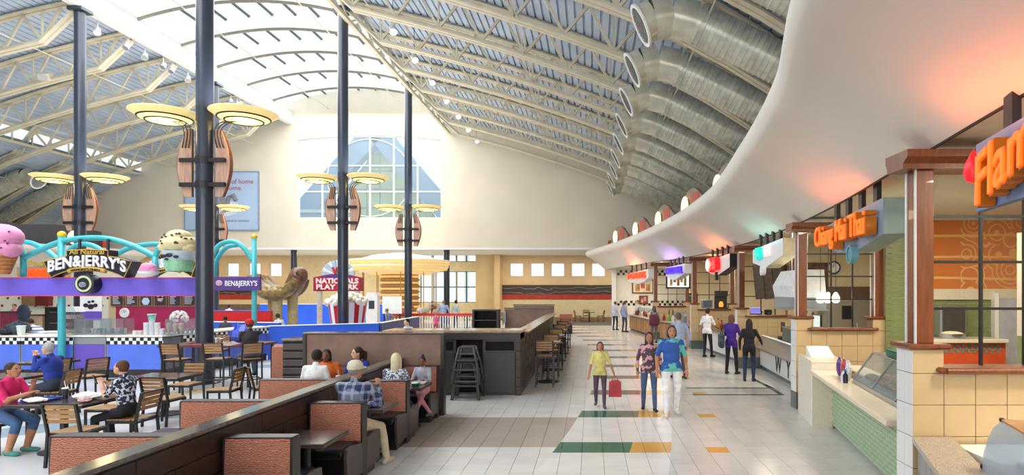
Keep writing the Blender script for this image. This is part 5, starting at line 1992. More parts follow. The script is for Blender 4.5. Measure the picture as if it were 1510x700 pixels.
cup('clear cup on the tall table beside the blue bag', (-9.25, 15.1, 1.021), '#c9ccd0', False)
cup('orange cup on the tall table beside the blue bag', (-9.05, 14.95, 1.021), '#c07a5a', False)
crumple('food_wrapper', 'blue and white wrapper before the plaid shirted man', (-3.0, 8.45, .744), (.2, .16, .07), M('blue_white_paper', '#7f8cc0', .7, var=.4, scale=15))
cup('pale pink cup with straw on the table beside the girl', (-3.22, 10.35, .744), '#e2cfd2')
t = thing('food_bowl', 'teal plastic bowl of food on the girl\'s table', 'bowl', (-2.98, 10.3, .744))
G().lathe([(.06, 0), (.1, .05), (.105, .05), (.09, .03), (.05, .012)], 18).obj('bowl_body', M('teal_plastic', '#2f8f86', .4), t, smooth=30)
G().ell((0, 0, .035), (.08, .08, .02)).obj('food', M('pale_food', '#e6e0c8', .8), t)
tray('white plate with food before the girl', (-2.98, 10.52, .744), .26, .2, '#dcdad4')
cup('white cup on the dining side booth table before the women', (-4.3, 10.4, .744), '#e0dcd6')
# ================================================================== ICE CREAM KIOSK
BLUEP = M('cobalt_panel', '#5576e0', .35, var=.05, scale=1.5)
PURP = M('violet_panel', '#6a4fb8', .35, var=.05, scale=1.5)
FASC = M('violet_fascia', '#6f5ccf', .45, var=.04, scale=1.5)
PINK = M('magenta_trim', '#d8466e', .45, var=.03)
MAG = M('magenta_wall', '#a81f52', .5, var=.06)
AQUA = M('aqua_tube', '#45b3bd', .35, var=.03)
YEL = M('yellow_ball', '#e6c02c', .35, var=.04)
NAVY = M('navy_sign', '#1d1d2c', .4, var=.05)
GOLD = M('gold_print', '#c8a040', .4, var=.05)
LTW = M('letter_white', '#f4f4fa', .4, var=.0)


def checker_mat(name, a, b_, size):
    m = bpy.data.materials.new(name)
    m.use_nodes = True
    nt = m.node_tree
    b = nt.nodes['Principled BSDF']
    tc = nt.nodes.new('ShaderNodeTexCoord')
    mp = nt.nodes.new('ShaderNodeMapping')
    mp.inputs['Location'].default_value = (.003, .003, .003)
    nt.links.new(tc.outputs['Object'], mp.inputs[0])
    ck = nt.nodes.new('ShaderNodeTexChecker')
    ck.inputs['Scale'].default_value = 1 / size
    ck.inputs[1].default_value = lin(a)
    ck.inputs[2].default_value = lin(b_)
    nt.links.new(mp.outputs[0], ck.inputs[0])
    nt.links.new(ck.outputs[0], b.inputs['Base Color'])
    b.inputs['Roughness'].default_value = .3
    return m


CHK = checker_mat('black_white_checks', '#f0f0ec', '#1c1c1e', .1)
KY = 16.4


def kx(px_, d=KY):
    return at(px_, 0, d).x


def counter_unit(label, x0, x1, y, panel, checks=True, rz=0.0, h=1.12):
    t = thing('kiosk_counter', label, 'counter', (x0, y, 0), rz)
    w = x1 - x0
    G().box(0, w, 0, .7, .22, h - .05).obj('carcass', M('grey_carcass', '#6f6f78', .5), t)
    G().box(0, w, .06, .7, 0, .22).obj('toe_kick', M('dark_grey_base', '#3a3a3e', .5), t)
    G().cbox((w / 2, -.012, .565), (w - .05, .024, .67), None, .006).obj('front_panel', panel, t)
    for x in (0.012, w - .012):
        G().box(x - .012, x + .012, -.02, .0, .22, .91).obj('edge_strip', STEEL, t)
    o = G().box(0, w, -.022, 0, .905, h - .04).obj('checker_band' if checks else 'steel_band', CHK if checks else STEEL, t)
    G().cbox((w / 2, .33, h), (w + .02, .78, .05), None, .012).obj('countertop', M('pale_stone_top', '#e8e4d8', .3), t)
    return t


counter_unit('low cobalt kiosk counter with grey bag on top', -18.2, kx(31), KY, BLUEP, True)
counter_unit('cobalt kiosk counter with checkered band beside the violet panel unit', kx(32), kx(109), KY, BLUEP)
counter_unit('violet fronted kiosk counter with steel band', kx(110), kx(157), KY, PURP, False)
counter_unit('cobalt kiosk counter with checkered band at the corner near the slate column', kx(158), kx(241), KY, BLUEP)
LAV = M('lavender_blue_panel', '#5468c8', .35, var=.05)
counter_unit('blue side counter of the kiosk running back from the corner', 0, 3.6, 0, LAV)
o = [c for c in bpy.data.objects if c.get('label') == 'blue side counter of the kiosk running back from the corner'][0]
o.location = (kx(243), KY + .74, 0)
o.rotation_euler = (0, 0, math.radians(82))
t = thing('kiosk_counter', 'long white service ledge inside the kiosk by the aqua pole', 'counter', (-16.75, 18.3, 0))
G().box(0, 1.2, 0, .6, 0, 1.05).obj('carcass', W_WHITE, t)
G().cbox((.6, .3, 1.08), (1.26, .66, .05), None, .012).obj('countertop', WHITE, t)

# back wall of the kiosk with menu boards
wb = thing('kiosk_back_wall', 'magenta kiosk wall with row of framed chalk menus above', 'wall unit', (kx(160, 19.6), 19.6, 0))
Wd = kx(296, 19.6) - kx(160, 19.6)
G().box(0, Wd, 0, .12, 0, 2.5).obj('panel', W_SAND, wb)
G().box(.25, Wd, -.02, 0, 1.0, 1.83).obj('magenta_panel', MAG, wb)
BRW = M('brown_frame', '#8a6a4c', .5, var=.1)
CHALK = M('chalkboard', '#3a3236', .6, var=.05)
for k in range(6):
    x = .1 + k * .46
    fr_ = G().box(x, x + .43, -.05, 0, 1.85, 2.36).obj('menu_frame', BRW, wb)
    b_ = G().box(x + .05, x + .39, -.06, -.05, 1.88, 2.33).obj('menu_sheet', CHALK, fr_)
    rnd = random.Random(k)
    if k in (2, 3):
        G().lathe([(.0, 0), (.13, 0), (.13, .004), (0, .004)], 6, (x + .22, -.06, 2.0 if k == 2 else 2.22), (0, -1, 0)).obj('printed_shape', M('pale_blue_print', '#c9d4e8', .5), fr_)
        G().lathe([(.0, 0), (.1, 0), (.1, .004), (0, .004)], 5, (x + .22, -.06, 2.25 if k == 2 else 2.08), (0, -1, 0)).obj('printed_shape', M('pink_print', '#e0a8a8', .5), fr_)
    else:
        for j in range(9):
            w = rnd.uniform(.12, .27)
            G().box(x + .08, x + .08 + w, -.064, -.06, 1.92 + j * .044, 1.935 + j * .044).obj('text_line', LTW, fr_)
t = thing('banner_stand', 'tall ice cream banner with cow print and violet foot', 'banner', (at(134, 0, 18.4).x, 18.4, 0))
G().box(-.33, .33, 0, .03, 1.45, 2.35).obj('sheet', PAPER, t)
G().box(-.33, .33, -.008, 0, 1.45, 1.72).obj('violet_band', PURP, t)
for k, (x, z, r) in enumerate(((-.15, 1.9, .08), (.0, 1.86, .1), (.14, 1.9, .07), (-.05, 2.0, .05), (.06, 2.02, .05))):
    G().ell((x, -.006, z), (r, .006, r * .8), 12, 6).obj('printed_cow_patch', NAVY, t)
G().box(-.02, .02, 0.03, .06, 0, 1.45).obj('stand', DARKM, t)
G().box(-.3, .3, -.1, .15, 0, .03).obj('foot', DARKM, t)
t = thing('kiosk_post', 'broad dark post standing behind the cow banner', 'column', (at(124, 0, 18.9).x, 18.9, 0))
G().cbox((0, 0, 1.6), (.34, .3, 3.2), None, .01).obj('shaft', NAVY, t)
G().box(-.22, .22, -.2, .2, 0, .12).obj('base', NAVY, t)

# fascia
fa = thing('kiosk_fascia', 'long violet kiosk fascia with magenta edges and round badge', 'fascia', (kx(-60, 16.0), 16.0, 2.2))
FL = kx(298, 16.0) - kx(-60, 16.0)
G().box(0, FL, 0, .1, 0.02, .47).obj('band', FASC, fa)
for z in (0, .47):
    G().box(0, FL, -.015, .11, z, z + .025).obj('edge_trim', PINK, fa)
bx_ = kx(123, 15.7) - kx(-60, 16.0)
bd = G().lathe([(.25, 0), (.25, .28), (.21, .3), (.0, .3)], 28, (bx_, 0, .32), (0, -1, 0)).obj('badge', NAVY, fa, smooth=30)
G().lathe([(.21, 0), (.21, .012), (.16, .012), (.16, .004), (0, .004)], 28, (bx_, -.295, .32), (0, -1, 0)).obj('badge_ring', M('pale_green_ring', '#c8d0a0', .4), bd)
G().ell((bx_ - .02, -.31, .3), (.1, .008, .07), 12, 6).obj('badge_print', M('badge_grey', '#8d8894', .5, var=.3, scale=20), bd)
G().box(0, .25, .25, 3.8, 0.02, .47).obj('side_band', FASC, fa)
# aqua poles and arches
def tube_px(pts, d, r, nm, par, mat=AQUA, n=16):
    P = [at(x, y, d) for x, y in pts]
    ptc = [crom([tuple(p) for p in P], i / (n * (len(P) - 1))) for i in range(n * (len(P) - 1) + 1)] if len(P) > 2 else [tuple(p) for p in P]
    return G().tube(ptc, r, 12).obj(nm, mat, par, smooth='all', world=True)


ar = thing('arched_pipework', 'bent aqua pipe arches with yellow knobs crowning the kiosk', 'pipework', (kx(91, 16.1), 16.1, 0))
D1 = 16.2
tube_px([(91, 553), (91, 349)], D1, .085, 'pole', ar)
G().ell(at(91, 346, D1), .1, 14, 9).obj('knob', YEL, ar, smooth=True, world=True)
tube_px([(35, 408), (35, 380)], D1, .075, 'stub', ar)
tube_px([(35, 380), (60, 368), (91, 356), (125, 351), (160, 352), (195, 362), (228, 378)], D1, .075, 'arch', ar)
tube_px([(35, 380), (29, 362), (22, 350), (8, 345), (-20, 352)], D1, .07, 'arch', ar)
tube_px([(229, 408), (229, 378)], D1, .075, 'stub', ar)
tube_px([(229, 378), (236, 364), (250, 356), (275, 354), (296, 362)], D1, .07, 'arch', ar)
D2 = 18.6
tube_px([(25, 356), (45, 358), (65, 367), (82, 380), (90, 392)], D2, .075, 'rear_arch', ar)
tube_px([(99, 372), (112, 362), (128, 360), (145, 366), (160, 380)], D2, .075, 'rear_arch', ar)
tube_px([(170, 376), (190, 366), (220, 360), (255, 361)], D2, .075, 'rear_arch', ar)
a2 = thing('arched_pipework', 'aqua pole with yellow knob and double arch over the small violet sign', 'pipework', (at(375, 0, 21).x, 21, 0))
tube_px([(375, 529), (375, 352)], 21, .085, 'pole', a2)
G().ell(at(375, 349, 21), .1, 14, 9).obj('knob', YEL, a2, smooth=True, world=True)
tube_px([(312, 408), (313, 380), (324, 361), (344, 356), (360, 366), (372, 383)], 21.05, .08, 'arch', a2)
tube_px([(316, 410), (319, 386), (332, 366), (350, 361)], 21.4, .075, 'arch', a2)
sb = at(316, 428, 20.9)
se = at(384, 408, 20.9)
t = thing('hanging_sign', 'small plum sign board with white letters on the aqua pole', 'sign', (sb.x, 20.85, sb.z))
G().box(0, se.x - sb.x, 0, .12, 0, se.z - sb.z).obj('board', M('plum_board', '#5a4590', .45, var=.08), t)
letters('lettering', "BEN&JERRY'S", .25, .01, LTW, t, (sb.x + .6 * (se.x - sb.x), 20.84, (sb.z + se.z) / 2), (1, 0, 0), bold=.003, fit=1.1)
G().ell((.2, -.01, .25), (.12, .02, .1), 12, 6).obj('pink_scoop', M('pale_pink_print', '#d9a8c8', .5), t)

# big arched sign
def bj_sign(label, c, rz, accent):
    t = thing('arched_sign', label, 'sign', c, rz)
    n = 12
    us = [-1 + 2 * i / n for i in range(n + 1)]
    def outline(k):
        top = [(1.18 * u * k, .27 * k - .19 * u * u) for u in us]
        tab = []
        for i, p in enumerate(top):
            tab.append(p)
        b_ = [(.98 * u * k, -.09 - (k - 1) * .6 - .25 * u * u) for u in reversed(us)]
        L_ = [p for p in tab if p[0] < -.55]
        R_ = [p for p in tab if p[0] > .55]
        yt = .27 * k - .19 * .22
        return L_ + [(-.55 * k, yt), (-.55 * k, yt + .15), (0, yt + .18 * k), (.55 * k, yt + .15), (.55 * k, yt)] + R_ + b_
    G().prism(outline(1.0), -.02, .3, 'xz').obj('board', NAVY, t)
    G().tube([(x * .97, -.025, z * .97 - .002) for x, z in outline(1.0)] + [(outline(1.0)[0][0] * .97, -.025, outline(1.0)[0][1] * .97)], .012, 5).obj('gold_line', accent, t)
    arc = lambda off: (lambda v: Vector((v.x, v.y + off - .185 * (v.x / 1.08) ** 2, v.z)))
    letters('lettering', "BEN&JERRY'S", .40, .02, LTW, t, (0, -.04, .085), (1, 0, 0), world=False, bold=.009, curve=arc(0), spacing=1.06, fit=2.02)
    letters('lettering', 'All Natural', .18, .012, GOLD, t, (0, -.035, .325), (1, 0, 0), world=False, bold=.002, fit=.9)
    pts = [(.48 * u, -.025, -.11 - .06 * u * u) for u in us]
    G().tube(pts, .06, 8).obj('cartouche', accent, t, smooth='all')
    letters('lettering', "VERMONT'S FINEST", .09, .006, NAVY, t, (0, -.09, -.125), (1, 0, 0), world=False, curve=lambda v: Vector((v.x, v.y - .06 * (v.x / .48) ** 2, v.z)))
    return t


bj_sign("arched navy sign with gold line and big white letters on the violet fascia", at(130, 390, 15.85), 0, GOLD)
bj_sign("arched navy sign with yellow border half hidden by the ice cream cup", at(250, 392, 18.4), -.35, YEL)
for px_, d in ((113, 15.98), (155, 15.98)):
    a_ = at(px_, 372, d)
    G().cyl((a_.x, d + .1, a_.z), (a_.x, d + .1, at(px_, 352, d).z), .035, n=8).obj('sign_bracket', NAVY, ar, world=True)
# ice cream cup sign
WAF = M('waffle_cone', '#a5693a', .6, var=.15, scale=9)
c = at(264, 400, 15.75)
t = thing('ice_cream_sign', 'giant tub of cookie dough ice cream with painted cows on the fascia', 'sign', c)
G().lathe([(.26, 0), (.37, .5), (.38, .52), (.0, .52)], 24).obj('tub', M('tub_sky_blue', '#cfe0ee', .4, var=.06), t, smooth=30)
G().lathe([(.265, .0), (.335, .28), (.345, .28), (.285, 0)], 24).obj('painted_hill', M('tub_green', '#8fc7a4', .5, var=.15, scale=4), t)
for k, (a_, z, s) in enumerate(((-2.0, .38, .08), (-1.55, .4, .09), (-1.15, .36, .07), (-1.8, .3, .05))):
    r = .28 + .2 * z
    G().ell((r * 1.08 * math.cos(a_), r * 1.08 * math.sin(a_), z), (s, .03, s * .6), 10, 6).obj('painted_cow', NAVY, t)
sc = G().ell((0, 0, .72), (.46, .38, .24), 18, 10).ell((0, 0, .86), (.32, .3, .22), 16, 9).ell((-.28, -.05, .62), (.2, .2, .14), 12, 8).ell((.28, -.05, .62), (.2, .2, .14), 12, 8).obj('scoop', M('cookie_dough', '#e2d2a4', .6, var=.06, scale=8), t, smooth=True)
rnd = random.Random(3)
for k in range(16):
    a_, h_ = rnd.uniform(PI * 1.1, PI * 1.9), rnd.uniform(-.1, .9)
    G().ell((.44 * math.cos(a_) * math.sqrt(1 - h_ * h_ * .8), .38 * math.sin(a_) * math.sqrt(1 - h_ * h_ * .8), .72 + .3 * h_), (.035, .02, .025), 8, 5).obj('chocolate_chip', M('chip_brown', '#4a3a22', .6), sc)
c = at(2, 404, 15.75)
t = thing('ice_cream_sign', 'giant waffle cone with pink scoops at the end of the fascia', 'sign', c)
G().lathe([(.17, 0), (.34, .52), (.0, .52)], 16).obj('cone', WAF, t, smooth=30)
sc = G().ell((0, 0, .95), (.5, .4, .35), 18, 10).ell((-.2, -.02, .65), (.3, .3, .24), 16, 9).ell((.2, -.02, .65), (.28, .3, .24), 16, 9).obj('scoop', M('pink_ice_cream', '#d98ab4', .5, var=.06, scale=6), t, smooth=True)
for k in range(9):
    a_ = rnd.uniform(PI * 1.15, PI * 1.85)
    G().ell((.46 * math.cos(a_), .36 * math.sin(a_) - .02, .6 + .06 * k), (.03, .02, .025), 8, 5).obj('cherry_piece', M('cherry_dark', '#6a2a4a', .5), sc)
for k in range(5):
    z = .08 + k * .1
    r = .172 + .33 * z
    G().tube([(r * math.cos(a * PI / 8), r * math.sin(a * PI / 8), z) for a in range(17)], .012, 5, cap=False).obj('cone_ridge', M('waffle_ridge', '#c98a4c', .6), t)
c = at(219, 408, 15.75)
t = thing('ice_cream_sign', 'pink scoop in a small dish standing on the fascia', 'sign', c)
G().lathe([(.08, 0), (.22, .08), (.24, .14), (0, .14)], 18).obj('dish', WHITE, t, smooth=30)
G().ell((0, 0, .22), (.2, .16, .15)).ell((-.1, 0, .17), (.12, .12, .09)).ell((.1, 0, .17), (.12, .12, .09)).obj('scoop', M('pink_ice_cream'), t, smooth=True)

# equipment on the kiosk counters
def topz(px_, d, x=None):
    return (at(px_, 0, d).x, d, 1.146)


CLR = glass_mat('acrylic', '#eef2f4', .9, .08)
t = thing('topping_dispenser', 'clear tower dispenser of toppings with white lid on the kiosk counter', 'dispenser', topz(108, 16.7))
G().box(-.2, .2, -.15, .15, 0, .62).obj('acrylic_case', CLR, t)
for k in range(3):
    G().box(-.18, .18, -.13, .13, .03 + k * .2, .14 + k * .2).obj('toppings', M('topping_%d' % k, ('#b89a88', '#7a5a5a', '#c8a89a')[k], .8, var=.3, scale=30), t)
G().prism([(-.22, .62), (.22, .62), (.14, .76), (-.14, .76)], -.16, .16, 'xz').obj('lid', WHITE, t)
for k, (px_, w, lab) in enumerate(((138, .75, 'glass case of cups on the violet fronted counter'), (172, .62, 'clear sneeze guard with price tags on the kiosk counter'), (272, .8, 'clear topping guard on the kiosk corner'))):
    t = thing('glass_case', lab, 'display case', (at(px_, 0, 16.7).x, 16.72, 1.146))
    G().box(-w / 2, w / 2, -.2, -.19, 0, .42).obj('glass_front', CLR, t)
    G().box(-w / 2, w / 2, -.2, .22, .42, .435).obj('glass_top', CLR, t)
    for s in (-1, 1):
        G().box(s * w / 2 - .01, s * w / 2, -.2, .22, 0, .42).obj('glass_side', CLR, t)
    G().box(-w / 2 + .04, w / 2 - .04, -.1, .2, 0, .03).obj('tray', STEEL, t)
    for j in range(6):
        G().lathe([(.03, .03), (.045, .17), (0, .17)], 10, (-w / 2 + .1 + j * (w - .2) / 5, .02, 0)).obj('cup', M('pot_%d' % (j % 3), ('#9aa0a8', '#5a6070', '#c8c4bc')[j % 3], .4), t, smooth=30)
for k, (px_, dz, col, lab) in enumerate(((216, 0, '#e8e8ee', 'stack of white paper cups on the kiosk counter'), (224, 0, '#dfe4ec', 'tall stack of white tubs on the kiosk counter'), (232, 0, '#e8e6e6', 'stack of white lids on the kiosk counter'), (207, 0, '#d8d4ce', 'small tan topped jar beside the cup stacks'), (200, 0, '#e4e4e8', 'short white tub beside the tan topped jar'), (239, 0, '#e0e0e8', 'short white tub stack before the kiosk corner guard'))):
    t = thing('cup_stack', lab, 'cups', (at(px_, 0, 16.62).x, 16.62, 1.146))
    n = (6, 7, 6, 2, 2, 3)[k]
    for j in range(n):
        G().lathe([(.06, j * .055), (.075, j * .055 + .05), (.078, j * .055 + .055), (.0, j * .055 + .055)], 14).obj('cup', M('tub_' + col[1:], col, .5), t, smooth=30)
t = thing('paper_tub', 'large tub with teal label on top of the white tub stack', 'tub', (at(224, 0, 16.62).x, 16.62, 1.146 + 7 * .055 + .001))
G().lathe([(.08, 0), (.1, .15), (.105, .16), (0, .16)], 16).obj('tub_body', M('tub_label_teal', '#8fc4c8', .4, var=.3, scale=10), t, smooth=30)
G().lathe([(.108, .16), (.108, .18), (0, .18)], 16).obj('lid', WHITE, t)
t = thing('waffle_cones', 'three upright waffle cones in a holder behind the tall stool', 'cones', (at(258, 0, 16.66).x, 16.66, 1.146))
G().box(-.25, .25, -.08, .08, 0, .03).obj('holder', STEEL, t)
for k in range(3):
    G().lathe([(.02, .03), (.055, .2), (.06, .28), (.03, .32), (0, .32)], 12, (-.17 + .17 * k, 0, 0)).obj('cone', M('pale_waffle', '#cdb08a', .6, var=.12, scale=20), t, smooth=30)
t = thing('cup_tree', 'round cluster of small white sample cups on the kiosk counter', 'cups', (at(264, 0, 17.0).x, 17.0, 1.146))
rnd = random.Random(5)
G().cyl((0, 0, 0), (0, 0, .3), .03, n=8).obj('stem', STEEL, t)
for k in range(26):
    a_, e_ = k * 2.4, -.3 + 1.6 * k / 26
    v = Vector((math.cos(a_) * math.cos(e_), math.sin(a_) * math.cos(e_), math.sin(e_)))
    G().lathe([(.03, 0), (.045, .07), (.0, .05)], 8, Vector((0, 0, .42)) + v * .16, v).obj('cup', WHITE, t)
t = thing('wall_clock', 'round white clock hanging on the magenta kiosk wall', 'clock', (at(182, 0, 19.5).x, 19.57, at(0, 461, 19.5).z))
G().lathe([(.155, 0), (.155, .04), (.13, .045), (.13, .03), (0, .03)], 24, (0, 0, 0), (0, -1, 0)).obj('case', WHITE, t, smooth=30)
G().lathe([(.12, .03), (.12, .034), (0, .034)], 24, (0, 0, 0), (0, -1, 0)).obj('dial', M('dial_mint', '#dfeae4', .5), t)
G().bar((0, -.04, 0), (.05, -.04, .06), .01, .006).obj('hand', BLACK, t)
G().bar((0, -.04, 0), (-.02, -.04, .09), .008, .006).obj('hand', BLACK, t)
crumple('shoulder_bag', 'dark grey duffel bag with white tag on the low kiosk counter', (kx(16), 16.62, 1.146), (.6, .4, .32), M('dark_slate_cloth', '#39414d', .7, var=.3, scale=8), 'bag')
crumple('shoulder_bag', 'black soft bag lying under the grey duffel on the kiosk counter', (kx(2), 16.2 + .35, 1.146), (.6, .4, .2), M('black_cloth', '#191b22', .7, var=.2), 'bag')
cup('white cup with green print on the low kiosk counter', (kx(27), 16.48, 1.146), '#dfe6e0', False, .1, .24)

# ================================================================== PLAY AREA
BLUEW = M('royal_blue_barrier', '#2a60e0', .4, var=.04, scale=1)
BLUED = M('navy_barrier', '#4a5184', .45, var=.05, scale=1)
def barrier(label, a, b_, h, mat, th=.18, cap=WHITE):
    a, b_ = Vector((a[0], a[1], 0)), Vector((b_[0], b_[1], 0))
    d = b_ - a
    t = thing('play_barrier', label, 'barrier', a, math.atan2(d.y, d.x))
    L_ = d.length
    G().box(0, L_, -th / 2, th / 2, 0, h - .03).obj('panel', mat, t)
    G().cbox((L_ / 2, 0, h - .012), (L_, th + .02, .025), None, .005).obj('cap', cap, t)
    return t


barrier('long royal blue play area barrier behind the taupe partition', (-11.0, 20.8), (-7.9, 22.7), 1.15, BLUEW)
barrier('navy play area barrier slanting behind the station', (-7.85, 22.8), (-8.0, 28.2), 1.15, BLUED)
barrier('royal blue rear barrier beside the popcorn tub', (-17.2, 31.8), (-10.4, 31.8), 1.65, BLUEW)
barrier('bright red barrier beside the aqua pole', (-15.4, 24.3), (-12.7, 24.3), 1.55, M('signal_red_barrier', '#d8261f', .4, var=.04), cap=BLUEW)
barrier('royal blue side barrier below the red one', (-15.4, 23.0), (-11.2, 22.0), 1.2, BLUEW)

# baseball glove on posts
LEA = M('tan_glove_leather', '#8d7440', .4, var=.3, scale=4)
LEA2 = M('brown_glove_leather', '#6f4a32', .35, var=.25, scale=4)
GD = 25.2
t = thing('giant_glove', 'giant sculpted baseball glove on thick tan posts', 'sculpture', (at(415, 0, GD).x, GD, 0))
def gl(pts, r, dy, mat, nm):
    P = [at(x, y, GD) + Vector((0, dy, 0)) for x, y in pts]
    n = 10
    cs = [crom([tuple(p) for p in P], i / (n * (len(P) - 1))) for i in range(n * (len(P) - 1) + 1)]
    rr = [r * (0.55 + .45 * math.sin(PI * min(1, .15 + .85 * i / (len(cs) - 1)))) for i in range(len(cs))]
    return G().tube(cs, rr, 12).obj(nm, mat, t, smooth='all', world=True)


for k, dy in enumerate((-.45, -.2, .1, .4)):
    gl([(381, 406 + k), (388, 420), (402, 431), (420, 432), (436, 424), (444, 410)], .30, dy, LEA if k % 2 == 0 else LEA2, 'glove_finger')
gl([(432, 428), (441, 414), (446, 404), (449, 416)], .36, -.25, LEA2, 'glove_thumb')
g = G()
for k in range(9):
    p = at(398 + k * 4, 421 + (k % 2) * 5, GD)
    g.ell(p + Vector((0, -.72, -.05)), (.06, .03, .05), 8, 6)
g.obj('webbing', M('pale_lace', '#c0a868', .5), t, world=True)
for x, dy in ((399, .2), (414, -.3), (428, .2)):
    p = at(x, 440, GD)
    G().cyl((p.x, GD + dy, 0), (p.x, GD + dy, at(0, 434, GD).z), .2, n=18).obj('post', M('sand_post', '#b8a878', .5, var=.08), t, smooth=30, world=True)

# play park sign
PD = 26.4
a_, b_ = at(462, 429, PD), at(533, 409, PD)
w = b_.x - a_.x
t = thing('play_sign', 'red arched sign with two lines of white letters below a blue sunburst', 'sign', (a_.x, PD, 0))
H0, H1 = a_.z, b_.z
n = 12
arch = [(w * i / n, H1 + .16 * math.sin(PI * i / n)) for i in range(n + 1)]
RB = M('sign_red', '#c01f30', .45, var=.03)
G().prism([(0, H0)] + arch + [(w, H0)], 0, .25, 'xz').obj('frame', M('sign_maroon', '#9a2f58', .45), t)
G().prism([(.06, H1 - .1)] + [(w * .03 + x * .94, z - .05) for x, z in arch] + [(w - .06, H1 - .1)], -.02, 0, 'xz').obj('blue_arch', M('sign_blue', '#38429a', .45), t)
G().box(.06, w - .06, -.025, 0, H0 + .04, H1 - .0).obj('red_field', RB, t)
letters('lettering', 'NATIONALS', .3, .012, LTW, t, (a_.x + w / 2, PD - .035, H0 + .43), (1, 0, 0), bold=.01, fit=w * .88)
letters('lettering', 'PLAY PARK', .3, .012, LTW, t, (a_.x + w / 2, PD - .035, H0 + .17), (1, 0, 0), bold=.01, fit=w * .88)
for k in range(11):
    a0, a1 = PI * k / 11, PI * (k + 1) / 11
    c0 = (w / 2, H1 + .1)
    R1 = .66
    G().prism([c0, (c0[0] + R1 * 1.1 * math.cos(a0 + .03), c0[1] + R1 * math.sin(a0 + .03)), (c0[0] + R1 * 1.1 * math.cos(a1 - .03), c0[1] + R1 * math.sin(a1 - .03))], .05, .15, 'xz').obj('sun_ray', M('ray_%d' % (k % 2), ('#a9c8e6', '#dfeaf4')[k % 2], .5), t)
letters('lettering', 'W', .4, .02, RB, t, (a_.x + w / 2, PD - .03, H1 + .28), (1, 0, 0), bold=.02)
for x in (.22, w - .22):
    G().cyl((x, .12, 0), (x, .12, H0), .11, n=14).obj('post', M('pale_post', '#e0d8cc', .5), t, smooth=30)
# popcorn tub
CD = 25.5
t = thing('popcorn_tub', 'giant red and white striped popcorn tub behind the slate column', 'play sculpture', (at(513, 0, CD).x, CD, 0))
RS = M('stripe_red', '#c8202c', .4, var=.04)
n = 22
prof = [(.52, 0), (.78, 1.85)]
for k in range(n):
    a0, a1 = 2 * PI * k / n, 2 * PI * (k + 1) / n
    v = [(r * math.cos(a), r * math.sin(a), z) for r, z in prof for a in (a0, a1)]
    v2 = [(x * .93, y * .93, z) for x, y, z in v]
    G().add(v + v2, [(0, 1, 3, 2), (4, 6, 7, 5), (0, 2, 6, 4), (1, 5, 7, 3), (2, 3, 7, 6), (0, 4, 5, 1)]).obj('stripe', RS if k % 2 else LTW, t)
g = G()
rnd = random.Random(9)
for k in range(70):
    a_, r = rnd.uniform(0, 2 * PI), .8 * math.sqrt(rnd.random())
    g.ell((r * math.cos(a_), r * math.sin(a_), 1.83 + .34 * (1 - (r / .8) ** 2) + rnd.uniform(-.03, .05)), rnd.uniform(.09, .15), 8, 6)
o = g.obj('popcorn', M('popcorn_white', '#f2eedc', .7, var=.05, scale=10), t, smooth=True)
o['kind'] = 'stuff'
# white information panel and ride machine
t = thing('notice_board', 'white notice board on legs before the carousel', 'board', (at(578, 0, 31.5).x, 31.5, 0))
G().box(-.5, .5, 0, .04, 1.15, 2.05).obj('board', WHITE, t)
for s in (-.4, .4):
    G().box(s - .03, s + .03, .0, .05, 0, 1.15).obj('leg', DARKM, t)
t = thing('ticket_machine', 'white ticket machine with small screen beside the popcorn tub', 'machine', (at(550, 0, 30).x, 30, 0))
G().box(-.28, .28, -.2, .2, 0, 2.1).obj('body', WHITE, t)
G().box(-.14, .14, -.21, -.2, 1.45, 1.85).obj('screen', M('dark_screen', '#39454a', .3), t)
G().prism([(-.28, 2.1), (.28, 2.1), (.2, 2.25), (-.2, 2.25)], -.2, .2, 'xz').obj('hood', WHITE, t)

# carousel
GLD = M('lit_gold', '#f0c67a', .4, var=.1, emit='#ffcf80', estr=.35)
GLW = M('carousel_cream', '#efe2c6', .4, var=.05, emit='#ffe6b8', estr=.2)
KX_, KYc = at(590, 0, 37).x, 37.0
t = thing('carousel', 'round carousel with gold lit stacked rings and slatted drum', 'carousel', (KX_, KYc, 0))
G().lathe([(3.0, 0), (3.0, .22), (0, .22)], 48).obj('platform', M('carousel_floor', '#b08a68', .5), t)
for k, (r, z, h, m_) in enumerate(((2.95, 4.05, .12, GLW), (2.9, 3.88, .14, GLD), (2.86, 3.72, .13, GLW), (2.78, 3.58, .12, GLD), (2.3, 3.42, .12, GLW), (1.8, 3.3, .1, GLD))):
    G().lathe([(r - .5, z), (r, z), (r + .03, z + h / 2), (r, z + h), (r - .5, z + h)], 48).obj('ring', m_, t, smooth=30)
G().lathe([(2.5, 4.17), (1.6, 4.45), (.3, 4.62), (0, 4.62)], 36).obj('canopy', GLW, t, smooth=30)
for k in range(16):
    G().lathe([(1.1, .4 + k * .18), (1.16, .42 + k * .18), (1.16, .52 + k * .18), (1.1, .54 + k * .18)], 36).obj('drum_slat', GLD if k % 2 else M('drum_tan', '#c8a068', .5), t, smooth=30)
G().cyl((0, 0, .2), (0, 0, 3.4), 1.08, n=32).obj('drum', M('drum_dark', '#9a7850', .5), t, smooth=30)
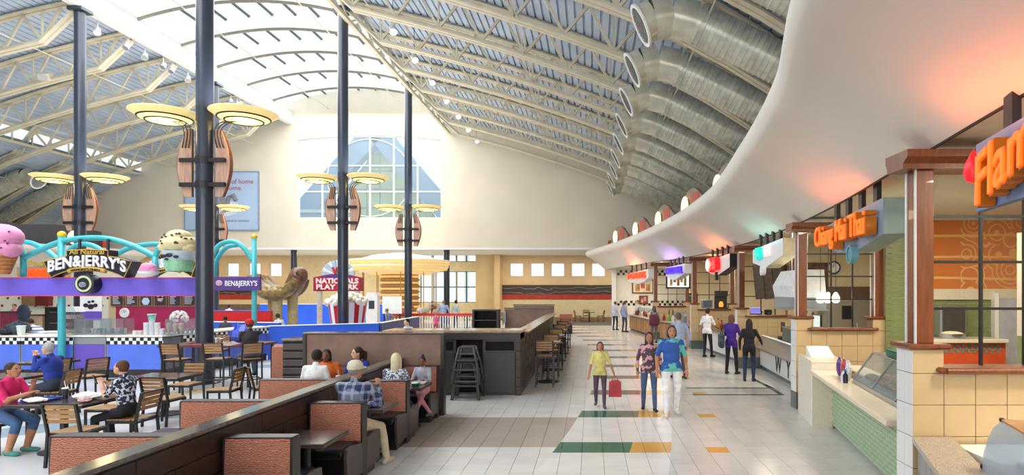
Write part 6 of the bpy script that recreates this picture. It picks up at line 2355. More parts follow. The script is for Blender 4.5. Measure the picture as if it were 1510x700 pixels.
for k in range(10):
    a_ = 2 * PI * k / 10
    G().cyl((2.2 * math.cos(a_), 2.2 * math.sin(a_), .2), (2.2 * math.cos(a_), 2.2 * math.sin(a_), 3.42), .03, n=8).obj('pole', GOLD, t)
    x, y = 2.2 * math.cos(a_), 2.2 * math.sin(a_)
    u = Vector((-math.sin(a_), math.cos(a_), 0))
    c = Vector((x, y, 1.05 + .15 * (k % 2)))
    g = G().tube([c - u * .45, c - u * .25, c + u * .2, c + u * .4 + Vector((0, 0, .1))], [.1, .19, .18, .13], 10)
    g.tube([c + u * .38 + Vector((0, 0, .05)), c + u * .5 + Vector((0, 0, .4)), c + u * .72 + Vector((0, 0, .32))], [.13, .09, .06], 8)
    for q in (-.3, .28):
        for sd in (-.09, .09):
            o_ = c + u * q + u.cross(Vector((0, 0, 1))) * sd
            g.tube([o_, o_ + u * .08 + Vector((0, 0, -.35)), o_ + u * -.05 + Vector((0, 0, -.55))], [.06, .045, .035], 6)
    g.obj('horse', M('horse_%d' % (k % 3), ('#e6ddd0', '#8a5a40', '#b8474a')[k % 3], .4), t, smooth='all')
# red and white fence of the carousel
t = thing('carousel_fence', 'low white picket fence with red rail before the carousel', 'fence', (at(600, 0, 33.6).x, 33.6, 0))
for k in range(26):
    G().box(k * .14, k * .14 + .05, -.02, .02, 0, .95).obj('picket', WHITE, t)
G().box(-.05, 3.6, -.03, .03, .95, 1.08).obj('rail', M('signal_red_barrier'), t)

# far counters and walls of the left food hall
struct(G().box(-38, -22.3, 34.0, 34.2, 0, ZI + .1).obj('wall_store_left', W_TILE))
dots = sroot('trim_10')
dm = G().box(-.06, .06, -.012, 0, -.06, .06).mesh('tile', M('maroon_dot', '#7a3030', .4))
for i in range(24):
    for j in range(3):
        link('tile', dm, dots, Matrix.Rotation(0, 4, 'X') @ Matrix.Translation((-36.5 + i * .62 + (.31 if j % 2 else 0), 34.0, 1.5 + j * .42)))
MAST = M('red_orange_neon', '#f04a20', .4, var=0, emit='#ff4416', estr=1.2)
t = thing('wall_sign', 'red orange neon lettering on the pale far store wall', 'sign', (at(58, 0, 33.9).x, 33.9, 3.25))
letters('lettering', 'MASTER', .62, .04, MAST, t, (at(60, 0, 33.9).x + .3, 33.9, 3.3), (1, 0, 0), bold=.02)
G().box(-1.3, 1.7, .06, .1, -.35, .4).obj('backing', M('tan_backing', '#c8b088', .6), t)
t = thing('wall_sign', 'small curved yellow ribbon sign above the red orange neon lettering', 'sign', (at(55, 0, 33.9).x, 33.9, 3.75))
G().strip([[(-.7 + .1 * i, 0, .06 * math.sin(i * .6)) for i in range(15)], [(-.7 + .1 * i, 0, .06 * math.sin(i * .6) + .2) for i in range(15)]]).strip([[(-.7 + .1 * i, .03, .06 * math.sin(i * .6)) for i in range(15)], [(-.7 + .1 * i, .03, .06 * math.sin(i * .6) + .2) for i in range(15)]]).obj('ribbon', M('ribbon_yellow', '#e0c870', .5), t)
G().box(-.05, .05, .03, .1, -.02, .1).obj('bracket', DARKM, t)
for k, (xa, xb, h, mat, lab) in enumerate(((0, 28, 1.35, M('maroon_counter', '#7d2a44', .45, var=.1), 'maroon counter front of the far left store'), (36, 62, 1.2, M('tan_counter', '#b89a78', .5, var=.06), 'tan counter front beside the maroon one in the far left store'), (66, 118, 1.55, M('black_oven_unit', '#1c1a1c', .35), 'large black oven unit in the far left store'))):
    a_, b_ = at(xa, 0, 28).x, at(xb, 0, 28).x
    t = thing('store_counter', lab, 'counter', ((a_ + b_) / 2, 28, 0))
    w = (b_ - a_) / 2
    G().box(-w, w, 0, .6, 0, h).obj('body', mat, t)
    G().cbox((0, .28, h + .02), (2 * w + .06, .7, .04), None, .01).obj('top', LAM2, t)
    if k == 2:
        for z in (.5, 1.0):
            G().box(-w * .7, w * .3, -.02, 0, z, z + .3).obj('oven_window', M('oven_glass', '#2e2b2d', .15), t)
            G().box(-w * .7, w * .3, -.04, -.02, z + .34, z + .37).obj('oven_handle', STEEL, t)
t = thing('wall_cabinet', 'brown and red wall cabinet on the pale store wall', 'cabinet', (at(50, 0, 33.9).x, 33.98, 1.6))
t.location = (at(56, 0, 33.9).x, 33.72, 1.5)
G().box(-.75, .0, 0, .27, 0, .8).obj('door', BRW, t)
G().box(.0, .75, 0, .27, 0, .8).obj('door', M('dark_red_panel', '#6a1f1c', .5), t)
t = thing('coat_rack', 'navy jacket hanging beside the tan counter', 'jacket', (at(33, 0, 27).x, 27, 0))
G().cyl((0, 0, 0), (0, 0, 1.75), .03, n=8).obj('pole', STEEL, t)
G().lathe([(.25, 0), (.25, .03), (0, .03)], 16).obj('foot', STEEL, t)
G().ell((.05, 0, 1.35), (.28, .14, .4), 12, 9).obj('jacket', M('navy_cloth', '#262c40', .8), t, smooth=True)
struct(G().box(at(300, 0, 44).x, at(425, 0, 44).x, 44.0, 44.2, 0, 1.35).obj('wall_low_rear', M('brown_low_wall', '#7a6450', .5, var=.1)))

# ================================================================== HIGH THINGS: poster, spot lamps, view outside
a_, b_ = at(272, 339, 40.9), at(381, 253, 40.9)
t = thing('wall_poster', 'large pale blue poster with red lines of text on the end wall', 'poster', (a_.x, 40.93, a_.z))
w, h = b_.x - a_.x, b_.z - a_.z
G().box(0, w, -.0, .06, 0, h).obj('sheet', M('pale_blue_sheet', '#b4cbe8', .5, var=.03, scale=.5), t)
for s in (0, w):
    G().box(s - .04, s + .04, -.03, .06, 0, h).obj('frame_side', M('blue_grey_frame', '#8f9fb4', .5), t)
for s in (0, h):
    G().box(0, w, -.03, .06, s - .04, s + .04).obj('frame_rail', M('blue_grey_frame'), t)
PR = M('poster_red', '#b04a64', .6)
letters('lettering', 'moments of home', .44, .004, PR, t, (a_.x + w * .60, 40.92, a_.z + h * .83), (1, 0, 0))
letters('lettering', 'of home.', .44, .004, PR, t, (a_.x + w * .62, 40.92, a_.z + h * .72), (1, 0, 0))
letters('lettering', 'life with all its moments', .2, .004, M('poster_grey_text', '#6f7d92', .6), t, (a_.x + w * .68, 40.92, a_.z + h * .16), (1, 0, 0))
GY = M('poster_grey', '#8d8f96', .6, var=.12, scale=2)
G().ell((w * .55, -.01, h * .38), (1.0, .02, .55), 20, 8).obj('printed_body', M('poster_white', '#dfe6ee', .6), t)
G().ell((w * .5, -.02, h * .47), (.42, .02, .4), 16, 8).obj('printed_shape', GY, t)
G().tube([(w * .58, -.02, h * .42), (w * .6, -.02, h * .56), (w * .66, -.02, h * .6), (w * .7, -.02, h * .5)], .14, 8).obj('printed_shape', GY, t, smooth='all')
SPOT = M('spot_white', '#dcdcda', .4, var=.02)
SPG = M('spot_glow', '#fff6e8', .3, var=0, emit='#fff3df', estr=6.0)


def make_spot(label, group, lit):
    t = thing('spot_lamp', label, 'spot lamp', (0, 0, 0), 0, group)
    ax = Vector((.35, -.5, -.8)).normalized()
    G().lathe([(.06, -.16), (.11, -.12), (.12, .14), (.14, .16), (.125, .16), (.11, .1)], 16, (0, 0, 0), ax).obj('housing', SPOT, t, smooth=30)
    G().lathe([(.12, .12), (.12, .13), (0, .13)], 16, (0, 0, 0), ax).obj('lens', SPG if lit else STEEL, t)
    G().bar((0, 0, 0), (0, 0, .42), .04, .04).obj('stem', SPOT, t)
    return t


s0 = make_spot('white spot lamp can clamped under the skylight edge beyond the kiosk', 'spot lamps on the kiosk side', False)
ds = [25.3, 26.9, 28.0, 29.2, 29.8, 31.0, 34.7, 35.3, 36.1]
s0.location = (-20.45, ds[0], 13.1)
for d in ds[1:]:
    dup(s0, (-20.45, d, 13.1), random.uniform(-.6, .6))
for d in (19.5, 21, 22.6, 25.0, 26.4, 27.8, 29.4, 31, 34, 35.4, 36.8, 38.2, 39.6):
    dup(s0, (-9.55, d, 13.1), 2.2 + random.uniform(-.5, .5), 'white spot lamp can clamped under the skylight edge on the counter side', 'spot lamps on the counter side')
s1 = make_spot('glowing white spot lamp hanging among the roof trusses', 'lit spot lamps', True)
s1.location = (-7.3, 22.5, 11.95)
G().cyl((0, 0, .4), (0, 0, 1.4), .012, n=6).obj('cord', BLACK, s1)
for k in range(1, 7):
    dup(s1, (-7.3, 22.5 + 2.75 * k, 11.95), .2)
bx0 = thing('flood_lamp', 'boxy white flood lamp hanging among the trusses beyond the kiosk', 'flood lamp', (-24.0, 26.9, 11.75), 0, 'flood lamps over the kiosk')
G().cbox((0, 0, 0), (.5, .35, .32), Matrix.Rotation(.3, 3, 'X'), .03).obj('housing', STEEL_W, bx0)
G().cbox((0, -.18, -.05), (.42, .03, .24), Matrix.Rotation(.3, 3, 'X')).obj('lens', SPOT, bx0)
G().cyl((0, 0, .1), (0, 0, 1.16), .015, n=6).obj('stem', STEEL_W, bx0)
for d in (30.0, 33.0):
    dup(bx0, (-24.0, d, 11.75))

# pyramid roofed building outside the end window
OD = 62.0
BG = M('outside_slate_blue', '#6c82a2', .5, var=.06, scale=.3)
OGL = M('outside_green_glass', '#98a07a', .25, var=.12, scale=.4)
apx, lf, rf = at(556, 190, OD), at(430, 335, OD), at(672, 312, OD)
t = thing('glass_pyramid', 'glass pyramid building with slate blue edges outside the arched window', 'building', ((lf.x + rf.x) / 2, OD, 0))
def obar(p, q, w_, nm='roof_edge'):
    G().bar(p, q, 1.2, w_, (0, 0, 1)).obj(nm, BG, t, world=True)
base_l, base_r = lf + Vector((-1.5, 0, -1.6)), rf + Vector((1.5, 0, -2.9))
for qx in (lf.x - 1, apx.x, rf.x + 1):
    G().cyl((qx, OD + .6, -.3), (qx, OD + .6, 8.0), .25, n=10).obj('support', M('outside_concrete', '#e4e8ea', .8), t, world=True)
G().box(lf.x - 1.5, rf.x + 1.5, OD - .4, OD + 1.6, 7.6, 8.2).obj('base_beam', M('outside_concrete'), t, world=True)
obar(apx + Vector((.6, 0, .5)), base_l, 2.0)
obar(apx + Vector((-.6, 0, .5)), base_r, 2.0)
inner = [apx + Vector((0, .8, -2.2))]
rows_ = 5
for r in range(rows_):
    za = apx.z - 2.2 - r * 1.9
    f_ = lambda z: (apx.z - 2.2 - z)
    for c in range(-r - 1, r + 1):
        wdt = 1.35
        x0_, x1_ = apx.x + c * wdt, apx.x + (c + 1) * wdt
        z1_, z0_ = za, za - 1.9
        top_l = max(x0_, apx.x - f_(z1_) * .78)
        G().prism([(x0_ + .06, z0_ + .05), (x1_ - .06, z0_ + .05), (x1_ - .06, z1_ - .05), (x0_ + .06, z1_ - .05)], OD + .9, OD + 1.0, 'xz').obj('pane', OGL, t, world=True)
G().add([apx + Vector((0, 1.1, -1.2)), base_l + Vector((2, 1.1, 0)), base_r + Vector((-2, 1.1, 0))], [(0, 1, 2)]).add([apx + Vector((0, 1.6, -1.2)), base_l + Vector((2, 1.6, 0)), base_r + Vector((-2, 1.6, 0))], [(0, 1, 2)]).obj('backing', M('outside_mullion', '#9fb0b8', .5), t, world=True)
t = thing('outside_roof', 'low slate blue roof outside the foot of the arched window', 'building', (at(460, 0, 56).x, 56, 0))
for qx in (-5, -1, 2.8):
    G().cyl((qx, 1, -.3), (qx, 1, 7.6), .2, n=10).obj('support', M('outside_concrete'), t)
G().prism([(-5.5, 7.6), (3.2, 7.6), (3.2, at(0, 313, 56).z), (1.5, at(0, 303, 56).z), (-5.5, at(0, 307, 56).z)], 0, 2, 'xz').obj('wall', BG, t)
G().box(-5.6, 3.3, -.2, 0, at(0, 309, 56).z - .3, at(0, 309, 56).z).obj('eave', M('outside_mullion'), t)
struct(G().box(-90, 60, 49, 140, -.6, -.3).obj('floor_outside', M('outside_paving', '#d8d8d6', .8)))
# ================================================================== PEOPLE
def pmat(name, col, kind='plain', col2='#ffffff', scale=20.0):
    if name in MATS:
        return MATS[name]
    m = M(name, col, .8, var=.08, scale=12)
    if kind != 'plain':
        nt = m.node_tree
        b = nt.nodes['Principled BSDF']
        tc = nt.nodes.new('ShaderNodeTexCoord')
        if kind == 'floral':
            n = nt.nodes.new('ShaderNodeTexNoise')
            n.inputs['Scale'].default_value = scale
            n.inputs['Detail'].default_value = 3
            nt.links.new(tc.outputs['Object'], n.inputs['Vector'])
            fac = nmath(nt, 'GREATER_THAN', n.outputs['Fac'], .52)
        else:
            sp = nt.nodes.new('ShaderNodeSeparateXYZ')
            nt.links.new(tc.outputs['Object'], sp.inputs[0])
            def band(o):
                return nmath(nt, 'GREATER_THAN', nmath(nt, 'SINE', nmath(nt, 'MULTIPLY', o, scale * 6.28)), .55)
            fac = band(sp.outputs[2])
            if kind == 'plaid':
                fac = nmath(nt, 'MULTIPLY', nmath(nt, 'ADD', nmath(nt, 'ADD', fac, band(sp.outputs[0])), band(sp.outputs[1])), .45)
        c = nmix(nt, fac, lin(col), lin(col2))
        nt.links.new(c, b.inputs['Base Color'])
    return m


SKINS = {'light': '#d9a585', 'tan': '#b98160', 'brown': '#7d4f36', 'dark': '#5a3826'}


def ik(a, t, l1, l2, pole):
    a, t, pole = Vector(a), Vector(t), Vector(pole)
    d = t - a
    L_ = max(min(d.length, (l1 + l2) * .999), abs(l1 - l2) * 1.05)
    u = d.normalized()
    t = a + u * L_
    x = (l1 * l1 - l2 * l2 + L_ * L_) / (2 * L_)
    h = math.sqrt(max(0, l1 * l1 - x * x))
    p = (pole - u * pole.dot(u))
    p = p.normalized() if p.length > 1e-4 else u.orthogonal().normalized()
    return a + u * x + p * h, t


def remesh(g, voxel, smooth=3):
    me = bpy.data.meshes.new('tmp')
    me.from_pydata(g.v, [], g.f)
    o = bpy.data.objects.new('tmp', me)
    md = o.modifiers.new('r', 'REMESH')
    md.mode = 'VOXEL'
    md.voxel_size = voxel
    md.use_smooth_shade = True
    sm = o.modifiers.new('s', 'SMOOTH')
    sm.factor = .5
    sm.iterations = smooth
    out = evaluated_mesh(o)
    bpy.data.objects.remove(o)
    bpy.data.meshes.remove(me)
    return out


def person(label, loc, rz=0.0, H=1.68, seat=None, lean=0.0, hands=(None, None), feet=(None, None), skin='light',
           top='#888888', topm=None, bottom='#333344', bottomm=None, shoe='#222222', sleeve='long', legs='long', hair='#3a2a20',
           style='short', head_yaw=0.0, head_pitch=0.0, build=1.0, cap=None, voxel=.014, knee_out=0.0, twist=0.0, group=None, hem=.09):
    """facing +Y; seat = height of the seat top or None when standing"""
    t = thing('person', label, 'person', loc, rz, group)
    s = H / 1.68
    B = build
    P = []     # primitives: kind, data, tag

    def cap_(p0, p1, r0, r1, tg):
        P.append(('c', Vector(p0), Vector(p1), r0, r1, tg))

    def ell_(c, r, R, tg):
        P.append(('e', Vector(c), r, R, tg))
    hz_ = .90 * s if seat is None else seat + .105 * s
    hip = Vector((0, 0, hz_))
    Rl = Matrix.Rotation(-lean, 3, 'X')
    Rt = Rl @ Matrix.Rotation(twist, 3, 'Z')
    up = lambda v: hip + Rt @ Vector(v)
    chest = up((0, 0, .34 * s))
    neck = up((0, .0, .53 * s))
    ell_(hip + Vector((0, 0, .02 * s)), (.165 * s * B, .125 * s * B, .13 * s), Matrix.Identity(3), 'b')
    ell_(up((0, .005, .17 * s)), (.145 * s * B, .115 * s * B, .16 * s), Rt, 't')
    ell_(up((0, 0, .33 * s)), (.165 * s * B, .118 * s * B, .19 * s), Rt, 't')
    sh = [up((sx * .155 * s * B, -.01, .45 * s)) for sx in (-1, 1)]
    cap_(sh[0], sh[1], .055 * s, .055 * s, 't')
    cap_(up((0, -.005, .44 * s)), neck, .075 * s, .052 * s, 't')
    hc = neck + (Rl @ Matrix.Rotation(twist, 3, 'Z')).lerp(Matrix.Identity(3), .55) @ Vector((0, .035 * s, .115 * s))
    cap_(neck - (hc - neck) * .2, hc - Vector((0, .01, .03 * s)), .05 * s, .048 * s, 's')
    Rh = Matrix.Rotation(head_yaw, 3, 'Z') @ Matrix.Rotation(-head_pitch, 3, 'X')
    hd = lambda v: hc + Rh @ (Vector(v) * s)
    ell_(hc, (.073 * s, .092 * s, .105 * s), Rh, 's')
    ell_(hd((0, .03, -.055)), (.055 * s, .06 * s, .062 * s), Rh, 's')
    cap_(hd((0, .085, .005)), hd((0, .104, -.022)), .010 * s, .015 * s, 's')
    for sx in (-1, 1):
        ell_(hd((sx * .075, -.005, -.01)), (.012 * s, .022 * s, .03 * s), Rh, 's')
    # arms
    ua, fa_ = .285 * s, .25 * s
    for k, sx in enumerate((-1, 1)):
        tgt = hands[k]
        if tgt is None:
            tgt = (sx * .245 * s * B, .06, hz_ - .05 * s) if seat is None else (sx * .16, .34 * s, hz_ + .12)
        el, wr = ik(sh[k], tgt, ua, fa_, (sx * .5, -.7, -.5) if seat is None else (sx * .4, -.25, -1))
        cap_(sh[k], el, .052 * s * B, .04 * s * B, 't')
        cap_(el, wr, .041 * s * B, .028 * s, 't' if sleeve == 'long' else 's')
        d = (wr - el).normalized()
        side = d.cross(Vector((0, 0, 1)))
        side = side.normalized() if side.length > .1 else Vector((1, 0, 0))
        if side.x * sx > 0:
            side = -side            # thumb side points to the body's middle
        nrm = d.cross(side).normalized()
        palm = wr + d * .045 * s
        Rp = Matrix((side, d, nrm)).transposed()
        ell_(palm, (.038 * s, .05 * s, .017 * s), Rp, 's')
        curl = -nrm if nrm.z > 0 else nrm
        for q in range(4):
            b0 = palm + d * .035 * s + side * (.03 - .02 * q) * s
            ln = (.036, .04, .037, .03)[q] * s
            b1 = b0 + (d + curl * .25).normalized() * ln
            b2 = b1 + (d + curl * .9).normalized() * ln * .9
            cap_(b0, b1, .0095 * s, .009 * s, 's')
            cap_(b1, b2, .009 * s, .0075 * s, 's')
        b0 = palm - d * .02 * s + side * .03 * s
        b1 = b0 + (side + d * .8 + curl * .3).normalized() * .035 * s
        cap_(b0, b1, .012 * s, .01 * s, 's')
        cap_(b1, b1 + (d + side * .3 + curl * .3).normalized() * .03 * s, .01 * s, .008 * s, 's')
    # legs
    th, sn = .41 * s, .40 * s
    for k, sx in enumerate((-1, 1)):
        h0 = hip + Vector((sx * .092 * s * B, 0, -.02))
        ft = feet[k]
        if ft is None:
            ft = (sx * .11 * s, .03 if k else -.03, 0) if seat is None else (sx * .12 * s, .40 * s, 0)
        ank = Vector(ft) + Vector((0, 0, .075 * s))
        kn, ank = ik(h0, ank, th, sn, (sx * .12 + knee_out * sx, 1, .25 if seat is not None else 0))
        cap_(h0, kn, .088 * s * B, .058 * s * B, 'b')
        mid = kn.lerp(ank, .35)
        lt = 'b' if legs == 'long' else 's'
        cap_(kn, mid, .056 * s * B, .055 * s * B, lt if legs != 'capri' else 'b')
        cap_(mid, ank, .055 * s * B, .042 * s, lt)
        fd = Vector((sx * .15, 1, 0)).normalized()
        hl = ank + Vector((0, 0, -.035 * s)) - fd * .05 * s
        cap_(hl, ank + Vector((0, 0, -.045 * s)) + fd * .14 * s, .04 * s, .034 * s, 'f')
        ell_(ank + Vector((0, 0, -.045 * s)) + fd * .12 * s, (.045 * s, .07 * s, .032 * s), Matrix.Identity(3), 'f')
    g = G()
    for p in P:
        if p[0] == 'c':
            _, a, b, r0, r1, _t = p
            g.cyl(a, b, r0, r1, 14, True)
            g.ell(a, r0, 12, 8)
            g.ell(b, r1, 12, 8)
        else:
            g.ell(p[1], p[2], 18, 12, p[3])
    me = remesh(g, voxel)
    n = len(me.polygons)
    C = np.empty(n * 3)
    me.polygons.foreach_get('center', C)
    C = C.reshape(-1, 3)
    best = np.full(n, 1e9)
    tagi = np.zeros(n, int)
    TG = {'s': 0, 't': 1, 'b': 2, 'f': 3}
    for p in P:
        if p[0] == 'c':
            a, b = np.array(p[1]), np.array(p[2])
            ab = b - a
            q = np.clip(((C - a) @ ab) / max(ab @ ab, 1e-9), 0, 1)
            dist = np.linalg.norm(C - a - q[:, None] * ab, axis=1) - (p[3] + (p[4] - p[3]) * q)
        else:
            Rm = np.array(p[3])
            L_ = (C - np.array(p[1])) @ Rm
            dist = (np.linalg.norm(L_ / np.array(p[2]), axis=1) - 1) * min(p[2])
        mk = dist < best
        best[mk] = dist[mk]
        tagi[mk] = TG[p[-1]]
    # hem of the top sits over the trousers; eyes and mouth
    if seat is None and lean < .5:
        tagi[(tagi == 2) & (C[:, 2] > hz_ - hem * s)] = 1
    Lh = (C - np.array(hc)) @ np.array(Rh) / s
    for sx in (-1, 1):
        mk = (np.linalg.norm((Lh - np.array((sx * .031, .082, .012))) * np.array((1, .5, 1.4)), axis=1) < .0135) & (tagi == 0)
        tagi[mk] = 4
    mk = (np.linalg.norm((Lh - np.array((0, .09, -.062))) * np.array((.6, .5, 1.7)), axis=1) < .0145) & (tagi == 0)
    tagi[mk] = 5
    for m_ in (pmat('skin_' + skin, SKINS[skin]), topm or pmat('cloth_' + top[1:], top), bottomm or pmat('cloth_' + bottom[1:], bottom), pmat('shoe_' + shoe[1:], shoe), M('eye_dark', '#1c1614', .3, var=0), M('lip_' + skin, '#a85a50' if skin in ('light', 'tan') else '#6a3630', .5, var=0)):
        me.materials.append(m_)
    me.polygons.foreach_set('material_index', tagi.tolist())
    me.polygons.foreach_set('use_smooth', [True] * n)
    link('body', me, t)
    # hair
    g = G()
    if style != 'bald':
        g.ell(hd((0, -.018, .022)), (.083 * s, .093 * s, .102 * s), 18, 12, Rh)
        if style in ('long', 'bob', 'pony'):
            L2 = {'long': .30, 'bob': .13, 'pony': .06}[style]
            g.cyl(hd((0, -.045, 0)), hd((0, -.075, -L2)), .078 * s, .062 * s, 14)
            g.ell(hd((0, -.075, -L2)), .062 * s, 12, 8)
            if style != 'pony':
                for sx in (-1, 1):
                    g.cyl(hd((sx * .066, .0, .02)), hd((sx * .075, -.01, -L2 * .75)), .026 * s, .022 * s, 10)
        if style == 'pony':
            g.tube([hd((0, -.1, .03)), hd((0, -.15, .0)), hd((0, -.155, -.1)), hd((.01, -.14, -.2))], [.03, .04, .035, .015], 10)
        if style == 'bun':
            g.ell(hd((0, -.05, .125)), .045 * s, 12, 8)
        if style == 'afro':
            g.ell(hd((0, -.02, .05)), (.12 * s, .12 * s, .12 * s), 16, 10, Rh)
        hm = remesh(g, max(voxel, .012), 2)
        hm.materials.append(pmat('hair_' + hair[1:], hair))
        link('hair', hm, t)
    if cap:
        g = G()
        Rc = Rh
        pr = [(.098, .02), (.1, .05), (.085, .1), (.05, .128), (0, .135)]
        g2 = G().lathe([(r * s, z * s) for r, z in pr], 20)
        g.add([hd((0, -.012, .0)) + Rc @ Vector(v) for v in g2.v], g2.f)
        br_ = [(.09 * math.cos(a) * s, (.075 + .085 * math.sin(a)) * s) for a in [PI * i / 10 for i in range(11)]]
        g3 = G().prism(br_, .022 * s, .032 * s, 'xy')
        g.add([hd((0, -.012, .0)) + Rc @ Vector(v) for v in g3.v], g3.f)
        g.obj('cap', pmat('cap_' + cap[1:], cap), t, smooth=40)
    t['_hands'] = 0
    del t['_hands']
    return t


def hw(loc, rz, p):
    """world point -> a person's local frame"""
    return (Matrix.Translation(Vector(loc)) @ Matrix.Rotation(rz, 4, 'Z')).inverted() @ Vector(p)


# ---- diners on the left
L1 = (-8.58, 8.9, 0)
person('seated woman in pink top and jeans eating at the littered table', L1, -R90, 1.64, .474, .22,
       (hw(L1, -R90, (-8.2, 8.98, .97)), hw(L1, -R90, (-8.14, 8.82, .86))), ((-.02, .34, 0), (.22, .30, 0)), 'tan', '#e0216e', bottom='#3f5f86', shoe='#4a8f86', sleeve='short', legs='capri', hair='#3a2620', voxel=.011, head_pitch=-.15, build=1.12)
L2 = (-6.9, 9.1, 0)
person('seated woman in floral blouse looking at the phone in her hands', L2, R90, 1.64, .474, .12,
       (hw(L2, R90, (-7.25, 9.05, .97)), hw(L2, R90, (-7.25, 9.14, .97))), ((-.12, .4, 0), (.1, .3, 0)), 'light', '#2c3550', topm=pmat('navy_white_floral', '#27304a', 'floral', '#d5d8e2', 22), bottom='#16161a', sleeve='short', hair='#5a3826', voxel=.011, head_pitch=-.25)
ph = thing('mobile_phone', 'dark phone held by the woman in the floral blouse', 'phone', (-7.36, 9.06, .97), .9)
G().cbox((0, 0, .06), (.01, .075, .15), Matrix.Rotation(-.35, 3, 'Y'), .004).obj('case', BLACK, ph)
G().cbox((.007, 0, .062), (.002, .066, .135), Matrix.Rotation(-.35, 3, 'Y')).obj('screen', M('phone_screen', '#39404a', .15), ph)
L3 = (-10.08, 11.5, 0)
person('seated grey haired man in royal blue jacket with hands clasped', L3, R90, 1.78, .474, .18,
       (hw(L3, R90, (-10.46, 11.49, 1.1)), hw(L3, R90, (-10.46, 11.56, 1.1))), skin='light', top='#1f3690', bottom='#2a2f3e', hair='#a8a49e', build=1.12, voxel=.012)
L4 = (-15.7, 17.6, 0)
person('man in white and blue striped shirt leaning over the kiosk ledge', L4, R90, 1.75, None, .8,
       (hw(L4, R90, (-16.45, 17.45, 1.17)), hw(L4, R90, (-16.45, 17.75, 1.17))), skin='tan', top='#e8e8ee', topm=pmat('white_blue_stripes', '#e8e8ee', 'stripe', '#38508f', 11), bottom='#33363f', sleeve='short', hair='#2a2422', head_pitch=.5)
L5 = (-8.0, 14.38, 0)
person('person in red cap and dark jacket seated on the tall stool', L5, .75, 1.74, .774, .2,
       (hw(L5, .75, (-8.45, 14.75, 1.15)), hw(L5, .75, (-8.3, 14.95, 1.08))), ((-.14, .28, .3), (.14, .28, .3)), 'tan', '#2c2829', bottom='#55596a', hair='#3a322c', cap='#c01a26', build=1.1, voxel=.013)
L6 = (-4.53, 9.95, 0)
person('person in white shirt seated in the wide booth with back to the divider end', L6, 0, 1.72, .507, .22, skin='brown', top='#e2e2e0', bottom='#2a2c34', hair='#1d1715', voxel=.013, sleeve='short')
L7 = (-4.66, 10.96, 0)
person('woman in orange top leaning over the wide booth table', L7, PI, 1.62, .507, .3, skin='brown', top='#e2702c', bottom='#2c2c34', hair='#221a18', style='bob', head_yaw=.15, voxel=.012)
gsp = hw((0, 0, 0), 0, (0, 0, 0))
L8 = (-4.18, 10.98, 0)
person('woman in royal blue sports top in the wide booth under the partition', L8, PI, 1.62, .507, .05, skin='light', top='#24389a', bottom='#2c2c34', hair='#2a1d18', style='pony', head_yaw=-.9, voxel=.012, sleeve='short')
L9 = (-3.1, 7.95, 0)
person('man in navy plaid shirt and pale cap seated with back to the aisle booth', L9, 0, 1.78, .507, .12,
       ((-.05, .42, 1.02), (.22, .34, 1.05)), ((.02, .46, 0), (.33, .34, 0)), 'tan', '#2a3350', topm=pmat('navy_plaid', '#2b3454', 'plaid', '#9aa2b8', 9), bottom='#c8b898', shoe='#c9c0b0', hair='#8a8078', cap='#cfc6ac', build=1.15, voxel=.011, head_yaw=-.3)
L10 = (-3.14, 9.8, 0)
person('woman with long blonde hair in patterned blouse seated in the aisle booth', L10, 0, 1.62, .507, .05, skin='light', top='#8a90a4', topm=pmat('slate_white_floral', '#5d6580', 'floral', '#e4e6ec', 30), bottom='#2a2c38', hair='#d9cba4', style='long', voxel=.011)
L11 = (-3.02, 10.99, 0)
person('girl in grey sweater and pink trousers seated facing the aisle booth table', L11, PI, 1.28, .507, .05, ((-.1, .3, .78), (.12, .3, .78)), ((.05, .34, .12), (-.2, .3, .16)), 'brown', '#a9a9b4', bottom='#d08a94', shoe='#6a6a72', hair='#231a18', style='bun', voxel=.011)
# ---- walkers in the aisle
person('girl in yellow top walking in the aisle with a red bag', (.19, 12.3, 0), PI, 1.34, None, .04, ((-.3, .05, .62), (.24, .12, .62)), ((-.08, .16, 0), (.08, -.12, .03)), 'tan', '#d8cc7a', bottom='#5d4456', shoe='#5a5058', hair='#4a3a34', style='bob', sleeve='short')
rb = thing('red_bag', 'red carrier bag hanging from the walking girl\'s hand', 'bag', (.49, 12.25, .22))
G().prism([(-.13, 0), (.13, 0), (.12, .3), (.0, .34), (-.12, .3)], -.05, .05, 'xz').obj('bag_body', M('red_film', '#b8303a', .4, var=.15), rb)
G().tube([(-.07, 0, .31), (-.03, 0, .4), (.03, 0, .4), (.07, 0, .31)], .008, 6).obj('handle', M('red_film'), rb)
person('person in dark jacket, pink top and jeans walking in the aisle', (1.14, 11.95, 0), PI, 1.56, None, .03, (None, None), ((-.1, .18, 0), (.1, -.1, .02)), 'tan', '#c48a8c', topm=pmat('pink_dark_jacket', '#5a464e', 'floral', '#d6a0a4', 9), bottom='#4a5f82', hair='#4a3430', style='long')
person('woman in teal and blue top and white trousers walking in the aisle', (1.52, 11.5, 0), PI, 1.72, None, .02, (None, None), ((-.11, -.12, .02), (.12, .18, 0)), 'tan', '#3f9aa0', topm=pmat('teal_blue_wash', '#2f58a8', 'floral', '#5fb8b4', 4), bottom='#e4e4e8', hair='#4a3a34', style='bob', sleeve='short', build=1.1, shoe='#cfc8c4')
person('man in pale blue shirt walking behind the woman in teal', (2.35, 16.2, 0), 0.3, 1.78, None, .05, (None, None), ((-.1, .15, 0), (.1, -.15, .02)), 'light', '#a9b4d4', bottom='#3a3c4c', hair='#6a5a50', build=1.1)
person('person in grey blue shirt queuing before the checkered wall counter', (1.9, 34.5, 0), -.9, 1.76, None, .0, skin='light', top='#8e97b8', bottom='#4a4a58', hair='#4a3a34')
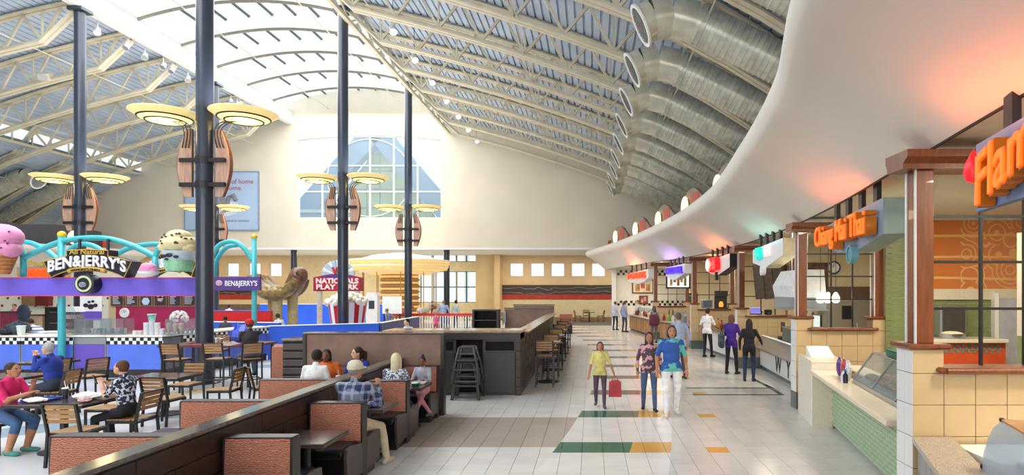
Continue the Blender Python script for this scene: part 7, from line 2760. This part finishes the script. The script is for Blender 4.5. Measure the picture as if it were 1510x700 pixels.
person('person in pale shirt standing beside the grey blue shirt at the checkered counter', (1.45, 36.3, 0), -.7, 1.72, None, .0, skin='light', top='#c2c6d6', bottom='#3a3a44', hair='#5a4a40')
person('person with maroon bag standing at the timber counter', (2.85, 27.3, 0), .3, 1.68, None, .0, skin='light', top='#9a9098', bottom='#6a6068', hair='#5a4a48', style='bob')
bgm = thing('shoulder_bag', 'maroon shoulder bag on the back of the person at the timber counter', 'bag', (2.82, 27.12, .75))
G().cbox((0, 0, .28), (.42, .14, .5), None, .06).obj('bag_body', M('maroon_cloth', '#5c2234', .7, var=.1), bgm, smooth=40)
G().tube([(-.12, 0, .5), (-.1, .04, .68), (.1, .06, .68), (.12, 0, .5)], .015, 6).obj('strap', M('maroon_cloth'), bgm)
# ---- queue at the counters
person('man in white T shirt and dark jeans standing at the white panelled counter', (4.1, 21.5, 0), -.75, 1.74, None, .04, (None, (.2, .35, 1.05)), skin='tan', top='#e6e6ea', bottom='#20222c', hair='#1d1815', sleeve='short', feet=((-.12, 0, 0), (.12, .12, 0)))
person('woman in purple jacket and black trousers waiting at the counter', (3.95, 17.15, 0), -.6, 1.70, None, .03, ((-.1, .32, 1.12), (.12, .3, 1.15)), skin='light', top='#43218a', bottom='#17171c', hair='#6a4a34', style='bob', hem=.16, head_yaw=-.4, head_pitch=-.25, feet=((-.14, 0, 0), (.14, .06, 0)))
bb = thing('shoulder_bag', 'dark grey shoulder bag hanging beside the woman in purple', 'bag', (3.66, 17.1, .72))
G().cbox((0, 0, .22), (.14, .34, .4), None, .05).obj('bag_body', M('dark_slate_cloth'), bb, smooth=40)
G().tube([(0, -.12, .4), (.06, -.05, .66), (.06, .05, .66), (0, .12, .4)], .012, 6).obj('strap', BLACK, bb)
person('woman with long dark hair in black coat and jeans standing at the steel counter', (4.1, 15.8, 0), -.35, 1.63, None, .0, (None, (.3, .25, .95)), skin='light', top='#1a181b', bottom='#26334f', hair='#2a1d17', style='long', hem=.22)
person('server with curly dark hair and pale top behind the panelled counter', (5.75, 20.6, 0), 1.5, 1.70, None, .1, skin='brown', top='#e0ddd8', bottom='#2c2a2c', hair='#1f1512', style='afro', voxel=.016)
person('server with hair in a bun behind the tiled ledge by the pendants', (6.15, 16.6, 0), PI - .4, 1.62, None, .0, skin='brown', top='#3a2f30', bottom='#2c2a2c', hair='#1f1512', style='bun', voxel=.016)
person('server in dark cap behind the jars at the checkered wall', (2.9, 37.5, 0), 2.2, 1.78, None, .0, skin='light', top='#d0ccc8', bottom='#2c2a2c', hair='#2a1f1c', voxel=.018)
person('server bending behind the ledge below the purple sign', (4.6, 30.4, 0), 2.5, 1.72, None, .2, skin='tan', top='#5a4a6a', bottom='#2c2a2c', hair='#1f1512', voxel=.018)
# ---- far people
FAR = dict(voxel=.02)
person('man in light blue shirt and jeans standing by the tall windows', (at(654, 0, 34).x, 34, 0), .2, 1.85, None, .25, skin='light', top='#9aa8cc', bottom='#4a6490', hair='#8a7a6c', build=1.15, **FAR)
person('person in pale shirt beside the man in light blue', (at(672, 0, 36).x, 36, 0), -.4, 1.8, None, .0, skin='tan', top='#c8d4d8', bottom='#2c3a5a', hair='#1f1512', **FAR)
person('child in pink beside the man in light blue', (at(643, 0, 32.8).x, 32.8, 0), PI, 1.1, None, .0, skin='light', top='#d8588c', bottom='#a03a5a', hair='#4a3428', **FAR)
person('parent in pale shirt sitting before the glove posts', (at(415, 0, 23.8).x, 23.8, 0), 1.2, 1.72, .6, .3, skin='tan', top='#d6d0c8', bottom='#9aa0b0', hair='#3a2c24', **FAR)
st = thing('play_block', 'low pale foam block under the parent before the glove', 'block', (at(415, 0, 23.8).x, 23.8, 0))
G().cbox((0, 0, .3), (.5, .5, .59), None, .05).obj('foam', M('pale_foam', '#c8c4d0', .7), st, smooth=40)
G().box(-.2, .2, -.2, .2, .0, .02).obj('foot_pad', BLACK, st)
person('dark haired person behind the station top looking down', (at(604, 0, 18).x, 18, 0), 2.6, 1.55, None, .15, skin='light', top='#c8ccd4', bottom='#2c2a2c', hair='#1f1715', **FAR)
person('person with dark hair behind the red barrier', (at(332, 0, 21.8).x, 21.8, 0), .4, 1.45, None, .1, skin='tan', top='#4a4a5a', bottom='#2c2a2c', hair='#1a1414', **FAR)
person('person in white behind the red barrier by the low rear wall', (at(337, 0, 33).x, 33, 0), 0, 1.6, None, .1, skin='tan', top='#e0dede', bottom='#2c2a2c', hair='#2a2020', **FAR)
person('person in pink shirt behind the maroon counter in the far store', (at(22, 0, 31).x, 31, 0), PI, 1.68, None, .0, skin='tan', top='#d070a0', bottom='#2c2a2c', hair='#3a2a24', **FAR)
person('person behind the black oven unit in the far store', (at(87, 0, 31).x, 31, 0), PI, 1.72, None, .0, skin='tan', top='#8a6a6a', bottom='#2c2a2c', hair='#3a2a24', **FAR)
person('person with light hair leaning by the navy barrier', (at(575, 0, 28.6).x, 28.6, 0), 1.2, 1.55, None, .3, skin='light', top='#8a93a8', bottom='#3c3f4a', hair='#8a7a6a', **FAR)

bpy.data.scenes.remove(TMPS)
